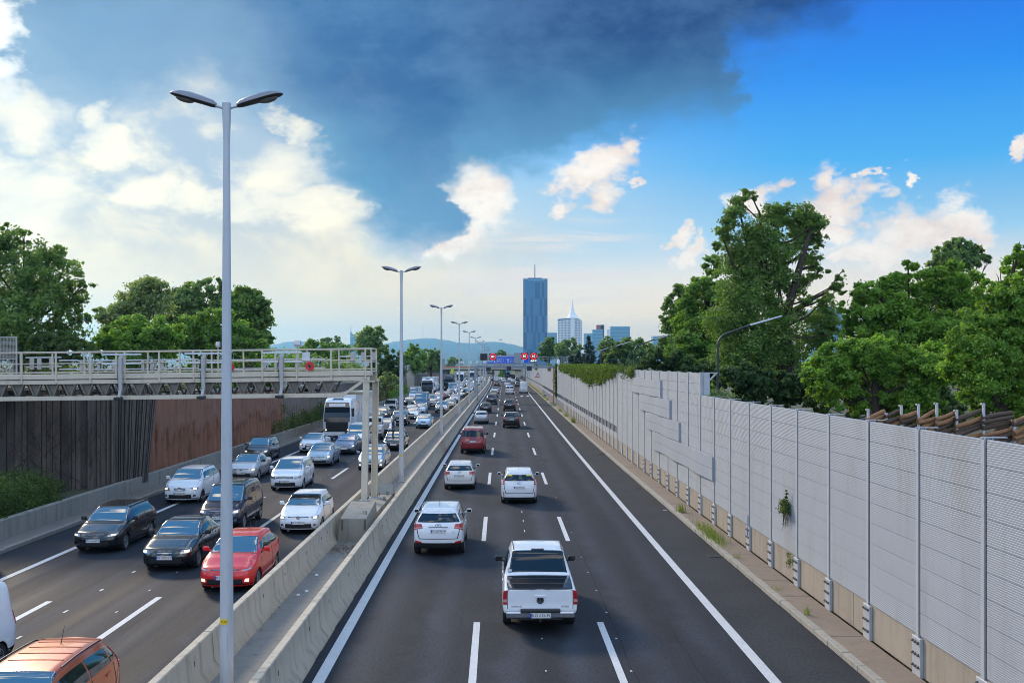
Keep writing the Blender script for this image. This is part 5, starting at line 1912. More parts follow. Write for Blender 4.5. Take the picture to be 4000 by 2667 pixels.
def blob_at(lst, Y, dy=1.0, seed=0, D_=D):
    """(x, y, r) in 2352 px space -> blobs at distance Y"""
    r_ = np.random.default_rng(seed + 11)
    out = []
    for q in lst:
        x, y, r = q[:3]
        yy = Y + r_.uniform(-.6, .6) * r * Y / 2285.5 * dy + (q[3] if len(q) > 3 else 0)
        p = D_(x, y, yy); s = r * yy / 2285.5
        out.append((p.x, p.y, p.z, s, s * dy, s))
    return out


def tree(label, lst, Y, leafs, n, size, base, r0=.25, seed=0, name='tree', dy=1.0, group=None, limbs=True, **kw):
    bl = blob_at(lst, Y, dy, seed)
    B = np.array(bl)
    bx, gz = base
    x0 = (bx * 1.7007 - 2000) * Y / FPX
    t = thing(name, label, 'tree', (x0, Y, gz), 0, group)
    rel = B.copy(); rel[:, 0] -= x0; rel[:, 1] -= Y; rel[:, 2] -= gz
    me = leaf_mesh('crown', rel, n, size, LEAF[leafs], seed, **kw)
    link('crown', me, t)
    mb = MB()
    top = rel[:, 2].max()
    cx = np.average(rel[:, 0], weights=rel[:, 3])
    hk = [0, .25, .5, .78]
    spine = [Vector((cx * (h ** 1.3), 0, top * h)) for h in hk]
    mb.tube(spine, [r0 * (1 - .75 * h) for h in hk], 8, cap=False)
    r_ = random.Random(seed)
    if limbs:
        for b in rel:
            e = Vector(b[:3])
            h = min(.7, max(.15, (e.z / top) * .62))
            s = Vector((cx * (h ** 1.3), 0, top * h))
            m1 = s.lerp(e, .5) + Vector((r_.uniform(-.1, .1), r_.uniform(-.1, .1), -.08)) * b[3]
            rr = r0 * .38 * (1 - .5 * h)
            mb.tube([s, m1, e], [rr, rr * .65, rr * .25], 6, cap=False)
            for k in range(3):
                v = Vector((r_.gauss(0, 1), r_.gauss(0, 1), r_.gauss(.4, .8))).normalized() * b[3] * .95
                mb.tube([m1.lerp(e, .6), e + v * .55, e + v], [rr * .35, rr * .22, rr * .08], 4, cap=False)
    mb.build('trunk', M['bark'], t, smooth=60)
    return t


GL = 4.4
# left bank, from the left edge to the gantry end
tree('large loose crowned tree at the left edge above the toll gantry', [(-60, 640, 80), (20, 560, 48), (-30, 585, 50), (75, 600, 52), (120, 585, 34), (150, 640, 45), (60, 670, 62), (110, 700, 55), (165, 700, 38), (195, 660, 20), (40, 740, 70), (140, 755, 50), (185, 735, 26), (-40, 740, 70), (90, 790, 50), (12, 530, 22), (55, 545, 20)],
     72, 'poplar', 21000, .31, (40, GL), .42, 1, clump=.22, sub=38, fill=.35)
tree('grey green willow like tree in the middle of the left bank', [(340, 665, 34), (310, 690, 36), (365, 690, 40), (280, 720, 34), (250, 722, 24), (330, 730, 45), (375, 660, 18), (230, 715, 12), (300, 760, 50)], 100, 'willow', 11000, .42, (330, GL), .35, 2, droop=.3, clump=.3)
tree('round green tree behind the foreground lamp post', [(430, 690, 36), (460, 672, 32), (405, 700, 34), (490, 660, 24), (500, 690, 34), (440, 730, 50), (410, 745, 40), (520, 650, 14)], 106, 'far', 11000, .44, (450, GL), .35, 3)
tree('dark poplar right of the foreground lamp post', [(555, 685, 24), (580, 680, 20), (545, 715, 34), (600, 700, 22), (590, 735, 32), (612, 730, 14), (560, 760, 40), (605, 770, 26), (530, 700, 22)], 92, 'poplar', 11000, .38, (575, GL), .35, 4, clump=.30)
tree('bright green bushy tree left behind the gantry railing', [(300, 765, 45), (260, 785, 40), (340, 775, 45), (385, 765, 40), (225, 795, 26), (295, 800, 50), (370, 800, 40), (320, 745, 25)], 80, 'locust', 13000, .34, (300, GL), .25, 5)
tree('yellowish green bushy tree behind the foreground lamp post', [(450, 760, 45), (490, 745, 40), (525, 755, 42), (420, 785, 40), (475, 790, 50), (545, 785, 45), (580, 800, 34)], 84, 'green', 13000, .34, (490, GL), .25, 6)
tree('dark low tree at the left edge under the large tree', [(20, 800, 40), (80, 800, 34), (140, 795, 40), (190, 800, 30), (-30, 800, 40)], 66, 'bush', 8000, .32, (80, GL), .2, 7)
tree('airy tree with open crown right above the gantry end', [(835, 775, 15), (850, 765, 14), (870, 762, 12), (835, 795, 22), (862, 785, 16), (882, 775, 8), (855, 805, 20), (880, 800, 10), (845, 782, 14)], 150, 'far', 4200, .50, (850, 3.5), .3, 8, clump=.34)
for i, (x, y, r) in enumerate(((755, 790, 7), (775, 788, 8), (742, 792, 6))):
    tree(['slim poplar in the middle of the three behind the floodlight', 'slim poplar nearest the pale glass tower', 'slim poplar closest to the floodlight'][i], [(x, y - 10, r), (x, y, r * 1.1), (x + 1, y + 10, r * 1.1), (x, y + 20, r)], 330, 'far', 900, .8, (x, 3), .3, 20 + i)
tree('round green tree behind the floodlight on the gantry', [(715, 800, 22), (735, 805, 20), (700, 812, 20), (760, 812, 24), (790, 815, 24)], 170, 'green', 3500, .55, (730, 4), .3, 9)
tree('dark green tree just right of the gantry end', [(880, 830, 26), (900, 845, 28), (870, 855, 26), (905, 820, 16), (860, 870, 20)], 140, 'dark', 5000, .5, (885, 3.4), .3, 10)
tree('willowy grey shrub below the dark tree right of the gantry end', [(885, 870, 16), (900, 880, 16), (870, 885, 14)], 130, 'willow', 2200, .4, (885, 3.3), .15, 30)
tree('bright green tree left of the third lamp post', [(940, 815, 22), (960, 825, 24), (945, 840, 22), (950, 800, 12), (930, 830, 16)], 215, 'green', 3600, .62, (950, 3.2), .3, 12)
tree('dark broad tree behind the third lamp post', [(985, 815, 16), (1000, 812, 12), (975, 835, 20), (998, 835, 18), (1008, 822, 10)], 230, 'far', 3200, .62, (990, 3), .3, 13)
tree('small round tree beyond the overpass on the left', [(1040, 830, 10), (1055, 832, 9), (1030, 835, 8)], 520, 'far', 900, 1.2, (1042, 2), .3, 14)
tree('small tree on the horizon behind the speed displays', [(1150, 808, 6), (1157, 812, 6), (1142, 814, 5)], 600, 'far', 700, 1.2, (1150, 2), .3, 15)

# right side
GR = 2.4
pop = [(1715, 438, 16), (1700, 462, 24), (1728, 455, 14), (1680, 500, 30), (1665, 530, 26), (1650, 560, 16), (1770, 500, 34), (1795, 470, 18), (1800, 500, 26), (1845, 492, 30), (1868, 518, 32), (1830, 515, 30), (1885, 532, 20), (1855, 540, 26),
       (1735, 545, 46), (1695, 580, 48), (1780, 570, 44), (1825, 560, 24), (1868, 600, 22), (1876, 620, 18), (1740, 630, 58), (1690, 660, 50), (1790, 640, 36), (1860, 640, 18), (1720, 710, 60), (1670, 730, 50), (1790, 720, 40), (1850, 700, 22),
       (1890, 690, 24), (1915, 655, 18), (1930, 630, 14), (1905, 625, 10), (1900, 720, 34), (1930, 665, 14), (1860, 760, 46), (1740, 790, 60), (1905, 770, 30), (1690, 810, 50), (1800, 800, 46), (1848, 590, 20), (1840, 545, 18), (1862, 560, 16), (1880, 560, 14), (1830, 660, 26), (1858, 520, 18)]
tp = tree('tall old poplar with forked dark trunk rising behind the noise barrier', pop, 66, 'poplar', 46000, .23, (1800, GR), .01, 40, name='poplar_tree', clump=.32, sub=24, fill=.4, dy=.8, limbs=False)
o = [c for c in tp.children if c.name.startswith('trunk')][0]
bpy.data.objects.remove(o)
base = D(1800, 0, 66); base.z = GR
def rp(x, y, dy=0):
    v = D(x, y, 66 + dy); return v - base
mb = MB()
mb.tube([rp(1803, 930), rp(1803, 870), rp(1800, 800), rp(1797, 745)], [.75, .60, .52, .50], 10, cap=False)
mb.tube([rp(1798, 760), rp(1812, 700, -.3), rp(1835, 620, -.4), rp(1853, 555, -.4), rp(1866, 522, -.3)], [.34, .28, .23, .16, .07], 10, cap=False)
mb.tube([rp(1797, 760), rp(1776, 710), rp(1758, 640), rp(1750, 560), rp(1745, 490), rp(1728, 455)], [.44, .38, .28, .16, .07, .03], 9, cap=False)
mb.tube([rp(1758, 640), rp(1715, 560), rp(1700, 490), rp(1716, 435)], [.2, .12, .05, .02], 6, cap=False)
mb.tube([rp(1776, 710), rp(1720, 650), rp(1680, 600), rp(1660, 545)], [.22, .16, .10, .04], 6, cap=False)
mb.tube([rp(1810, 720), rp(1860, 690), rp(1900, 670), rp(1932, 625)], [.2, .14, .09, .03], 6, cap=False)
mb.tube([rp(1835, 620), rp(1870, 610), rp(1880, 590)], [.14, .09, .03], 6, cap=False)
mb.tube([rp(1742, 920, 1), rp(1742, 860, 1), rp(1738, 790, 1), rp(1720, 700, 1)], [.42, .36, .3, .1], 8, cap=False)
for k in range(30):
    a = random.choice(pop)
    e = rp(a[0], a[1], random.uniform(-1, 1)); s = rp(1760 + random.uniform(-20, 60), min(760, a[1] + 60))
    mb.tube([s, s.lerp(e, .6) + Vector((0, 0, -.3)), e], [.09, .06, .02], 5, cap=False)
mb.build('trunk', M['bark'], tp, smooth=60)

tree('dense dark green tree left of the tall poplar', [(1640, 610, 24), (1630, 650, 36), (1600, 690, 40), (1650, 700, 45), (1590, 740, 48), (1640, 760, 55), (1570, 790, 48), (1620, 820, 55), (1680, 830, 50), (1645, 585, 12)], 86, 'green', 26000, .34, (1620, GR), .4, 41)
tree('slender grey green poplar further left among the right trees', [(1560, 665, 16), (1575, 680, 18), (1545, 700, 22), (1570, 715, 26), (1535, 730, 20), (1560, 750, 32), (1540, 780, 30), (1530, 800, 22), (1560, 660, 12)], 120, 'poplar', 9000, .45, (1555, GR), .35, 42)
tree('broad bright green locust tree in the right middle', [(1975, 680, 30), (1950, 705, 26), (2010, 665, 34), (2060, 645, 32), (2085, 620, 24), (2060, 690, 50), (2130, 655, 40), (2180, 640, 40), (2110, 710, 60), (2190, 690, 50), (2000, 730, 50), (1970, 760, 40), (2060, 760, 60), (2150, 770, 60), (2225, 655, 34), (2230, 720, 50)],
     60, 'locust', 46000, .25, (2090, GR), .4, 43, clump=.2)
tree('green locust tree in the lower right middle behind the barrier', [(1900, 830, 34), (1935, 815, 36), (1880, 860, 40), (1920, 880, 45), (1975, 830, 50), (2010, 880, 50), (2050, 830, 50), (2090, 880, 55), (2150, 840, 60), (2000, 800, 40), (1950, 920, 40), (2040, 930, 40), (2120, 920, 50)],
     50, 'locust', 40000, .22, (2010, GR), .35, 44, clump=.2)
tree('bright green tree at the right edge overhanging the stacked logs', [(2340, 570, 18), (2330, 590, 22), (2350, 620, 40), (2300, 650, 34), (2270, 690, 40), (2340, 690, 55), (2250, 740, 45), (2310, 750, 55), (2370, 760, 60), (2220, 790, 45), (2280, 810, 55), (2350, 830, 60), (2200, 850, 45), (2260, 870, 50), (2320, 890, 50), (2240, 920, 36), (2300, 940, 30), (2370, 930, 50), (2385, 600, 40)],
     42, 'locust', 52000, .19, (2300, GR), .35, 45, clump=.2)
tree('round grey green tree peeking over the locust on the right', [(2200, 570, 26), (2170, 590, 28), (2225, 585, 26), (2250, 595, 20), (2150, 600, 18), (2195, 610, 36), (2270, 598, 8)], 88, 'far', 9000, .38, (2205, GR), .3, 46)
shr = [('dark shrub filling the gap under the poplar', [(1700, 860, 40), (1740, 880, 36), (1790, 880, 30), (1840, 880, 34), (1720, 905, 30), (1860, 905, 30), (1800, 910, 30)], 60, 'dark', 15000),
       ('dark shrub mass behind the low barrier', [(1880, 920, 30), (1960, 930, 30), (2040, 940, 36), (2120, 945, 36), (2000, 910, 40), (2100, 900, 40), (2180, 950, 36)], 56, 'bush', 14000),
       ('green shrub behind the tall barrier end', [(1500, 825, 26), (1535, 830, 30), (1580, 850, 34), (1630, 860, 36), (1670, 860, 34), (1480, 840, 20)], 80, 'dark', 11000),
       ('tall brown green hedge tree left of the second street lamp', [(1420, 805, 22), (1440, 795, 20), (1462, 800, 22), (1485, 810, 22), (1430, 825, 24), (1460, 830, 24), (1400, 820, 16), (1495, 795, 10)], 150, 'far', 7000, ),
       ('dark screen of trees along the far right bank', [(1950, 860, 60), (2060, 850, 70), (2180, 860, 70), (2300, 880, 70), (1850, 850, 50), (1760, 840, 50)], 78, 'dark', 14000)]
for i, (lab, l_, Y, m_, n) in enumerate(shr):
    tree(lab, l_, Y, m_, n, .34 if Y < 100 else .5, (l_[0][0], GR), .15, 50 + i, name='shrub' if i < 3 else 'tree')
tree('loose green tree right of the dark blue tower foot', [(1262, 785, 12), (1250, 800, 15), (1275, 800, 15), (1262, 815, 18), (1245, 815, 12)], 300, 'far', 3600, .8, (1262, 2.2), .35, 60)
tree('loose green tree in front of the white high rise', [(1300, 790, 12), (1318, 785, 10), (1290, 805, 16), (1312, 808, 17), (1328, 800, 11), (1300, 822, 16)], 280, 'far', 3800, .75, (1308, 2.2), .35, 61)
tree('round green tree before the pale office slab', [(1395, 785, 14), (1412, 795, 15), (1380, 800, 13), (1400, 810, 16)], 250, 'far', 2600, .7, (1398, 2.2), .3, 62)


def conifer(label, x, ytop, ybot, w, Y, seed):
    a, b = D(x, ytop, Y), D(x, ybot, Y)
    H = a.z - b.z
    ww = w * Y / 2285.5
    r_ = np.random.default_rng(seed)
    bl = []
    for k in range(60):
        h = r_.uniform(.02, 1.0)
        rr = ww * (1 - h) ** .8 * r_.uniform(.5, 1.05)
        an = r_.uniform(0, 6.28)
        s = ww * (.14 + .22 * (1 - h))
        bl.append((rr * math.cos(an), rr * math.sin(an), H * h * .96, s, s, s * .55))
    t = thing('conifer', label, 'tree', (a.x, Y, b.z))
    link('crown', leaf_mesh('crown', bl, 3200, .45, LEAF['conifer'], seed, up=.1, clump=.5, droop=.5, sub=3, aspect=.6), t)
    MB().tube([(0, 0, -1.5), (0, 0, H * .95)], [.22, .03], 6).build('trunk', M['bark'], t)


for i, (x, yt, yb, w, Y) in enumerate(((1352, 770, 850, 22, 160), (1330, 805, 850, 20, 170), (1385, 795, 850, 16, 165), (1312, 815, 850, 12, 190), (1405, 812, 850, 14, 150))):
    conifer(['tall dark conifer before the red city building', 'low broad dark conifer left of the tall one', 'dark conifer right of the tall one', 'small dark conifer above the sign gantry end', 'small bluish conifer beside the second street lamp'][i], x, yt, yb, w, Y, 70 + i)

# ivy hanging over the top of the tall barrier
def ivy(label, spans, n, seed, size=.20):
    bl = []
    r_ = np.random.default_rng(seed)
    for (ya, yb, drop) in spans:
        y = ya
        while y < yb:
            d_ = drop * r_.uniform(.4, 1.15)
            bl.append((WX(y) - .10, y, 6.40, .2, .45, .13))
            z = 6.4
            while z > 6.4 - d_:
                bl.append((WX(y) - .16, y + r_.uniform(-.25, .25), z, .14, .34, .30)); z -= .32
            y += r_.uniform(.45, .8)
    t = thing('ivy', label, 'climbing plant', (0, 0, 0))
    link('foliage', leaf_mesh('foliage', bl, n, size, LEAF['ivy'], seed, up=.1, clump=.8, sub=6), t)
    mb = MB()
    for b in bl[::4]:
        mb.tube([(b[0] + .1, b[1], 6.45), (b[0], b[1], b[2] - .4)], .012, 4, cap=False)
    tag(mb.build('stems', M['bark'], t), kind='stuff')


ivy('thick green ivy mat hanging over the top of the tall noise barrier', [(80, 86, 1.0), (88, 91, 1.9), (93, 112, 1.5), (112, 128, 1.0), (128, 150, .6)], 24000, 80)
ivy('small ivy tuft drooping over the barrier top near its wavy boards', [(66.5, 68.5, .45), (72, 73, .35), (76, 80, .35)], 2600, 81, .13)
ivy('long thin ivy strand hanging down the barrier near the red rod', [(163, 164, 4.2)], 1600, 82, .26)
ivy('ivy tuft over the barrier at the sign gantry end', [(185, 192, .8), (260, 275, .9)], 2200, 83, .3)


# weeds
def blades(label, cx, cy, cz, n, h, sx, sy, seed, name='grass_tuft', mat_='grass', loc_rot=None):
    r_ = random.Random(seed)
    mb = MB(); tones = []
    for _ in range(n):
        x, y = r_.gauss(0, sx), r_.gauss(0, sy)
        a = r_.uniform(0, 6.28); hh = h * r_.uniform(.4, 1.1); l = hh * r_.uniform(.2, .7); w = h * .022
        dx, dy = math.cos(a), math.sin(a)
        p0 = Vector((x - dy * w, y + dx * w, 0)); p1 = Vector((x + dy * w, y - dx * w, 0))
        m0 = Vector((x + dx * l * .35, y + dy * l * .35, hh * .65)); tp_ = Vector((x + dx * l, y + dy * l, hh))
        mb.poly([p0, p1, m0 + Vector((dy * w * .7, -dx * w * .7, 0)), m0 + Vector((-dy * w * .7, dx * w * .7, 0))])
        mb.poly([m0 + Vector((-dy * w * .7, dx * w * .7, 0)), m0 + Vector((dy * w * .7, -dx * w * .7, 0)), tp_])
        q = r_.random(); tones += [q, q]
    o = mb.build(name, LEAF[mat_], loc=(cx, cy, cz))
    a = o.data.attributes.new('tone', 'FLOAT', 'FACE'); a.data.foreach_set('value', tones)
    return tag(o, label, 'grass', 'grass tufts along the right kerb' if name == 'grass_tuft' else None)


def on_path(px, py):
    y = 26000 / (py - 1420)
    return A(y) + 8.78, y


for i, (lab, px, py, n, h, sx, sy) in enumerate((
        ('large long bladed grass clump growing on the kerb beside the noise barrier', 2778, 2095, 420, .40, .14, 1.1),
        ('small upright grass tuft on the kerb, left of the large clump', 2647, 2000, 90, .42, .08, .14),
        ('tiny grass tuft in a kerb joint near the bottom right', 3125, 2402, 40, .25, .05, .06), ('short green weed on the kerb near the grate', 3018, 2305, 60, .16, .12, .10),
        ('small weed tuft in front of the large grass clump', 2840, 2180, 40, .2, .08, .1),
        ('grass tuft on the far kerb below the ivy', 2232, 1645, 150, .7, .12, .5))):
    x, y = on_path(px, py)
    if i == 5: y = 113; x = A(y) + 8.75
    blades(lab, x, y, .13, n, h, sx, sy, 90 + i)
for k in range(16):
    y = 128 + k * 13 + random.uniform(-3, 3)
    blades('grass tuft on the distant part of the right kerb', A(y) + 8.75, y, .13, 80, .6, .15, .8, 120 + k)
mbx = None
wp = at(3078, 1985, 30.8); wp.x = WX(30.8) - .05
t = thing('wall_weed', 'leafy weed with hanging dry roots growing out of the low noise barrier', 'plant', (wp.x, wp.y, wp.z))
link('foliage', leaf_mesh('foliage', [(-.10, 0, 0, .13, .26, .17), (-.10, .05, .18, .09, .18, .14), (-.08, -.10, .42, .025, .04, .16)], 700, .075, LEAF['bush'], 5, clump=.5), t)
mb = MB()
for k in range(26):
    x, y = random.uniform(-.12, 0), random.gauss(0, .14)
    pts = [Vector((x, y, -.05))]
    for s in range(5):
        pts.append(pts[-1] + Vector((random.uniform(-.02, .02), random.uniform(-.07, .07) + .02, -random.uniform(.05, .17))))
    mb.tube(pts, [.006, .005, .004, .004, .003, .002], 4, cap=False)
tag(mb.build('roots', M['bark'], t), kind='stuff')
t = thing('wall_weed', 'small green weed sprouting between plinth and lower barrier', 'plant', (WX(30.5) - .02, 30.5, .72))
link('foliage', leaf_mesh('foliage', [(-.06, 0, 0, .06, .14, .22), (-.06, .1, .2, .05, .12, .08)], 160, .06, LEAF['ivy'], 6, clump=.5), t)

# planting on the left behind the low wall
def shrub_row(label, y0, y1, h0, h1, n, mat_, seed, size=.16, off=-19.1, name='shrub_bed', w=.45):
    r_ = np.random.default_rng(seed)
    bl = []
    y = y0
    while y < y1:
        f = (y - y0) / (y1 - y0)
        h = (h0 + (h1 - h0) * f) * r_.uniform(.6, 1.15)
        z = .75
        while z < .75 + h:
            bl.append((A(y) + off + r_.uniform(-.3, .3), y, z, w, .5, .35)); z += .4
        y += r_.uniform(.35, .6)
    o = thing(name, label, 'shrubs')
    link('foliage', leaf_mesh('foliage', bl, n, size, LEAF[mat_], seed, clump=.7, sub=6), o)


shrub_row('dark green shrubs spilling over the low wall at the left edge', 28, 44, 1.9, .9, 24000, 'bush', 100, .13, -19.3)
shrub_row('dark green shrubs filling the corner at the foot of the ribbed wall', 40, 47.2, 1.5, .5, 14000, 'bush', 99, .13, -20.7, w=.9)
shrub_row('green shrubs below the grey wall, left of the white truck', 84, 118, .9, 2.0, 15000, 'bush', 101, .22, -19.0)
shrub_row('green shrubs behind the white truck under the grey wall', 118, 150, 2.0, 1.4, 10000, 'bush', 102, .26, -19.0)
shrub_row('green shrubs under the dark wall beside the gable pier', 168, 200, 1.6, 2.4, 8000, 'green', 103, .32, -19.0)
shrub_row('yellowish green creeper draped over the wall right of the gantry end', 158, 174, 2.4, 4.2, 7000, 'ivy', 104, .32, -19.6, 'creeper', .6)
shrub_row('dark creeper hanging in the corner of the brown and grey walls', 86.8, 89.5, 3.2, 3.4, 2600, 'bush', 105, .2, -19.2, 'creeper', .3)
shrub_row('dark creeper streaks hanging down the grey wall', 103, 107, 3.0, 2.8, 2600, 'bush', 106, .2, -19.3, 'creeper', .3)
for i, (lab, x0, x1, Y, m_) in enumerate((('dark hedge on the left bank seen through the gantry railing', -60, -24, 78, 'bush'), ('green hedge on the left bank behind the gantry end', -34, -24, 108, 'green'), ('green hedge further back on the left bank', -40, -23, 150, 'far'))):
    r_ = np.random.default_rng(400 + i)
    bl = []
    x = x0
    while x < x1:
        bl.append((x, Y + r_.uniform(-2, 2), 5.4 + r_.uniform(-.5, 1.2) * (1 if i else .8), 1.9, 1.8, 1.7)); x += 1.5
    o = thing('hedge', lab, 'shrubs')
    link('foliage', leaf_mesh('foliage', bl, 9000 if i < 2 else 4000, .34 + .08 * i, LEAF[m_], 410 + i, clump=.4, sub=12), o)
for k, (ya, yb, x, hh) in enumerate(((8, 60, 12.3, 2.4), (60, 150, 13, 3.2))):
    bl = []
    r_ = np.random.default_rng(200 + k)
    y = ya
    while y < yb:
        bl.append((A(y) + x + r_.uniform(-.6, .8), y, 2.2 + r_.uniform(.2, hh), 1.1, 1.2, .9)); y += 1.1
    if k == 0:
        bl = [b for b in bl if b[1] > 44]
    o = thing('hedge', ['dark undergrowth behind the noise barrier near the first street lamp', 'dark undergrowth behind the far tall noise barrier'][k], 'shrubs')
    link('foliage', leaf_mesh('foliage', bl, 9000 if k == 0 else 16000, .28, LEAF['dark'], 210 + k, clump=.5, sub=10), o)
for i, (px, py, y) in enumerate(((1955, 1462, 455), (1963, 1466, 460))):
    p = at(px, py, y)
    t = thing('shrub', ['dark bush beside the painted wall under the overpass', 'second bush beside the painted wall, nearer the blue green truck'][i], 'bush', (p.x, y, 0))
    link('foliage', leaf_mesh('foliage', [(0, 0, 1.5, 1.2, 1.2, 1.6), (.4, 0, 3.0, .8, .8, 1.0)], 500, .6, LEAF['green'], 300 + i), t)

# ------------------------------------------------------------------ vehicles
def _tang(P, ax, sym0=None, sym1=None):
    d = np.diff(P, axis=ax)
    a = np.take(d, range(0, d.shape[ax] - 1), ax); b = np.take(d, range(1, d.shape[ax]), ax)
    ok = a * b > 0
    mid = np.where(ok, 2 * a * b / np.where(ok, a + b, 1), 0)
    first, last = np.take(d, [0], ax), np.take(d, [-1], ax)
    return np.concatenate([first, mid, last], ax)


def _herm(p0, p1, m0, m1, t):
    t2, t3 = t * t, t * t * t
    return (2 * t3 - 3 * t2 + 1) * p0 + (t3 - 2 * t2 + t) * m0 + (-2 * t3 + 3 * t2) * p1 + (t3 - t2) * m1


class Body:
    """car body as a surface over (s, t): s runs nose to tail through the stations, t from sill to roof centre"""
    def __init__(self, st):
        self.K = np.array(st, float)                     # (n, 7, 3) x from nose, y half width, z
        self.n = len(st)
        m = _tang(self.K, 0)
        m[0, :, 0] = 0; m[0, :, 2] = 0; m[-1, :, 0] = 0; m[-1, :, 2] = 0
        m[0, :, 1] = np.diff(self.K, axis=0)[0, :, 1] * 1.3; m[-1, :, 1] = np.diff(self.K, axis=0)[-1, :, 1] * 1.3
        self.M = m
        self.L = self.K[:, :, 0].max()

    def ev(self, s, t):
        s = np.clip(np.asarray(s, float), 0, self.n - 1 - 1e-9); t = np.clip(np.asarray(t, float), 0, 6 - 1e-9)
        i = s.astype(int); f = (s - i)[..., None, None]
        k = _herm(self.K[i], self.K[i + 1], self.M[i], self.M[i + 1], f)          # (...,7,3)
        mir = k[..., 5:6, :] * np.array([1, -1, 1])
        m = _tang(np.concatenate([k, mir], -2), -2)[..., :7, :]
        j = t.astype(int); g = (t - j)[..., None]
        tk = lambda A_, jj: np.take_along_axis(A_, jj[..., None, None].repeat(3, -1), -2)[..., 0, :]
        return _herm(tk(k, j), tk(k, j + 1), tk(m, j), tk(m, j + 1), g)

    def loc(self, P, side=1):
        Q = np.empty_like(P)
        Q[..., 0] = P[..., 1] * side
        Q[..., 1] = self.L / 2 - P[..., 0]
        Q[..., 2] = P[..., 2]
        return Q

    def off(self, s, t, d):
        """surface point moved out by d"""
        e = 1e-3
        s = np.asarray(s, float); t = np.asarray(t, float)
        a = self.ev(np.clip(s + e, 0, self.n - 1), t) - self.ev(np.clip(s - e, 0, self.n - 1), t)
        b = self.ev(s, np.clip(t + e, 0, 6)) - self.ev(s, np.clip(t - e, 0, 6))
        nrm = np.cross(b, a)
        ln = np.linalg.norm(nrm, axis=-1, keepdims=True)
        nrm = nrm / np.where(ln > 1e-12, ln, 1)
        p = self.ev(s, t)
        ref = np.stack([p[..., 0] - self.L / 2, p[..., 1] * 2.0, (p[..., 2] - .6) * 2], -1)
        sg = np.sign((nrm * ref).sum(-1, keepdims=True)); sg[sg == 0] = 1
        nrm = nrm * sg
        nrm[..., 1] = np.where(p[..., 1] < 1e-4, 0, nrm[..., 1])
        return p + nrm * d

    def patch(self, mb, q, d=.006, ns=6, nt=5, sides=(1, -1), mi=0):
        """q: four (s, t) corners: lower front, lower rear, upper rear, upper front"""
        (a, b, c, e) = [np.array(v, float) for v in q]
        u = np.linspace(0, 1, ns + 1)[:, None, None]; v = np.linspace(0, 1, nt + 1)[None, :, None]
        ST = (1 - v) * ((1 - u) * a + u * b) + v * ((1 - u) * e + u * c)
        P = self.off(ST[..., 0], ST[..., 1], d)
        for sd in sides:
            G = self.loc(P, sd)
            mb.grid(G, mi, flip=(sd > 0))
            self._rim(mb, ST, G, sd, mi)
        return mb

    def _rim(self, mb, ST, G, sd, mi):
        """close the edge of a patch down to just under the body"""
        inn = self.loc(self.off(ST[..., 0], ST[..., 1], -.012), sd)
        for e_, f_ in ((G[0], inn[0]), (G[-1], inn[-1]), (G[:, 0], inn[:, 0]), (G[:, -1], inn[:, -1])):
            mb.grid(np.stack([e_, f_], 1), mi)

    def across(self, mb, s0, s1, t0, d=.006, ns=6, nt=8, t1=6.0, s0b=None, s1b=None, mi=0):
        """patch across the centre line; s0b/s1b let the outer ends differ"""
        s0b = s0 if s0b is None else s0b; s1b = s1 if s1b is None else s1b
        u = np.linspace(0, 1, ns + 1)[:, None]; v = np.linspace(0, 1, nt + 1)[None, :]
        S = (1 - u) * (s0b + (s0 - s0b) * v ** .7) + u * (s1b + (s1 - s1b) * v ** .7)
        T = t0 + (t1 - t0) * v + 0 * u
        P = self.off(S, T, d)
        full = np.concatenate([self.loc(P, -1), self.loc(P, 1)[:, ::-1][:, 1:]], 1)
        mb.grid(full, mi)
        ST = np.stack([S, T + 0 * S], -1)
        for sd in (1, -1):
            self._rim(mb, ST, self.loc(P, sd), sd, mi)
        return mb

    def shell(self, wheels, wr, t_lo=0.0, t_hi=6.0):
        """body skin between two t values with wheel arches cut in"""
        ss = [0.0]
        for i in range(self.n - 1):
            dist = np.abs(self.K[i + 1, 3] - self.K[i, 3]).max()
            k = max(4, int(dist / .075))
            ss += list(i + np.arange(1, k + 1) / k)
        ss = np.array(ss)
        tt = np.unique(np.concatenate([np.linspace(0, 3, 13), np.linspace(3, 4, 4), np.linspace(4, 5, 4), np.linspace(5, 6, 4)]))
        tt = tt[(tt >= t_lo - 1e-6) & (tt <= t_hi + 1e-6)]
        S, T = np.meshgrid(ss, tt, indexing='ij')
        P = self.ev(S, T)
        lowm = T < 2.75
        for wx in wheels:
            dx = P[..., 0] - wx; dz = P[..., 2] - wr
            RR = wr * 1.13
            ins = (dx ** 2 + dz ** 2 < RR ** 2) & lowm
            z = wr + np.sqrt(np.maximum(RR ** 2 - dx ** 2, 0))
            P[..., 2] = np.where(ins, np.maximum(P[..., 2], z), P[..., 2])
            ins2 = (np.abs(dx) < RR) & (P[..., 2] < wr) & lowm
            P[..., 2] = np.where(ins2, np.maximum(P[..., 2], z), P[..., 2])
        mb = MB()
        mb.grid(self.loc(P, 1), flip=True)
        mb.grid(self.loc(P, -1))
        return mb


def sec(x, W, zb, zbelt, yb, zr, yr, zt, dx=(0,) * 7, yt=.88):
    zm = zb + (zbelt - zb) * .56
    z1 = zb + (zbelt - zb) * .2
    return [(x + dx[0], W * .93, zb), (x + dx[1], W * .985, z1), (x + dx[2], W, zm), (x + dx[3], yb, zbelt), (x + dx[4], yr, zr), (x + dx[5], yr * yt, zt - .012), (x + dx[6], 0, zt)]


def center(s, bulge):
    return [(p[0] + bulge * (1.0), 0.0, p[2]) for p in s]


STY = {}


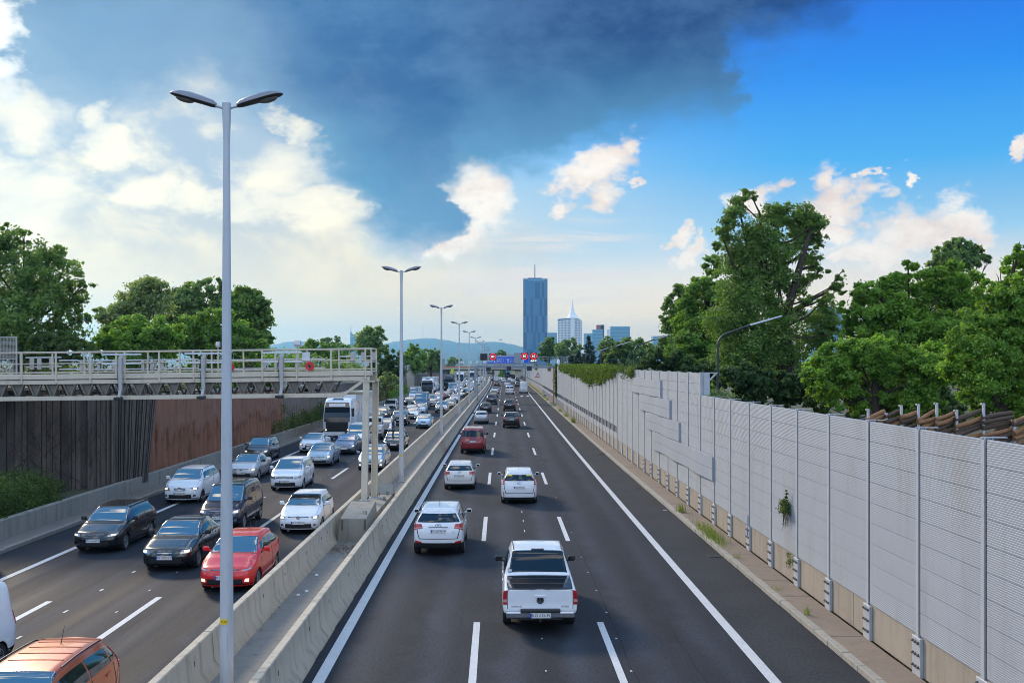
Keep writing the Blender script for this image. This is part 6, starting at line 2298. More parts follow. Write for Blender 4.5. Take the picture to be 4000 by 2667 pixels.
def style(name, L, W, H, z0, zc, xc, xh, xe, tail='hatch', zb=.20, wr=.31, fw=.86, rw=None, rake=.42, deck=1.0, xd=None, zbr=None, yrf=.73, fx=.16, fwid=.84, beltr=.05, dxf=(.05, .0, -.02, .03, .06, .08, .09)):
    st = []
    front = sec(fx, W * fwid, zb + .02, z0 - .09, W * fwid * .97, z0 - .03, W * fwid * .86, z0, dxf)
    st.append(center(front, -fx))
    st.append(front)
    st.append(sec(fx + .27, W * .955, zb, z0 - .05, W * .93, z0 + .02, W * .82, z0 + .06))
    zm = z0 + (zc - z0) * .72
    st.append(sec(fx + .27 + (xc - fx - .27) * .55, W, zb, zm - .10, W * .965, zm - .02, W * .84, zm + .03))
    st.append(sec(xc, W, zb, zc - .10, W * .96, zc - .02, W * .87, zc + .01))
    st.append(sec(xc + (xh - xc) * .55, W, zb, zc - .08, W * .955, zc + (H - zc) * .56 - .09, W * (.5 * yrf + .5 * .84), zc + (H - zc) * .60, yt=.93))
    st.append(sec(xh, W, zb, zc - .07, W * .95, H - .16, W * yrf, H - .035, yt=.90))
    zbr = zbr or zc - .02
    st.append(sec((xh + xe) / 2, W, zb, zc - .05, W * .95, H - .13, W * yrf, H))
    if tail in ('hatch', 'suv', 'van', 'wagon'):
        st.append(sec(xe, W, zb, zbr - .0, W * .945, H - .15, W * yrf * .99, H - .02))
        r = rake
        dx = (-.06, .01, .02, -.05, -r, -r - .03, -r - .03)
        rear = sec(L - .14, W * .90, zb + .04, zbr, W * .86, H - .17, W * yrf * .92, H - .06, dx, yt=.90)
        st.append(rear)
        st.append(center(rear, .14))
    elif tail == 'sedan':
        st.append(sec(xe, W, zb, zbr, W * .945, H - .17, W * yrf * .97, H - .035))
        st.append(sec(xd, W * .985, zb, deck - .06, W * .925, deck - .015, W * .82, deck + .02))
        rear = sec(L - .14, W * .88, zb + .05, deck - .10, W * .85, deck - .02, W * .74, deck + .0, (-.07, .0, .02, .0, -.04, -.06, -.06))
        st.append(rear)
        st.append(center(rear, .14))
    elif tail == 'pickup':
        st.append(sec(xe, W, zb, 1.08, W * .95, H - .17, W * yrf * .98, H - .03))
        st.append(sec(xe + .24, W, zb, 1.10, W * .955, 1.17, W * .88, 1.20))
        st.append(sec(xe + .34, W, zb, 1.10, W * .96, 1.17, W * .90, 1.185))
        st.append(sec(L - .8, W, zb, 1.08, W * .955, 1.15, W * .90, 1.16))
        rear = sec(L - .10, W * .97, zb + .12, 1.06, W * .96, 1.12, W * .88, 1.135, (0, .02, 0, 0, 0, 0, 0))
        st.append(rear)
        st.append(center(rear, .05))
    b = Body(st)
    b.tail = tail; b.W = W; b.H = H; b.wr = wr; b.fw = fw; b.rw = rw or L - .80; b.zc = zc; b.z0 = z0; b.zb = zb; b.deck = deck; b.xe = xe; b.zbr = zbr
    STY[name] = b
    return b


style('hatch', 4.02, .845, 1.46, .80, 1.03, .98, 1.85, 3.30, rake=.46, fw=.82, rw=3.30)
style('compact', 3.84, .82, 1.45, .80, 1.03, .86, 1.68, 3.15, rake=.40, fw=.76, rw=3.12, wr=.30)
style('wagon', 4.46, .86, 1.47, .78, 1.0, 1.10, 1.98, 3.85, 'wagon', rake=.40, fw=.90, rw=3.55)
style('sedan', 4.55, .87, 1.44, .78, 1.0, 1.15, 2.05, 3.05, 'sedan', deck=1.03, xd=3.80, fw=.92, rw=3.62)
style('coupe', 4.62, .92, 1.38, .78, .98, 1.22, 2.10, 2.95, 'sedan', deck=.99, xd=3.90, fw=.92, rw=3.66, wr=.33)
style('mpv', 4.30, .885, 1.60, .86, 1.10, .86, 1.80, 3.60, 'wagon', rake=.26, fw=.88, rw=3.48, fx=.2)
style('suv', 4.42, .91, 1.66, .96, 1.14, 1.02, 1.85, 3.62, 'suv', zb=.30, wr=.36, rake=.40, fw=.88, rw=3.52, zbr=1.16)
style('van', 4.95, .95, 1.96, 1.02, 1.22, .86, 1.72, 4.40, 'van', zb=.28, wr=.34, rake=.13, fw=.92, rw=3.95, yrf=.84, zbr=1.22)
style('smallvan', 4.38, .875, 1.80, .94, 1.14, .88, 1.75, 3.85, 'van', zb=.26, wr=.32, rake=.14, fw=.84, rw=3.62, yrf=.80, zbr=1.16)
style('bigvan', 5.95, 1.0, 2.62, 1.12, 1.38, .78, 1.62, 5.45, 'van', zb=.30, wr=.35, rake=.10, fw=.98, rw=4.70, yrf=.86, zbr=1.34)
style('pickup', 5.25, .955, 1.84, 1.0, 1.17, 1.32, 2.05, 3.42, 'pickup', zb=.36, wr=.385, fw=.96, rw=4.05, yrf=.76)


def wheel_mesh(r, w, n=28):
    pr = [(r * .66, -w / 2 * .86), (r * .92, -w / 2), (r * .985, -w / 2 * .72), (r, -w / 2 * .4), (r, w / 2 * .4), (r * .985, w / 2 * .72), (r * .92, w / 2), (r * .66, w / 2 * .86)]
    return MB().lathe(pr, n, axis='x').mesh('tyre', M['tyre'], 45)


def rim_mesh(r, w, spokes=5, mat_='rim'):
    mb = MB()
    mb.lathe([(r * .67, w / 2 * .84), (r * .64, w / 2 * .90), (r * .60, w / 2 * .84), (r * .58, w / 2 * .3)], 28, axis='x')
    mb.lathe([(.0, w / 2 * .80), (r * .16, w / 2 * .78), (r * .19, w / 2 * .5)], 14, axis='x')
    for k in range(spokes):
        a = 2 * math.pi * k / spokes
        c, s = math.cos(a), math.sin(a)
        mb.bar((w / 2 * .70, r * .12 * c, r * .12 * s), (w / 2 * .76, r * .61 * c, r * .61 * s), .020, r * .20, up=(0, -s, c), h2=r * .15)
    return mb


_wheel_cache = {}


def wheel_set(r, w=.21, spokes=5, dark=False):
    k = (r, w, spokes, dark)
    if k not in _wheel_cache:
        rim = rim_mesh(r, w, spokes)
        rm = rim.mesh('rim', M['rim_dark' if dark else 'rim'], 40)
        disc = MB().lathe([(0, w * .1), (r * .62, w * .1)], 20, axis='x').mesh('brake_disc', M['under'])
        _wheel_cache[k] = (wheel_mesh(r, w), rm, disc)
    return _wheel_cache[k]


def plate_part(parent, y, z, txt=None, rear=False, tilt=0.0):
    """number plate: pale board with a blue band and lettering"""
    mb = MB().box(-.26, .26, 0, .012, -.06, .06)
    p = mb.build('number_plate', M['plate'], parent, loc=(0, y, z))
    p.rotation_euler = (tilt, 0, math.pi if rear else 0)
    MB().box(.222, .262, .005, .0145, -.058, .058).build('plate_band', M['plate_blue'], p)
    if txt:
        link('lettering', text_mesh('lettering', txt, .105, M['ink']), p, (-.02, .0145, 0), (R(90), 0, math.pi))
    return p


def car_windows(b, rearwin=True, blind=False, split=False):
    """returns list of (part name, MB, material)"""
    parts = []
    n = b.n; Rr = n - 2
    ws = b.across(MB(), 4.10, 5.93, 4.40, .006, 10, 10, s0b=4.22, s1b=5.90)
    parts.append(('windscreen', ws, 'glass'))
    if b.tail == 'pickup':
        parts.append(('side_window', b.patch(MB(), ((4.42, 3.14), (7.0, 3.14), (7.0, 3.86), (5.55, 3.86))), 'side_glass'))
        parts.append(('side_window', b.patch(MB(), ((7.08, 3.14), (7.93, 3.14), (7.85, 3.84), (7.08, 3.86))), 'side_glass'))
        parts.append(('rear_window', b.across(MB(), 8.10, 8.84, 4.55, .007, 8, 8), 'rear_glass'))
        return parts
    if b.tail == 'sedan':
        parts.append(('side_window', b.patch(MB(), ((4.42, 3.14), (6.98, 3.14), (6.98, 3.88), (5.5, 3.88))), 'side_glass'))
        parts.append(('side_window', b.patch(MB(), ((7.05, 3.14), (8.25, 3.16), (7.98, 3.84), (7.05, 3.88))), 'side_glass'))
        if rearwin:
            parts.append(('rear_window', b.across(MB(), 8.06, 8.90, 4.45, .006, 8, 8), 'rear_glass'))
        return parts
    mid = 7.0
    parts.append(('side_window', b.patch(MB(), ((4.42, 3.14), (mid - .03, 3.14), (mid - .03, 3.87), (5.5, 3.87))), 'side_glass'))
    if not blind:
        parts.append(('side_window', b.patch(MB(), ((mid + .05, 3.14), (8.02, 3.14), (7.95, 3.86), (mid + .05, 3.87))), 'side_glass'))
        parts.append(('side_window', b.patch(MB(), ((8.12, 3.16), (8.80, 3.22), (8.62, 3.80), (8.04, 3.85))), 'side_glass'))
    if rearwin:
        if split:
            mb = MB(); b.patch(mb, ((9.14, 3.25), (9.94, 3.25), (9.94, 3.85), (9.14, 3.85)), .007)
            parts.append(('rear_window', mb, 'rear_glass'))
        else:
            parts.append(('rear_window', b_cap(b, 9.10, 3.16, 3.93), 'rear_glass'))
    return parts


def split_sides(b, parts):
    out = []
    for nm, mb, m_ in parts:
        if nm != 'side_window':
            out.append((nm, mb, m_)); continue
        for sd in (1, -1):
            q = MB()
            keep = {}
            for f, mi in zip(mb.f, mb.mi):
                if mb.v[f[0]][0] * sd > 0:
                    q.f.append(tuple(keep.setdefault(i, len(keep)) for i in f)); q.mi.append(mi)
            q.v = [mb.v[i] for i in keep]
            out.append((nm, q, m_))
    return out


def b_cap(b, s0, t0, t1, d=.008, s1=None, ns=8, nt=6):
    """patch on the tail (or nose) face across the centre line"""
    s1 = s1 if s1 is not None else b.n - 1
    mb = MB()
    b.patch(mb, ((s0, t0), (s1, t0), (s1, t1), (s0 + .04 * np.sign(s1 - s0), t1)), d, ns, nt)
    return mb


def add_mirrors(b, add, paint_m, x=None):
    x = x if x is not None else b.K[4, 3, 0] + .42
    y = b.W * .97
    z = b.zc + .03
    for sd in (1, -1):
        mb = MB()
        yy = b.L / 2 - x
        mb.bar((sd * (y - .06), yy, z - .03), (sd * (y + .06), yy, z + .0), .05, .05)
        xa, xb = sorted((sd * (y + .02), sd * (y + .215)))
        mb.bbox(xa, xb, yy - .055, yy + .06, z - .035, z + .115, .035)
        o = add('mirror', mb, paint_m, 40)
        add('mirror_glass', MB().box(xa + .025, xb - .025, yy - .062, yy - .056, z - .012, z + .092), 'gloss_black', parent=o)


def car_proto(name, sty, paint_m, lit=False, brake=False, detail=2, plate=None, grille='wide', rails=False, tailstyle='wrap', trim_t=None, rear_trim=None,
              side_blind=False, split_rear=False, mirrors='body', spokes=5, dark_rim=False, antenna=True, badge=None, head_t=(2.2, 3.45), head_s=(.52, 1.55), extra=None, front=True, glass=None,
              fog=False, roof_glass=False, handles=True):
    """a vehicle as an Empty with its parts; paint is set per object so that copies can differ"""
    b = STY[sty]
    t = thing(name, None, 'car')
    n = b.n; Rr = n - 2
    wheels = (b.fw, b.rw)
    tt = trim_t if trim_t is not None else (.55 if detail else 0)

    def add(nm, mb, m_, smooth=None, parent=None):
        me = mb.mesh(nm, M[m_] if isinstance(m_, str) else m_, smooth)
        return link(nm, me, parent or t)

    body = add('body', b.shell(wheels, b.wr, tt if tt else 0, 6.0), paint_m, 50)
    if tt:
        add('lower_trim', b.shell(wheels, b.wr, 0, tt), 'trim' if (trim_t is not None) else paint_m, 50)
    # floor and wheel wells
    hw = b.W - .24
    add('underbody', MB().box(-hw, hw, -b.L / 2 + .22, b.L / 2 - .24, b.zb - .02, b.z0 - .12).box(-b.W + .06, b.W - .06, b.L / 2 - b.rw + b.wr * 1.3, b.L / 2 - b.fw - b.wr * 1.3, b.zb - .02, .5)
        .box(-b.W + .18, b.W - .18, -b.L / 2 + .12, -b.L / 2 + .3, b.zb + .06, b.zb + .2), 'under')
    for (nm, mb, m_) in split_sides(b, car_windows(b, True, side_blind, split_rear)):
        if glass and nm == 'windscreen': m_ = glass
        add(nm, mb, m_, 60)
    # wheels
    tyre, rim, disc = wheel_set(b.wr, .22, spokes, dark_rim)
    for wx in wheels:
        for sd in (1, -1):
            w = link('wheel', tyre, t, (sd * (b.W - .125), b.L / 2 - wx, b.wr), (0, 0, 0 if sd > 0 else math.pi))
            if detail:
                r_ = link('rim', rim, w)
                link('brake_disc', disc, w)
    # lamps
    h0, h1 = head_t; s0, s1 = head_s
    for sd in (1, -1):
        mb = b.patch(MB(), ((s0, h0 + .25), (s1, h0 + .45), (s1 + .15, h1), (s0 + .1, h1 - .25)), .010, 6, 4, sides=(sd,))
        hl = add('headlight', mb, 'lamp_off', 50)
        if lit:
            mb = b.patch(MB(), ((s0 + .18, h0 + .42), (s0 + .62, h0 + .46), (s0 + .66, h1 - .34), (s0 + .22, h1 - .36)), .016, 3, 3, sides=(sd,))
            add('bulb', mb, 'lamp_on', parent=hl)
        if fog:
            add('fog_light', b.patch(MB(), ((.68, 1.25), (.95, 1.25), (.95, 1.75), (.72, 1.75)), .010, 3, 2, sides=(sd,)), 'lamp_on' if fog == 'on' else 'chrome')
    if grille:
        g0, g1, gs = {'wide': (2.55, 3.0, .50), 'big': (1.75, 3.15, .36), 'slim': (2.85, 3.2, .48), 'oval': (2.45, 3.1, .30)}[grille]
        gr = add('grille', b_cap(b, gs, g0, g1, .008, 0.0, 6, 4), 'gloss_black', 60)
        if detail > 1:
            for q in (.25, .6):
                tq = g0 + (g1 - g0) * q
                add('grille_bar', b_cap(b, gs * .92, tq, tq + (g1 - g0) * .12, .016, 0.0, 5, 1), 'chrome', parent=gr)
        add('lower_grille', b_cap(b, .62, .75, 1.75, .008, 0.0, 6, 3), 'trim', 60)
    # tail lamps
    tl = 'tail_on' if brake else 'tail'
    if tailstyle == 'wrap':
        q = ((Rr - .35, 2.30), (Rr + .46, 2.60), (Rr + .40, 2.98), (Rr - .45, 3.04))
    elif tailstyle == 'tall':
        q = ((Rr - .12, 2.5), (Rr + .14, 2.5), (Rr + .12, 3.75), (Rr - .10, 3.75))
    elif tailstyle == 'high':
        q = ((Rr - .18, 2.65), (Rr + .22, 2.65), (Rr + .12, 3.45), (Rr - .16, 3.40))
    elif tailstyle == 'low':
        q = ((Rr - .14, 1.7), (Rr + .17, 1.7), (Rr + .17, 2.75), (Rr - .14, 2.75))
    elif tailstyle == 'pickup':
        q = ((Rr - .05, 1.75), (Rr + .24, 1.75), (Rr + .24, 3.55), (Rr - .05, 3.3))
    elif tailstyle == 'sedan':
        q = ((Rr - .25, 2.3), (Rr + .40, 2.3), (Rr + .38, 3.2), (Rr - .28, 3.2))
    for sd in (1, -1):
        l = add('tail_light', b.patch(MB(), q, .012, 6, 6, sides=(sd,)), tl, 50)
        if detail > 1:
            qq = [np.array(v, float) for v in q]
            lo = [tuple(qq[0] * .85 + qq[3] * .15), tuple(qq[1] * .85 + qq[2] * .15), tuple(qq[1] * .70 + qq[2] * .30), tuple(qq[0] * .70 + qq[3] * .30)]
            add('lamp_strip', b.patch(MB(), lo, .018, 4, 2, sides=(sd,)), 'tail_clear', parent=l)
    if detail:
        add_mirrors(b, add, paint_m if mirrors == 'body' else M['trim'])
        # bonnet, door and tailgate joints
        mb = MB()
        for s in ((4.42, 7.0) if side_blind else (4.42, 7.02, 8.25 if b.tail != 'pickup' else 7.98)):
            b.patch(mb, ((s - .018, .55), (s + .018, .55), (s + .018, 3.05), (s - .018, 3.05)), .0035, 1, 10)
        b.patch(mb, ((4.42, .55), (8.0, .55), (8.0, .60), (4.42, .60)), .0035, 10, 1)
        b.across(mb, 3.94, 4.06, 4.0, .0035, 1, 8)
        b.patch(mb, ((1.2, 4.02), (4.0, 4.02), (4.0, 4.10), (1.2, 4.10)), .0035, 12, 1)
        if b.tail != 'pickup':
            e0 = Rr + .30
            b.patch(mb, ((e0, 1.55), (e0 + .045, 1.55), (e0 - .16, 3.0), (e0 - .205, 3.0)), .0035, 1, 8)
            b.patch(mb, ((e0, 1.50), (n - 1, 1.50), (n - 1, 1.57), (e0, 1.57)), .0035, 6, 1)
        add('panel_joints', mb, 'trim')
        if handles:
            for s in ((6.62,) if side_blind else (6.62, 7.80)):
                for sd in (1, -1):
                    add('door_handle', b.patch(MB(), ((s - .12, 2.66), (s + .12, 2.66), (s + .12, 2.76), (s - .12, 2.76)), .025, 2, 1, sides=(sd,)), paint_m)
        add('wiper', MB().bar((-.05, b.L / 2 - b.K[4, 6, 0] - .06, b.zc + .03), (-.52, b.L / 2 - b.K[4, 6, 0] - .16, b.zc + .05), .02, .015).bar((.45, b.L / 2 - b.K[4, 6, 0] - .06, b.zc + .03), (-.02, b.L / 2 - b.K[4, 6, 0] - .2, b.zc + .07), .02, .015), 'trim')
    # rear bumper trim, plates
    if rear_trim:
        add('rear_bumper_trim', b_cap(b, Rr - .1, rear_trim[0], rear_trim[1], .010, None, 8, 3), 'trim', 60)
    yf = b.L / 2 - b.ev(0.0, 2.05)[0] + .02
    zf = b.ev(0.0, 2.0)[2]
    yr = -(b.ev(float(n - 1), 2.4)[0] - b.L / 2) - .018
    zr_ = b.ev(float(n - 1), 2.35)[2]
    if b.tail == 'pickup':
        zr_ = .52; yr -= .175
    ftxt, rtxt = (plate if isinstance(plate, tuple) else (plate, plate))
    plate_part(t, yf, zf, ftxt if front else None)
    plate_part(t, yr, zr_, rtxt if not front else None, rear=True)
    if antenna and detail:
        xa = b.xe - .25
        add('antenna', MB().tube([(0, b.L / 2 - xa, b.H - .02), (0, b.L / 2 - xa - .16, b.H + .30)], [.010, .004], 5), 'trim')
    if rails:
        for sd in (1, -1):
            pts = []
            for s in np.linspace(6.25, 8.35, 9):
                p = b.loc(b.off(s, 4.75, .035 if 6.3 < s < 8.3 else .0), sd)
                pts.append(tuple(p))
            add('roof_rail', MB().tube(pts, .016, 6), 'alurail' if rails == 'silver' else 'trim', 50)
    if roof_glass:
        add('sunroof', b.across(MB(), 6.1, 6.85, 5.15, .006, 4, 6), 'gloss_black')
    if badge and detail:
        badge_part(b, t, badge, front)
    if extra:
        extra(b, t, add)
    return t


def badge_part(b, t, kind, front, z=None, y=None, size=.07, parent=None):
    """small chrome emblem on the nose or tail"""
    if front:
        y = b.L / 2 - b.ev(0.0, 2.85)[0] + .022 if y is None else y
        z = b.ev(0.0, 2.85)[2] if z is None else z
    else:
        y = b.L / 2 - b.ev(float(b.n - 1), 2.9)[0] - .022 if y is None else y
        z = b.ev(float(b.n - 1), 2.9)[2] if z is None else z
    mb = MB()
    sg = 1 if front else -1
    r = size
    def ring(r0, r1, sx=1.0, sz=1.0, ox=0):
        for k in range(18):
            a, c = 2 * math.pi * k / 18, 2 * math.pi * (k + 1) / 18
            P = [(ox + sx * q * math.cos(w), 0, sz * q * math.sin(w)) for q, w in ((r0, a), (r1, a), (r1, c), (r0, c))]
            mb.poly(P)
    def st(x0, z0_, x1, z1_, w=.012):
        mb.bar((x0, 0, z0_), (x1, 0, z1_), w, .006, up=(0, 1, 0))
    if kind == 'vw':
        ring(r * .84, r)
        st(-r * .34, r * .78, 0, r * .08); st(r * .34, r * .78, 0, r * .08)
        st(-r * .78, r * .3, -r * .36, -r * .7); st(-r * .36, -r * .7, 0, r * .02); st(0, r * .02, r * .36, -r * .7); st(r * .36, -r * .7, r * .78, r * .3)
    elif kind == 'wings':
        ring(r * .84, r, 1.25)
        st(-r * 1.0, r * .35, 0, -r * .1); st(r * 1.0, r * .35, 0, -r * .1)
    elif kind == 's':
        st(-r, r * .55, r, r * .75, .03); st(-r, r * .5, -r * .2, r * .05, .03); st(r * .2, 0, r, -r * .4, .03); st(-r, -r * .7, r, -r * .5, .03)
    elif kind == 'flash':
        ring(r * .84, r); st(-r * 1.0, -r * .1, r * .2, r * .1, .02); st(-r * .2, -r * .1, r * 1.0, r * .1, .02)
    elif kind == 'rings':
        for k in range(4): ring(r * .42, r * .56, ox=(k - 1.5) * r * .8)
    elif kind == 'ovals':
        ring(r * .86, r, 1.35, .9); ring(r * .4, r * .52, .8, 1.2)
    elif kind == 'oval':
        ring(0, r, 1.5, .7)
    elif kind == 'lion':
        st(-r * .5, -r, -r * .1, r, .03); st(-r * .1, 0, r * .6, r * .4, .03); st(0, -r * .4, r * .5, -r, .03)
    elif kind == 'star':
        ring(r * .88, r); st(0, 0, 0, r, .012); st(0, 0, -r * .87, -r * .5, .012); st(0, 0, r * .87, -r * .5, .012)
    elif kind == 'h':
        ring(r * .86, r, 1.5, .85); st(-r * .6, -r * .5, -r * .2, r * .5); st(r * .2, -r * .5, r * .6, r * .5); st(-r * .4, 0, r * .4, 0)
    o = mb.build('badge', M['chrome'], t, loc=(0, y, z))
    return o


def repaint(root, old, new):
    for ch in root.children:
        for s in ch.material_slots:
            if s.material == old:
                s.link = 'OBJECT'; s.material = new
        repaint(ch, old, new)


def put(t, label, cat, x, y, flip, group, dh=0.0):
    t.location = (x, y, 0.0)
    t.rotation_euler = (0, 0, (math.pi if flip else 0) + head(y) + dh)
    tag(t, label, cat, group)
    return t


GR_R = 'vehicles driving away on the right carriageway'
GR_L = 'vehicles coming towards us on the left carriageway'


def rear_at(b, yc): return yc - .05 + (b.rw - b.L / 2)            # centre from rear tyre contact
def front_at(b, yc): return yc + (b.L / 2 - b.fw)                 # centre of an oncoming car from its front tyre contact


def G(px, py):
    y = 26432 / (py - 1420)
    return (px - 2000) * y / FPX, y


P_ = PAINT
# ---- right carriageway, nearest first
def amarok(b, t, add):
    n = b.n; Rr = n - 2
    add('bed_cover', b.across(MB(), 10.06, 12.85, 4.35, .010, 10, 8), 'gloss_black', 60)
    cv = MB()
    for s in (10.6, 11.2, 11.8, 12.3):
        b.across(cv, s, s + .05, 4.5, .014, 1, 8)
    add('cover_slats', cv, 'trim')
    mb = MB()
    e0 = Rr + .245
    b.patch(mb, ((e0, 1.25), (e0 + .02, 1.25), (e0 + .02, 3.9), (e0, 3.9)), .004, 1, 8)
    add('tailgate_joint', mb, 'trim')
    y = -(b.ev(float(n - 1), 2.6)[0] - b.L / 2)
    add('tailgate_handle', MB().bbox(-.14, .14, y - .018, y + .01, .925, .985, .008), P_['white'])
    add('bumper', MB().bbox(-.86, .86, y - .16, y + .02, .44, .60, .03), 'chrome')
    add('bumper_step', MB().bbox(-.50, .50, y - .175, y - .02, .585, .66, .015), 'trim')
    add('bumper_step', MB().bbox(-.55, .55, y - .12, y + .02, .38, .455, .02), 'trim')
    add('tow_bar', MB().bar((0, y + .1, .40), (0, y - .16, .38), .06).lathe([(.0, 0), (.028, .01), (.03, .04), (0, .07)], 8, center=(0, y - .18, .39)), 'trim')
    link('lettering', text_mesh('lettering', 'AMAROK', .065, M['bolt'], 'CENTER'), t, (-.60, y - .006, .70), (R(90), 0, 0))
    link('lettering', text_mesh('lettering', 'V6 TDI', .065, M['bolt'], 'CENTER'), t, (.62, y - .006, .70), (R(90), 0, 0))
    badge_part(b, t, 'vw', False, .86, y - .012, .095)
    add('badge_disc', MB().lathe([(0, -.004), (.09, -.004)], 18, axis='y', center=(0, y - .006, .86)), 'gloss_black')
    xa = b.L / 2 - b.xe
    add('third_brake_light', MB().bbox(-.17, .17, xa - .035, xa + .10, b.H - .055, b.H - .022, .008), 'trim')
    for sd in (1, -1):
        pts = [tuple(b.loc(b.off(s, 4.9, .012), sd)) for s in np.linspace(6.1, 7.95, 7)]
        add('roof_strip', MB().tube(pts, .014, 5), 'trim')
    s_ = MB().lathe([(0, 0), (.065, 0)], 16, axis='y')
    o = add('round_sticker', s_, 'beige_sticker' if 'beige_sticker' in M else 'bracket')
    p = b.loc(b.off(np.array(8.72), np.array(4.75), .012), -1)
    o.location = tuple(p); o.rotation_euler = (R(-32), 0, 0)


b = STY['pickup']
t = car_proto('pickup_truck', 'pickup', P_['white'], tailstyle='pickup', plate='KO 636 FL', front=False, extra=amarok, mirrors='black', antenna=False, trim_t=.45)
x, y = G(2100, 2428)
put(t, 'white double cab pickup with black bed cover and chrome rear bumper, nearest on the right', 'pickup', x, rear_at(b, y), False, GR_R)


def ix(b, t, add):
    Rr = b.n - 2
    for sd in (1, -1):
        add('reflector', b.patch(MB(), ((Rr + .02, 1.02), (Rr + .45, .98), (Rr + .40, 1.2), (Rr + .06, 1.35)), .014, 3, 2, sides=(sd,)), 'tail')
    y = -(b.ev(float(b.n - 1), 2.75)[0] - b.L / 2)
    add('tailgate_strip', MB().bbox(-.34, .34, y - .03, y, b.ev(float(b.n - 1), 2.75)[2] - .012, b.ev(float(b.n - 1), 2.75)[2] + .012, .005), 'chrome')
    add('spoiler', b.across(MB(), 8.55, 8.98, 4.55, .02, 3, 8), P_['white'])
    add('third_brake_light', MB().bbox(-.15, .15, -b.L / 2 + .50, -b.L / 2 + .56, b.H - .14, b.H - .11, .005), 'tail')
    z = b.ev(float(b.n - 1), 2.3)[2]
    link('lettering', text_mesh('lettering', 'ix35', .05, M['bracket']), t, (.52, y - .02, z - .02), (R(90), 0, 0))


b = STY['suv']
t = car_proto('suv', 'suv', P_['white'], plate='W 16776 W', front=False, rails='silver', rear_trim=(.0, 1.0), trim_t=1.0, tailstyle='wrap', badge='h', extra=ix)
x, y = G(1716, 2156)
put(t, 'white SUV with silver roof rails and black lower bumper in the left lane', 'SUV', x, rear_at(b, y), False, GR_R)
SUV0 = t


def prius(b, t, add):
    Rr = b.n - 2
    for sd in (1, -1):
        add('reflector', b.patch(MB(), ((Rr + .12, 1.0), (Rr + .19, 1.0), (Rr + .19, 1.7), (Rr + .12, 1.7)), .014, 1, 3, sides=(sd,)), 'tail')
        pa = b.patch(MB(), ((9.20, 3.70), (9.58, 3.70), (9.58, 3.90), (9.20, 3.90)), .012, 3, 1, sides=(sd,))
        add('window_sticker', pa, 'sticker')


b = STY['mpv']
t = car_proto('estate_car', 'mpv', P_['white'], plate='W 2184 TX', front=False, rear_trim=(.0, .75), tailstyle='high', badge='ovals', extra=prius)
x, y = G(2026, 1961)
put(t, 'white estate taxi with two yellow stickers in its rear window, in the middle lane', 'car', x, rear_at(b, y), False, GR_R)


b = STY['hatch']
t = car_proto('hatchback', 'hatch', P_['offwhite'], plate='MI 810 EB', front=False, rear_trim=(.0, .7), tailstyle='wrap', badge='wings')
x, y = G(1796, 1908)
put(t, 'cream white hatchback with red tail lamps ahead of the white SUV in the left lane', 'car', x, rear_at(b, y), False, GR_R)
HATCH_R = t
b = STY['van']
def t6(b, t, add):
    add('rear_corner_trim', b.patch(MB(), ((9.0, .6), (9.16, .6), (9.16, 1.4), (9.0, 1.4)), .010, 3, 3), 'trim')
t = car_proto('minibus', 'van', P_['darkred'], plate='HL 840 CD', front=False, rear_trim=(.0, .6), tailstyle='low', mirrors='black', badge='vw', extra=t6, antenna=False)
x, y = G(1847, 1769)
put(t, 'dark red minibus with black mirrors driving in the left lane', 'van', x, rear_at(b, y), False, GR_R)
VAN_R = t

b = STY['compact']
t = car_proto('small_hatchback', 'compact', P_['silver'], plate=(None, 'W 20 AB') if False else None, front=False, rear_trim=(.3, .7), tailstyle='tall', detail=1, mirrors='black', antenna=False)
x, y = G(1880, 1654)
put(t, 'silver small hatchback with high tail lamps behind the dark red minibus lane position', 'car', x, rear_at(b, y), False, GR_R)
t['label'] = 'silver small hatchback with tall tail lamps, just ahead of the dark red minibus'
CORSA = t
t = copy_tree(SUV0); repaint(t, P_['white'], P_['black'])
x, y = G(1997, 1670)
put(t, 'black compact SUV in the middle lane beside the silver small hatchback', 'SUV', x, rear_at(STY['suv'], y), False, GR_R)


def copy_car(src, old, new, label, cat, px, py, flip, group, sty, dx=None):
    t = copy_tree(src)
    if old is not new:
        repaint(t, old, new)
    x, y = G(px, py)
    b = STY[sty]
    yc = front_at(b, y) if flip else rear_at(b, y)
    return put(t, label, cat, x, yc, flip, group)


t = copy_car(CORSA, P_['silver'], P_['black'], 'black hatchback with bright tail lamps ahead of the silver small hatchback', 'car', 1896.7, 1612.5, False, GR_R, 'compact')
t = copy_car(SUV0, P_['white'], P_['black'], 'second black SUV, further ahead in the middle lane', 'SUV', 1990, 1605, False, GR_R, 'suv')
# drop the near-only lettering of the copies
for o in list(COL.objects):
    pass

# ---- left carriageway, oncoming, nearest first
b = STY['mpv']
def lodgy(b, t, add):
    rb = MB()
    for s in (6.6, 7.0, 7.4, 7.8):
        b.across(rb, s, s + .03, 5.25, .012, 1, 6)
    add('roof_ribs', rb, P_['orange'])
    add('rear_spoiler', b.across(MB(), 8.6, 8.97, 4.6, .016, 3, 8), P_['orange'])


t = car_proto('people_carrier', 'mpv', P_['orange'], rails='black', extra=lodgy, tailstyle='tall', mirrors='black')
put(t, 'burnt orange people carrier cut by the bottom left edge, seen from above', 'car', -8.5, 17.6, True, GR_L)
t.scale = (1, 1, .955)

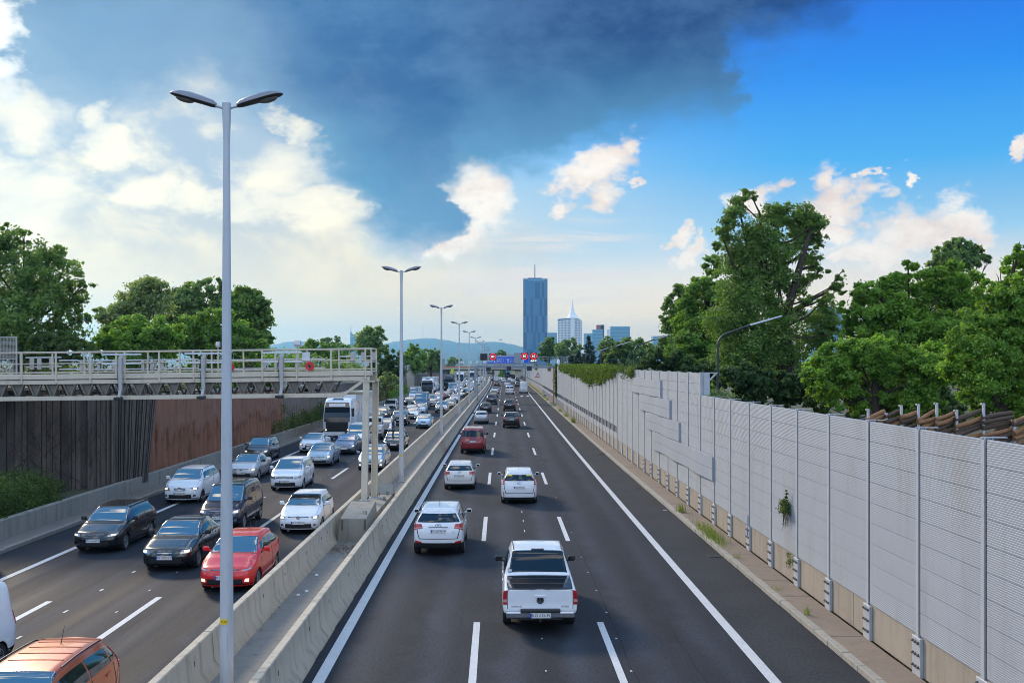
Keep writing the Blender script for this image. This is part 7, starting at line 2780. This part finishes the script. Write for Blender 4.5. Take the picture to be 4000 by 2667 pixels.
b = STY['hatch']
t = car_proto('hatchback', 'hatch', P_['red'], plate='KO 18 DX', fog='on', grille='slim', badge='vw', dark_rim=False, head_s=(.56, 1.5), head_t=(2.5, 3.3))
x, y = G(902, 2296)
put(t, 'bright red hatchback partly hidden by the foreground lamp post', 'car', x, front_at(b, y), True, GR_L)
POLO = t
t = car_proto('hatchback', 'hatch', P_['white'], plate='W 71305 G', lit=True, fog=True, grille='slim', badge='vw')
x, y = G(1178, 2076)
put(t, 'white hatchback beside the median barrier, behind the red one', 'car', x, front_at(b, y), True, GR_L)
HATCH_L = t
b = STY['sedan']
t = car_proto('saloon_car', 'sedan', P_['black'], plate='W 37823 P', lit=True, grille='oval', badge='wings', roof_glass=True, antenna=False, mirrors='black')
x, y = G(676, 2213)
put(t, 'shiny black saloon in the middle lane, left of the red hatchback', 'car', x, front_at(b, y), True, GR_L)
SEDAN_L = t
b = STY['smallvan']
def dokker(b, t, add):
    add('bonnet_bumper', b_cap(b, .9, .55, 1.9, .009, 0.0, 6, 4), 'trim', 50)
    rb = MB()
    for s in (6.4, 7.0, 7.6):
        b.patch(rb, ((s, 5.2), (s + .4, 5.2), (s + .4, 5.5), (s, 5.5)), .010, 2, 2)
    add('roof_ribs', rb, P_['navy'])
    add('panel_recess', b.patch(MB(), ((7.15, 3.2), (8.6, 3.25), (8.5, 3.8), (7.15, 3.8)), .006, 6, 3), P_['navy'])
t = car_proto('panel_van', 'smallvan', P_['navy'], plate='W 5 DK', lit=True, grille='slim', side_blind=True, extra=dokker, mirrors='black', fog=True, antenna=False)
x, y = G(872, 2066)
put(t, 'dark navy small panel van half hidden by the foreground lamp post', 'van', x, front_at(b, y), True, GR_L)
b = STY['wagon']
t = car_proto('estate_car', 'wagon', P_['black'], plate='W 41469 B', lit=True, grille='slim', rails='black', badge='oval', mirrors='black', head_t=(2.3, 3.4))
x, y = G(385, 2146)
put(t, 'black estate car with roof rails nearest the left edge', 'car', x + .15, front_at(b, y), True, GR_L)
WAGON_L = t
b = STY['mpv']
t = car_proto('people_carrier', 'mpv', P_['white'], plate='W 61237 D', lit=True, grille='oval', badge='s', rails='black', fog=True, dark_rim=True)
x, y = G(722, 1960)
put(t, 'white people carrier on the outer line beside the low wall', 'car', x, front_at(b, y), True, GR_L)
MPV_L = t
b = STY['mpv']
t = car_proto('small_people_carrier', 'mpv', P_['white'], plate='MI 704 FC', lit=False, grille='wide', badge='flash')
x, y = G(1124, 1911)
put(t, 'white small people carrier with blue tinted windscreen in the middle lane behind the navy van', 'car', x, front_at(b, y), True, GR_L)
b = STY['sedan']
t = car_proto('saloon_car', 'sedan', P_['silver'], plate='CO 230 FI', lit=True, grille='slim', badge='oval', mirrors='black', roof_glass=True)
x, y = G(955, 1872)
put(t, 'silver grey old saloon with yellow headlights in the outer lane', 'car', x, front_at(b, y), True, GR_L)
t = car_proto('saloon_car', 'sedan', P_['bluesilver'], plate='WEA 180', lit=True, grille='wide', badge='ovals', fog=True)
x, y = G(1250, 1818)
put(t, 'silver saloon with wide chrome grille right of the second white people carrier', 'car', x, front_at(b, y), True, GR_L)
SILVER_L = t
b = STY['mpv']
t = copy_car(MPV_L, P_['white'], P_['darkgrey'], 'dark grey people carrier right behind the old silver saloon', 'car', 1008, 1800, True, GR_L, 'mpv')
b = STY['coupe']
t = car_proto('coupe', 'coupe', P_['white'], plate='HN 92 LE', lit=True, grille='big', badge='rings', antenna=False)
x, y = G(1218, 1766)
put(t, 'white coupe with large dark grille in front of the white truck', 'car', x, front_at(b, y), True, GR_L)
COUPE_L = t
b = STY['sedan']
t = car_proto('saloon_car', 'sedan', P_['greyblue'], lit=True, grille='wide', badge='flash', glass='glass_blue')
x, y = G(1338, 1778)
put(t, 'grey blue saloon with violet blue windscreen tucked behind the silver saloon', 'car', x, front_at(b, y) + 1.2, True, GR_L)
t = car_proto('estate_car', 'wagon', P_['bluesilver'], plate='KO 951', lit=True, grille='big', badge='lion', fog='on')
x, y = G(1452, 1834)
put(t, 'silver car directly behind the gantry columns', 'car', x, front_at(STY['wagon'], y), True, GR_L)
b = STY['van']
def scudo(b, t, add):
    add('front_bumper', b_cap(b, 1.0, .3, 2.0, .010, 0.0, 6, 4), 'trim', 50)
t = car_proto('delivery_van', 'van', P_['white'], lit=False, grille='slim', side_blind=True, extra=scudo, mirrors='black', trim_t=.9)
x, y = G(1398, 1752)
put(t, 'white delivery van with dark bumper left of the gantry columns', 'van', x, front_at(b, y), True, GR_L)
VAN_L = t
t = copy_car(WAGON_L, P_['black'], P_['black'], 'black car carrying a bicycle on its roof beside the second lamp post', 'car', 1540, 1756, True, GR_L, 'wagon')
BIKECAR = t
# drop plate lettering and rails where copies would repeat them
def strip(t, names):
    for c in list(t.children):
        if c.name.split('.')[0] in names:
            for g_ in list(c.children): bpy.data.objects.remove(g_)
            bpy.data.objects.remove(c)
        else:
            for g_ in list(c.children):
                if g_.name.split('.')[0] in names:
                    bpy.data.objects.remove(g_)
strip(BIKECAR, ('lettering', 'roof_rail'))

SED2 = car_proto('saloon_car', 'sedan', P_['white'], lit=True, grille='big', detail=1, antenna=False)
put(SED2, 'white old saloon right behind the gantry columns, before the dark estate with bicycles', 'car', G(1500, 1692)[0], front_at(STY['sedan'], G(1500, 1692)[1]), True, GR_L)
HAT2 = car_proto('hatchback', 'hatch', P_['lightblue'], lit=False, grille='oval', detail=1, badge='lion')
put(HAT2, 'light blue hatchback next to the median barrier between the second and third lamp posts', 'car', G(1655, 1672)[0], front_at(STY['hatch'], G(1655, 1672)[1]), True, GR_L)
SUV2 = car_proto('suv', 'suv', P_['black'], lit=True, grille='big', detail=1, rails='black')
put(SUV2, 'black SUV with a bicycle beside its flank behind the second lamp post', 'SUV', G(1560, 1660)[0], front_at(STY['suv'], G(1560, 1660)[1]), True, GR_L)
SUV2['label'] = 'black SUV in the middle lane just behind the second lamp post'
BIGV = car_proto('large_van', 'bigvan', P_['blue'], lit=True, grille='slim', detail=1, side_blind=True, mirrors='black', antenna=False, split_rear=True)
put(BIGV, 'dark blue high roof van in the oncoming jam', 'van', G(1645, 1600)[0], front_at(STY['bigvan'], G(1645, 1600)[1]), True, GR_L)
MPV2 = car_proto('people_carrier', 'mpv', P_['darkgrey'], lit=True, grille='wide', detail=1, antenna=False)
put(MPV2, 'dark grey car in the outer lane behind the gantry columns', 'car', G(1488, 1640)[0], front_at(STY['mpv'], G(1488, 1640)[1]), True, GR_L)
SVAN2 = car_proto('small_van', 'smallvan', P_['white'], lit=False, grille='slim', detail=1, side_blind=True, mirrors='black', antenna=False)
put(SVAN2, 'white van in the outer lane left of the second lamp post', 'van', -17.0, 140.0, True, GR_L)


def cc(src, old, new, label, cat, px, py, sty, flip=True, lit=None):
    t = copy_car(src, P_[old], P_[new], label, cat, px, py, flip, GR_L if flip else GR_R, sty)
    return t


cc(SED2, 'white', 'white', 'white saloon with dark grille ahead of the dark blue van', 'car', 1610, 1636, 'sedan')
cc(HAT2, 'lightblue', 'bluesilver', 'blue silver low car right in front of the dark blue van', 'car', 1642, 1618, 'hatch')
cc(SUV2, 'black', 'silver', 'silver SUV with wide dark grille behind the third lamp post', 'SUV', 1725, 1613, 'suv')
cc(SED2, 'white', 'darkgrey', 'dark car in front of the white outer lane van', 'car', 1522, 1627, 'sedan')
cc(HAT2, 'lightblue', 'beige', 'beige car behind the silver SUV', 'car', 1757, 1594, 'hatch')
cc(SED2, 'white', 'silver', 'silver saloon between the third and fourth lamp posts near the barrier', 'car', 1776, 1570, 'sedan')
cc(SED2, 'white', 'black', 'black saloon left of the dark blue van', 'car', 1600, 1583, 'sedan')
cc(SED2, 'white', 'grey', 'grey saloon behind the white saloon, half hidden', 'car', 1606, 1622, 'sedan')
cc(HAT2, 'lightblue', 'olive', 'olive green car hidden behind the gantry columns', 'car', 1462, 1655, 'hatch')
cc(BIGV, 'blue', 'white', 'white high roof van left of the dark blue one', 'van', 1617, 1566, 'bigvan')
cc(BIGV, 'blue', 'white', 'white high roof van between the two trucks', 'van', 1767, 1541, 'bigvan')
cc(HAT2, 'lightblue', 'darkgrey', 'dark grey hatchback right of the dark blue van', 'car', 1690, 1592, 'hatch')
cc(HAT2, 'lightblue', 'white', 'white hatchback with lit lamps under the first far truck', 'car', 1702, 1571, 'hatch')
cc(MPV2, 'darkgrey', 'red', 'small red car below the white far truck', 'car', 1716, 1560, 'mpv')
cc(SED2, 'white', 'darkgrey', 'dark grey saloon left of the white van between the trucks', 'car', 1742, 1556, 'sedan')
cc(MPV2, 'darkgrey', 'redbrown', 'red brown car just right of the white far truck', 'car', 1758, 1548, 'mpv')
cc(SUV2, 'black', 'grey', 'grey SUV right of the dark grey hatchback', 'SUV', 1680, 1580, 'suv')

# right carriageway, further away
cc(SUV0, 'white', 'navy', 'dark navy SUV in the left lane behind the beige car', 'SUV', 1920, 1579, 'suv', False)
cc(CORSA, 'silver', 'beige', 'beige car in the left lane just behind a white saloon', 'car', 1926.8, 1551, 'compact', False)
SED_R = car_proto('saloon_car', 'sedan', P_['white'], detail=1, front=False, tailstyle='sedan', antenna=False)
x, y = G(1934, 1537); put(SED_R, 'white saloon ahead of the beige car', 'car', x, rear_at(STY['sedan'], y), False, GR_R)
VANR = car_proto('emergency_van', 'van', P_['white'], detail=1, front=False, tailstyle='low', split_rear=True, mirrors='black', antenna=False,
                 extra=lambda b, t, add: (add('orange_stripe', b.patch(MB(), ((9.1, 2.2), (9.98, 2.2), (9.98, 2.6), (9.1, 2.6)), .010, 4, 2), 'orange_beam'), add('light_bar', MB().bbox(-.6, .6, .9, 1.15, 1.95, 2.05, .03), 'base_blue')))
x, y = G(1991, 1540); put(VANR, 'white van with an orange stripe and split rear windows in the middle lane', 'van', x, rear_at(STY['van'], y), False, GR_R)
BIGR = car_proto('large_van', 'bigvan', P_['offwhite'], detail=1, front=False, tailstyle='low', mirrors='black', antenna=False)
for c in list(BIGR.children):
    if c.name.startswith('rear_window'): bpy.data.objects.remove(c)
x, y = G(2046, 1536); put(BIGR, 'tall cream white windowless van in the right lane', 'van', x, rear_at(STY['bigvan'], y), False, GR_R)
for lab, cat, px, py, src, old, new, sty in (
        ('dark SUV beside the tall cream van', 'SUV', 2023.5, 1513, SUV0, 'white', 'darkgrey', 'suv'),
        ('dark red car in the left lane before a white one', 'car', 1940, 1508, SED_R, 'white', 'redbrown', 'sedan'),
        ('white car two ahead of the striped van', 'car', 1981, 1508, SED_R, 'white', 'white', 'sedan'),
        ('pale blue car directly ahead of the striped van', 'car', 1987, 1524, SED_R, 'white', 'bluesilver', 'sedan'),
        ('white SUV far up the middle lane', 'SUV', 1966.8, 1494, SUV0, 'white', 'white', 'suv'),
        ('white saloon far up the right lane', 'car', 2005, 1495.5, SED_R, 'white', 'white', 'sedan'),
        ('white hatchback just behind the blue green truck', 'car', 1991, 1488.5, CORSA, 'silver', 'white', 'compact'),
        ('dark SUV far up at the right edge line', 'SUV', 2020, 1490.5, SUV0, 'white', 'black', 'suv'),
        ('white van far up the left lane', 'van', 1938, 1490, VANR, 'white', 'white', 'van'),
        ('white car right of the far white van', 'car', 1955, 1486, SED_R, 'white', 'white', 'sedan'),
        ('silver SUV at the far bend beside the barrier', 'SUV', 1918, 1485.5, SUV0, 'white', 'silver', 'suv'),
        ('dark car right of the far silver SUV', 'car', 1927, 1486.5, SED_R, 'white', 'darkgrey', 'sedan'),
        ('dark red car right of the blue green truck', 'car', 2003, 1481, SED_R, 'white', 'redbrown', 'sedan')):
    cc(src, old, new, lab, cat, px, py, sty, False)
# far jam of the left carriageway: three lanes of small vehicles
lane_off = (-7.8, -10.8, -13.8)
cols_ = ['white', 'silver', 'darkgrey', 'black', 'grey', 'bluesilver', 'white', 'black', 'redbrown', 'greyblue', 'white']
rj = random.Random(21)
srcs = [(SED2, 'white', 'sedan'), (HAT2, 'lightblue', 'hatch'), (SUV2, 'black', 'suv'), (MPV2, 'darkgrey', 'mpv')]
for li, lo in enumerate(lane_off):
    y = 200 + li * 5 if li == 0 else 214 + li * 7
    k = 0
    while y < 440:
        if not (li == 1 and 208 < y < 232) and not (li == 2 and 200 < y < 266):
            s_, old, sty = srcs[rj.randrange(4)]
            c_ = rj.choice(cols_)
            t = copy_tree(s_)
            if old != c_: repaint(t, P_[old], P_[c_])
            put(t, '%s car in the dense far oncoming jam, %s' % ({'bluesilver': 'silver blue', 'darkgrey': 'dark grey', 'greyblue': 'grey blue', 'redbrown': 'red brown'}.get(c_, c_), ('lane beside the median barrier', 'middle lane', 'outer lane by the wall')[li]), 'car',
                A(y) + lo + rj.uniform(-.25, .25), y, True, 'far cars in the oncoming jam')
        y += rj.uniform(8.5, 15) if li < 2 else rj.uniform(12, 20)
        k += 1


# ---- trucks
def truck(label, cab, trailer, x, y, flip=True, dark=False, sign=None, side=None, light=None, open_top=False):
    """cab over tractor with a box trailer; front faces +y in its own space"""
    t = thing('truck', label, 'truck')
    cm, tm = P_[cab], P_[trailer]
    def add(nm, mb, m_, smooth=None, parent=None):
        return link(nm, mb.mesh(nm, M[m_] if isinstance(m_, str) else m_, smooth), parent or t)
    W, yf = 1.25, 8.0
    # cab shell
    pr = [(yf - 2.3, .95), (yf - .02, .95), (yf, 1.5), (yf - .03, 2.1), (yf - .25, 3.05), (yf - .62, 3.52), (yf - 1.2, 3.72), (yf - 2.25, 3.72)]
    n = 9
    Gd = np.zeros((len(pr), n, 3))
    for i, (yy, z) in enumerate(pr):
        w = W * (1.0 if z < 2.2 else 1.0 - (z - 2.2) * .055)
        for j in range(n):
            q = -1 + 2 * j / (n - 1)
            e = abs(q) ** 4
            Gd[i, j] = (w * q, yy - (.16 * e if yy > yf - 1.3 else 0), z - .10 * e * (z > 3.3))
    mb = MB().grid(Gd, flip=True)
    mb.poly([tuple(Gd[i, 0]) for i in range(len(pr))]); mb.poly([tuple(Gd[i, -1]) for i in range(len(pr))][::-1])
    mb.poly([tuple(p) for p in Gd[-1]][::-1] + [(W, yf - 2.3, .95), (-W, yf - 2.3, .95)][::-1][::-1]) if False else None
    mb.box(-W + .02, W - .02, yf - 2.28, yf - 1.9, .95, 3.6)
    cabo = add('cab', mb, cm, 35)
    dk = 'gloss_black'
    add('upper_panel', MB().extrude([Vector((-1.1, yf - .19, 2.86)), Vector((1.1, yf - .19, 2.86)), Vector((1.02, yf - .42, 3.30)), Vector((-1.02, yf - .42, 3.30))], (0, 0, 0), (0, .07, .02)), dk)
    add('windscreen', MB().extrude([Vector((-1.12, yf - .05, 2.02)), Vector((1.12, yf - .05, 2.02)), Vector((1.08, yf - .235, 2.84)), Vector((-1.08, yf - .235, 2.84))], (0, 0, 0), (0, .06, .015)), 'truck_glass')
    add('upper_panel', MB().extrude([Vector((-1.16, yf + .0, 1.62)), Vector((1.16, yf + .0, 1.62)), Vector((1.13, yf - .04, 2.0)), Vector((-1.13, yf - .04, 2.0))], (0, 0, 0), (0, .045, .0)), dk)
    add('upper_panel', MB().extrude([Vector((-1.17, yf - .02, 1.98)), Vector((1.17, yf - .02, 1.98)), Vector((1.12, yf - .25, 2.9)), Vector((-1.12, yf - .25, 2.9))], (0, 0, 0), (0, .05, .01)), dk)
    gr = add('grille', MB().extrude([Vector((-.95, yf - .01, .70)), Vector((.95, yf - .01, .70)), Vector((1.0, yf - .0, 1.58)), Vector((-1.0, yf - .0, 1.58))], (0, 0, 0), (0, .05, 0)), 'trim')
    for k in range(5):
        add('grille_bar', MB().box(-.93, .93, yf + .04, yf + .06, .78 + k * .16, .83 + k * .16), 'gloss_black', parent=gr)
    add('emblem', MB().bar((-.9, yf + .05, 1.66), (.5, yf + .045, 1.92), .03, .015).lathe([(.05, 0), (.085, 0), (.085, .01)], 16, axis='y', center=(0, yf + .05, 1.80)), 'chrome')
    add('bumper', MB().bbox(-1.24, 1.24, yf - .5, yf + .03, .32, .70, .05), cm if not dark else 'trim')
    for sd in (1, -1):
        h = add('headlight', MB().bbox(sd * .86 if sd > 0 else -1.2, 1.2 if sd > 0 else -.86, yf - .2, yf + .045, .74, .98, .03), 'lamp_off')
        add('bulb', MB().box(sd * .92 if sd > 0 else -1.06, 1.06 if sd > 0 else -.92, yf + .046, yf + .052, .80, .92), 'lamp_on', parent=h)
        add('mirror', MB().bbox(sd * 1.33 if sd > 0 else -1.50, 1.50 if sd > 0 else -1.33, yf - .42, yf - .22, 2.05, 2.80, .04).bar((sd * 1.2, yf - .35, 2.75), (sd * 1.4, yf - .32, 2.78), .05), 'trim')
        add('side_window', MB().box(sd * (W - .03) if sd > 0 else -W - .012, W + .012 if sd > 0 else sd * (W - .03), yf - 1.5, yf - .55, 2.0, 2.72), 'side_glass')
        add('side_deflector', MB().box(sd * (W - .06) if sd > 0 else -W, W if sd > 0 else sd * (W - .06), yf - 2.75, yf - 2.25, 1.1, 3.7), cm)
        for yy in (yf - 1.35, yf - 5.0, yf - 9.6, yf - 10.9, yf - 12.2):
            w = link('wheel', wheel_set(.52, .32)[0], t, (sd * 1.06, yy, .52), (0, 0, 0 if sd > 0 else math.pi))
            link('rim', wheel_set(.52, .32)[1], w)
    add('roof_hatch', MB().extrude([Vector((-.5, yf - .66, 3.50)), Vector((.5, yf - .66, 3.50)), Vector((.42, yf - 1.0, 3.62)), Vector((-.42, yf - 1.0, 3.62))], (0, 0, 0), (0, .05, .06)), dk)
    add('sun_visor', MB().bar((-1.05, yf - .18, 2.90), (1.05, yf - .18, 2.90), .05, .12), dk)
    add('chassis', MB().box(-.6, .6, yf - 13.2, yf - .4, .55, .95), 'under')
    plate_part(t, yf + .045, .46)
    if open_top:
        add('tipper_body', MB().bbox(-W - .02, W + .02, yf - 9.4, yf - 2.9, 1.25, 3.0, .06), tm)
        for k in range(5):
            add('rib', MB().bbox(-W - .07, W + .07, yf - 9.3 + k * 1.5, yf - 9.15 + k * 1.5, 1.3, 2.9, .02), tm)
        add('tail_light', MB().box(-1.2, -.9, yf - 9.5, yf - 9.41, .9, 1.1).box(.9, 1.2, yf - 9.5, yf - 9.41, .9, 1.1), 'tail_on')
    else:
        add('trailer', MB().bbox(-1.275, 1.275, yf - 16.4, yf - 2.85, 1.15, 3.98, .04), tm)
        add('trailer_skirt', MB().bbox(-1.2, 1.2, yf - 15.8, yf - 6.5, .62, 1.12, .03), 'trim')
    if sign:
        sg = add('name_board', MB().extrude([Vector((-.72, yf - .14, 2.96)), Vector((.72, yf - .14, 2.96)), Vector((.72, yf - .22, 3.20)), Vector((-.72, yf - .22, 3.20))], (0, 0, 0), (0, .02, .0)), 'white_ink')
        a = math.atan2(.08, .24)
        link('lettering', text_mesh('lettering', sign, .20, M['plate_blue']), sg, (-.06, yf - .155, 3.075), (R(90) - a * -1 + 0, 0, math.pi))
        mbr = MB()
        for k in range(12):
            a0, a1 = 2 * math.pi * k / 12, 2 * math.pi * (k + .8) / 12
            mbr.poly([(.60 + r_ * math.cos(q), 0, r_ * math.sin(q)) for r_, q in ((.06, a0), (.085, a0), (.085, a1), (.06, a1))])
        o = link('ring_mark', mbr.mesh('ring_mark', M['plate_red']), sg, (0, yf - .15, 3.075), (-a, 0, 0))
    if side:
        for sd in (1, -1):
            link('lettering', text_mesh('lettering', side, 1.15, M['plate_blue']), t, (sd * 1.28, yf - 9.0, 2.65), (R(90), 0, R(90) * sd))
        mbr = MB()
        for k in range(20):
            a0, a1 = 2 * math.pi * k / 20, 2 * math.pi * (k + .8) / 20
            mbr.poly([(-1.283, yf - 4.6 + r_ * math.cos(q), 2.65 + r_ * math.sin(q)) for r_, q in ((.48, a0), (.66, a0), (.66, a1), (.48, a1))])
        add('ring_mark', mbr, 'plate_red')
    t.location = (x, y + (8.0 if flip else 0), 0) if flip else (x, y, 0)
    t.rotation_euler = (0, 0, (math.pi if flip else 0) + head(y))
    tag(t, label, 'truck', 'trucks in the traffic')
    return t


x, y = G(1318, 1712)
truck('white articulated truck with a name board over its windscreen, beside the overgrown wall', 'white', 'white', x + .1, y - 1.2, sign='VLANTANA', side='VLANTANA')
x, y = G(1668, 1549)
truck('white truck with a pale box trailer in the far outer lane', 'white', 'offwhite', x, y)
x, y = G(1752, 1526)
truck('black cab truck with a grey trailer behind the fourth lamp post', 'black', 'grey', x, y, dark=True)
for lab, px, y, c1, c2 in (('far white truck cab before the overpass, furthest left', 1796, 330, 'white', 'white'), ('far white truck further right before the overpass', 1842, 385, 'white', 'offwhite')):
    truck(lab, c1, c2, (px - 2000) * y / FPX, y)
t = truck('blue green tipper truck seen from behind, far up the right carriageway', 'teal', 'teal', (1981 - 2000) * 440 / FPX, 440 + 9.5 - 8, False, open_top=True)
# small open pickup lorry next to the delivery van
t = thing('flatbed_lorry', 'white flatbed lorry with low drop sides, behind the gantry columns', 'truck')
for ch in [c for c in VAN_L.children]:
    pass
def fl(nm, mb, m_, smooth=None): return link(nm, mb.mesh(nm, M[m_] if isinstance(m_, str) else m_, smooth), t)
fl('cab', MB().bbox(-.92, .92, .9, 2.35, .45, 1.35, .08).bbox(-.86, .86, .9, 2.0, 1.35, 2.05, .1), P_['white'], 40)
fl('windscreen', MB().box(-.78, .78, 2.0, 2.02, 1.4, 1.95), 'glass')
fl('side_window', MB().box(.855, .87, 1.1, 1.9, 1.4, 1.9), 'side_glass'); fl('side_window', MB().box(-.87, -.855, 1.1, 1.9, 1.4, 1.9), 'side_glass')
fl('load_bed', MB().bbox(-1.0, 1.0, -2.6, .8, .80, .92, .02), 'bracket')
for (a, b_, c_, d_) in ((-1.0, -.96, -2.6, .8), (.96, 1.0, -2.6, .8), (-1.0, 1.0, -2.6, -2.56), (-1.0, 1.0, .76, .8)):
    fl('drop_side', MB().box(a, b_, c_, d_, .92, 1.32), 'alurail')
fl('bumper', MB().bbox(-.92, .92, 2.25, 2.42, .3, .62, .03), 'trim')
for sd in (1, -1):
    fl('headlight', MB().bbox(sd * .6 if sd > 0 else -.85, .85 if sd > 0 else -.6, 2.3, 2.37, .75, .95, .02), 'lamp_off')
    for yy in (1.5, -1.6):
        w = link('wheel', wheel_set(.34, .22)[0], t, (sd * .82, yy, .34), (0, 0, 0 if sd > 0 else math.pi)); link('rim', wheel_set(.34, .22)[1], w)
put(t, 'white flatbed lorry with low drop sides, behind the gantry columns', 'truck', -12.5, 91.0, True, 'trucks in the traffic')


# ---- bicycle on the roof of the black car
def bicycle(label, x, y, z, rz):
    t = thing('bicycle', label, 'bicycle', (x, y, z), rz)
    def w(yy):
        mb = MB().tube([(0, yy + .33 * math.cos(a), .34 + .33 * math.sin(a)) for a in np.linspace(0, 2 * math.pi, 25)], .018, 5, cap=False)
        for k in range(8):
            a = math.pi * k / 8
            mb.bar((0, yy - .32 * math.cos(a), .34 - .32 * math.sin(a)), (0, yy + .32 * math.cos(a), .34 + .32 * math.sin(a)), .006)
        return mb.build('wheel', M['tyre'], t)
    w(.52); w(-.52)
    mb = MB()
    bb, st_, hd_, rh, fh = (0, -.06, .30), (0, -.22, .86), (0, .36, .90), (0, -.52, .34), (0, .52, .34)
    for p, q in ((bb, st_), (bb, hd_), ((0, -.19, .80), (0, .35, .84)), (bb, rh), (st_, rh), (hd_, fh)):
        mb.tube([p, q], .018, 6)
    mb.build('frame', M['gloss_black'], t)
    MB().tube([(0, .36, .90), (0, .38, 1.0)], .014, 5).tube([(-.28, .36, 1.0), (.28, .36, 1.0)], .014, 6).build('handlebar', M['gloss_black'], t)
    MB().bbox(-.06, .06, -.36, -.12, .90, .95, .02).build('saddle', M['trim'], t)
    return t


BL = BIKECAR.location
bicycle('dark bicycle standing upright on the roof of the black car', BL.x - .25, BL.y + .1, 1.50, math.pi)
bicycle('second dark bicycle on the roof of the black car, nearer the barrier', BL.x + .3, BL.y + .25, 1.50, 0)
MB().bar((-.62, .35, 1.46), (.62, .35, 1.46), .05).bar((-.62, -.45, 1.46), (.62, -.45, 1.46), .05).bar((-.3, -.8, 1.5), (-.3, .8, 1.5), .05, .03).bar((.25, -.8, 1.5), (.25, .8, 1.5), .05, .03).build('roof_rack', M['trim'], BIKECAR)

# ---- motorcyclist between the lanes
x, y = G(1812, 1556)
mt = thing('motorcycle', 'motorcycle with a lit headlamp riding between the oncoming cars and the barrier', 'motorcycle', (x, y + .8, 0), math.pi)
for yy in (.70, -.70):
    MB().lathe([(.20, -.06), (.29, -.065), (.31, 0), (.29, .065), (.20, .06)], 20, axis='x', center=(0, yy, .31)).build('wheel', M['tyre'], mt, smooth=50)
MB().bar((0, .70, .31), (0, .45, .95), .12, .08).bar((0, -.7, .35), (0, -.1, .5), .14, .08).build('frame', M['rim_dark'], mt)
MB().bbox(-.17, .17, -.35, .35, .35, .78, .06).build('engine', M['trim'], mt)
MB().bbox(-.16, .16, -.05, .45, .76, 1.0, .07).build('tank', M['gloss_black'], mt, smooth=50)
MB().bbox(-.15, .15, -.85, -.05, .78, .90, .05).build('seat', M['trim'], mt)
MB().bbox(-.22, .22, .42, .62, .82, 1.20, .08).build('fairing', M['gloss_black'], mt, smooth=50)
MB().lathe([(0, .02), (.10, .0), (.12, -.05)], 16, axis='y', center=(0, .64, .98)).build('headlight', M['lamp_on'], mt)
MB().tube([(-.36, .35, 1.08), (0, .45, 1.06), (.36, .35, 1.08)], .02, 6).build('handlebar', M['trim'], mt)
for sd in (1, -1):
    MB().bar((sd * .3, .4, 1.08), (sd * .38, .42, 1.26), .02).bbox(sd * .38 - .06, sd * .38 + .06, .40, .44, 1.24, 1.34, .01).build('mirror', M['trim'], mt)
pr_ = thing('person', 'rider in dark leathers and helmet sitting on the motorcycle', 'person', (x, y + .8, 0), math.pi)
J = {'pel': (0, -.35, .98), 'chest': (0, -.12, 1.30), 'neck': (0, -.02, 1.50), 'shL': (.19, -.07, 1.44), 'elL': (.34, .10, 1.22), 'haL': (.33, .34, 1.10), 'shR': (-.19, -.07, 1.44), 'elR': (-.34, .10, 1.22), 'haR': (-.33, .34, 1.10),
     'hipL': (.12, -.34, .95), 'knL': (.26, .06, .86), 'anL': (.22, -.22, .45), 'toL': (.22, .0, .38), 'hipR': (-.12, -.34, .95), 'knR': (-.26, .06, .86), 'anR': (-.22, -.22, .45), 'toR': (-.22, .0, .38)}
ks = list(J)
E = [('pel', 'chest'), ('chest', 'neck'), ('chest', 'shL'), ('shL', 'elL'), ('elL', 'haL'), ('chest', 'shR'), ('shR', 'elR'), ('elR', 'haR'), ('pel', 'hipL'), ('hipL', 'knL'), ('knL', 'anL'), ('anL', 'toL'), ('pel', 'hipR'), ('hipR', 'knR'), ('knR', 'anR'), ('anR', 'toR')]
RAD = {'pel': .16, 'chest': .18, 'neck': .08, 'sh': .085, 'el': .06, 'ha': .045, 'hip': .11, 'kn': .08, 'an': .06, 'to': .05}
me = bpy.data.meshes.new('body')
me.from_pydata([J[k] for k in ks], [(ks.index(a), ks.index(b_)) for a, b_ in E], [])
me.materials.append(M['trim'])
bo = link('body', me, pr_)
sk = bo.modifiers.new('skin', 'SKIN')
for i, k in enumerate(ks):
    r_ = RAD.get(k) or RAD.get(k[:-1])
    me.skin_vertices[0].data[i].radius = (r_, r_)
me.skin_vertices[0].data[0].use_root = True
sb_ = bo.modifiers.new('sub', 'SUBSURF'); sb_.levels = 1; sb_.render_levels = 1
hm = MB().lathe([(0, -.13), (.10, -.11), (.135, -.02), (.13, .06), (.09, .12), (0, .145)], 16, center=(0, .04, 1.64))
hl = hm.build('helmet', M['gloss_black'], pr_, smooth=60)
MB().box(-.09, .09, .15, .18, 1.60, 1.68).build('visor', M['glass'], hl)
# cut-off vehicles at the left edge
t = copy_tree(VAN_L); put(t, 'white van cut by the left edge of the picture, only its tail showing', 'van', -12.12, 20.3, True, GR_L)
t = copy_tree(POLO); repaint(t, P_['red'], P_['black']); put(t, 'dark car at the left edge with only a red tail lamp in view', 'car', -17.8, 31.2, True, GR_L)
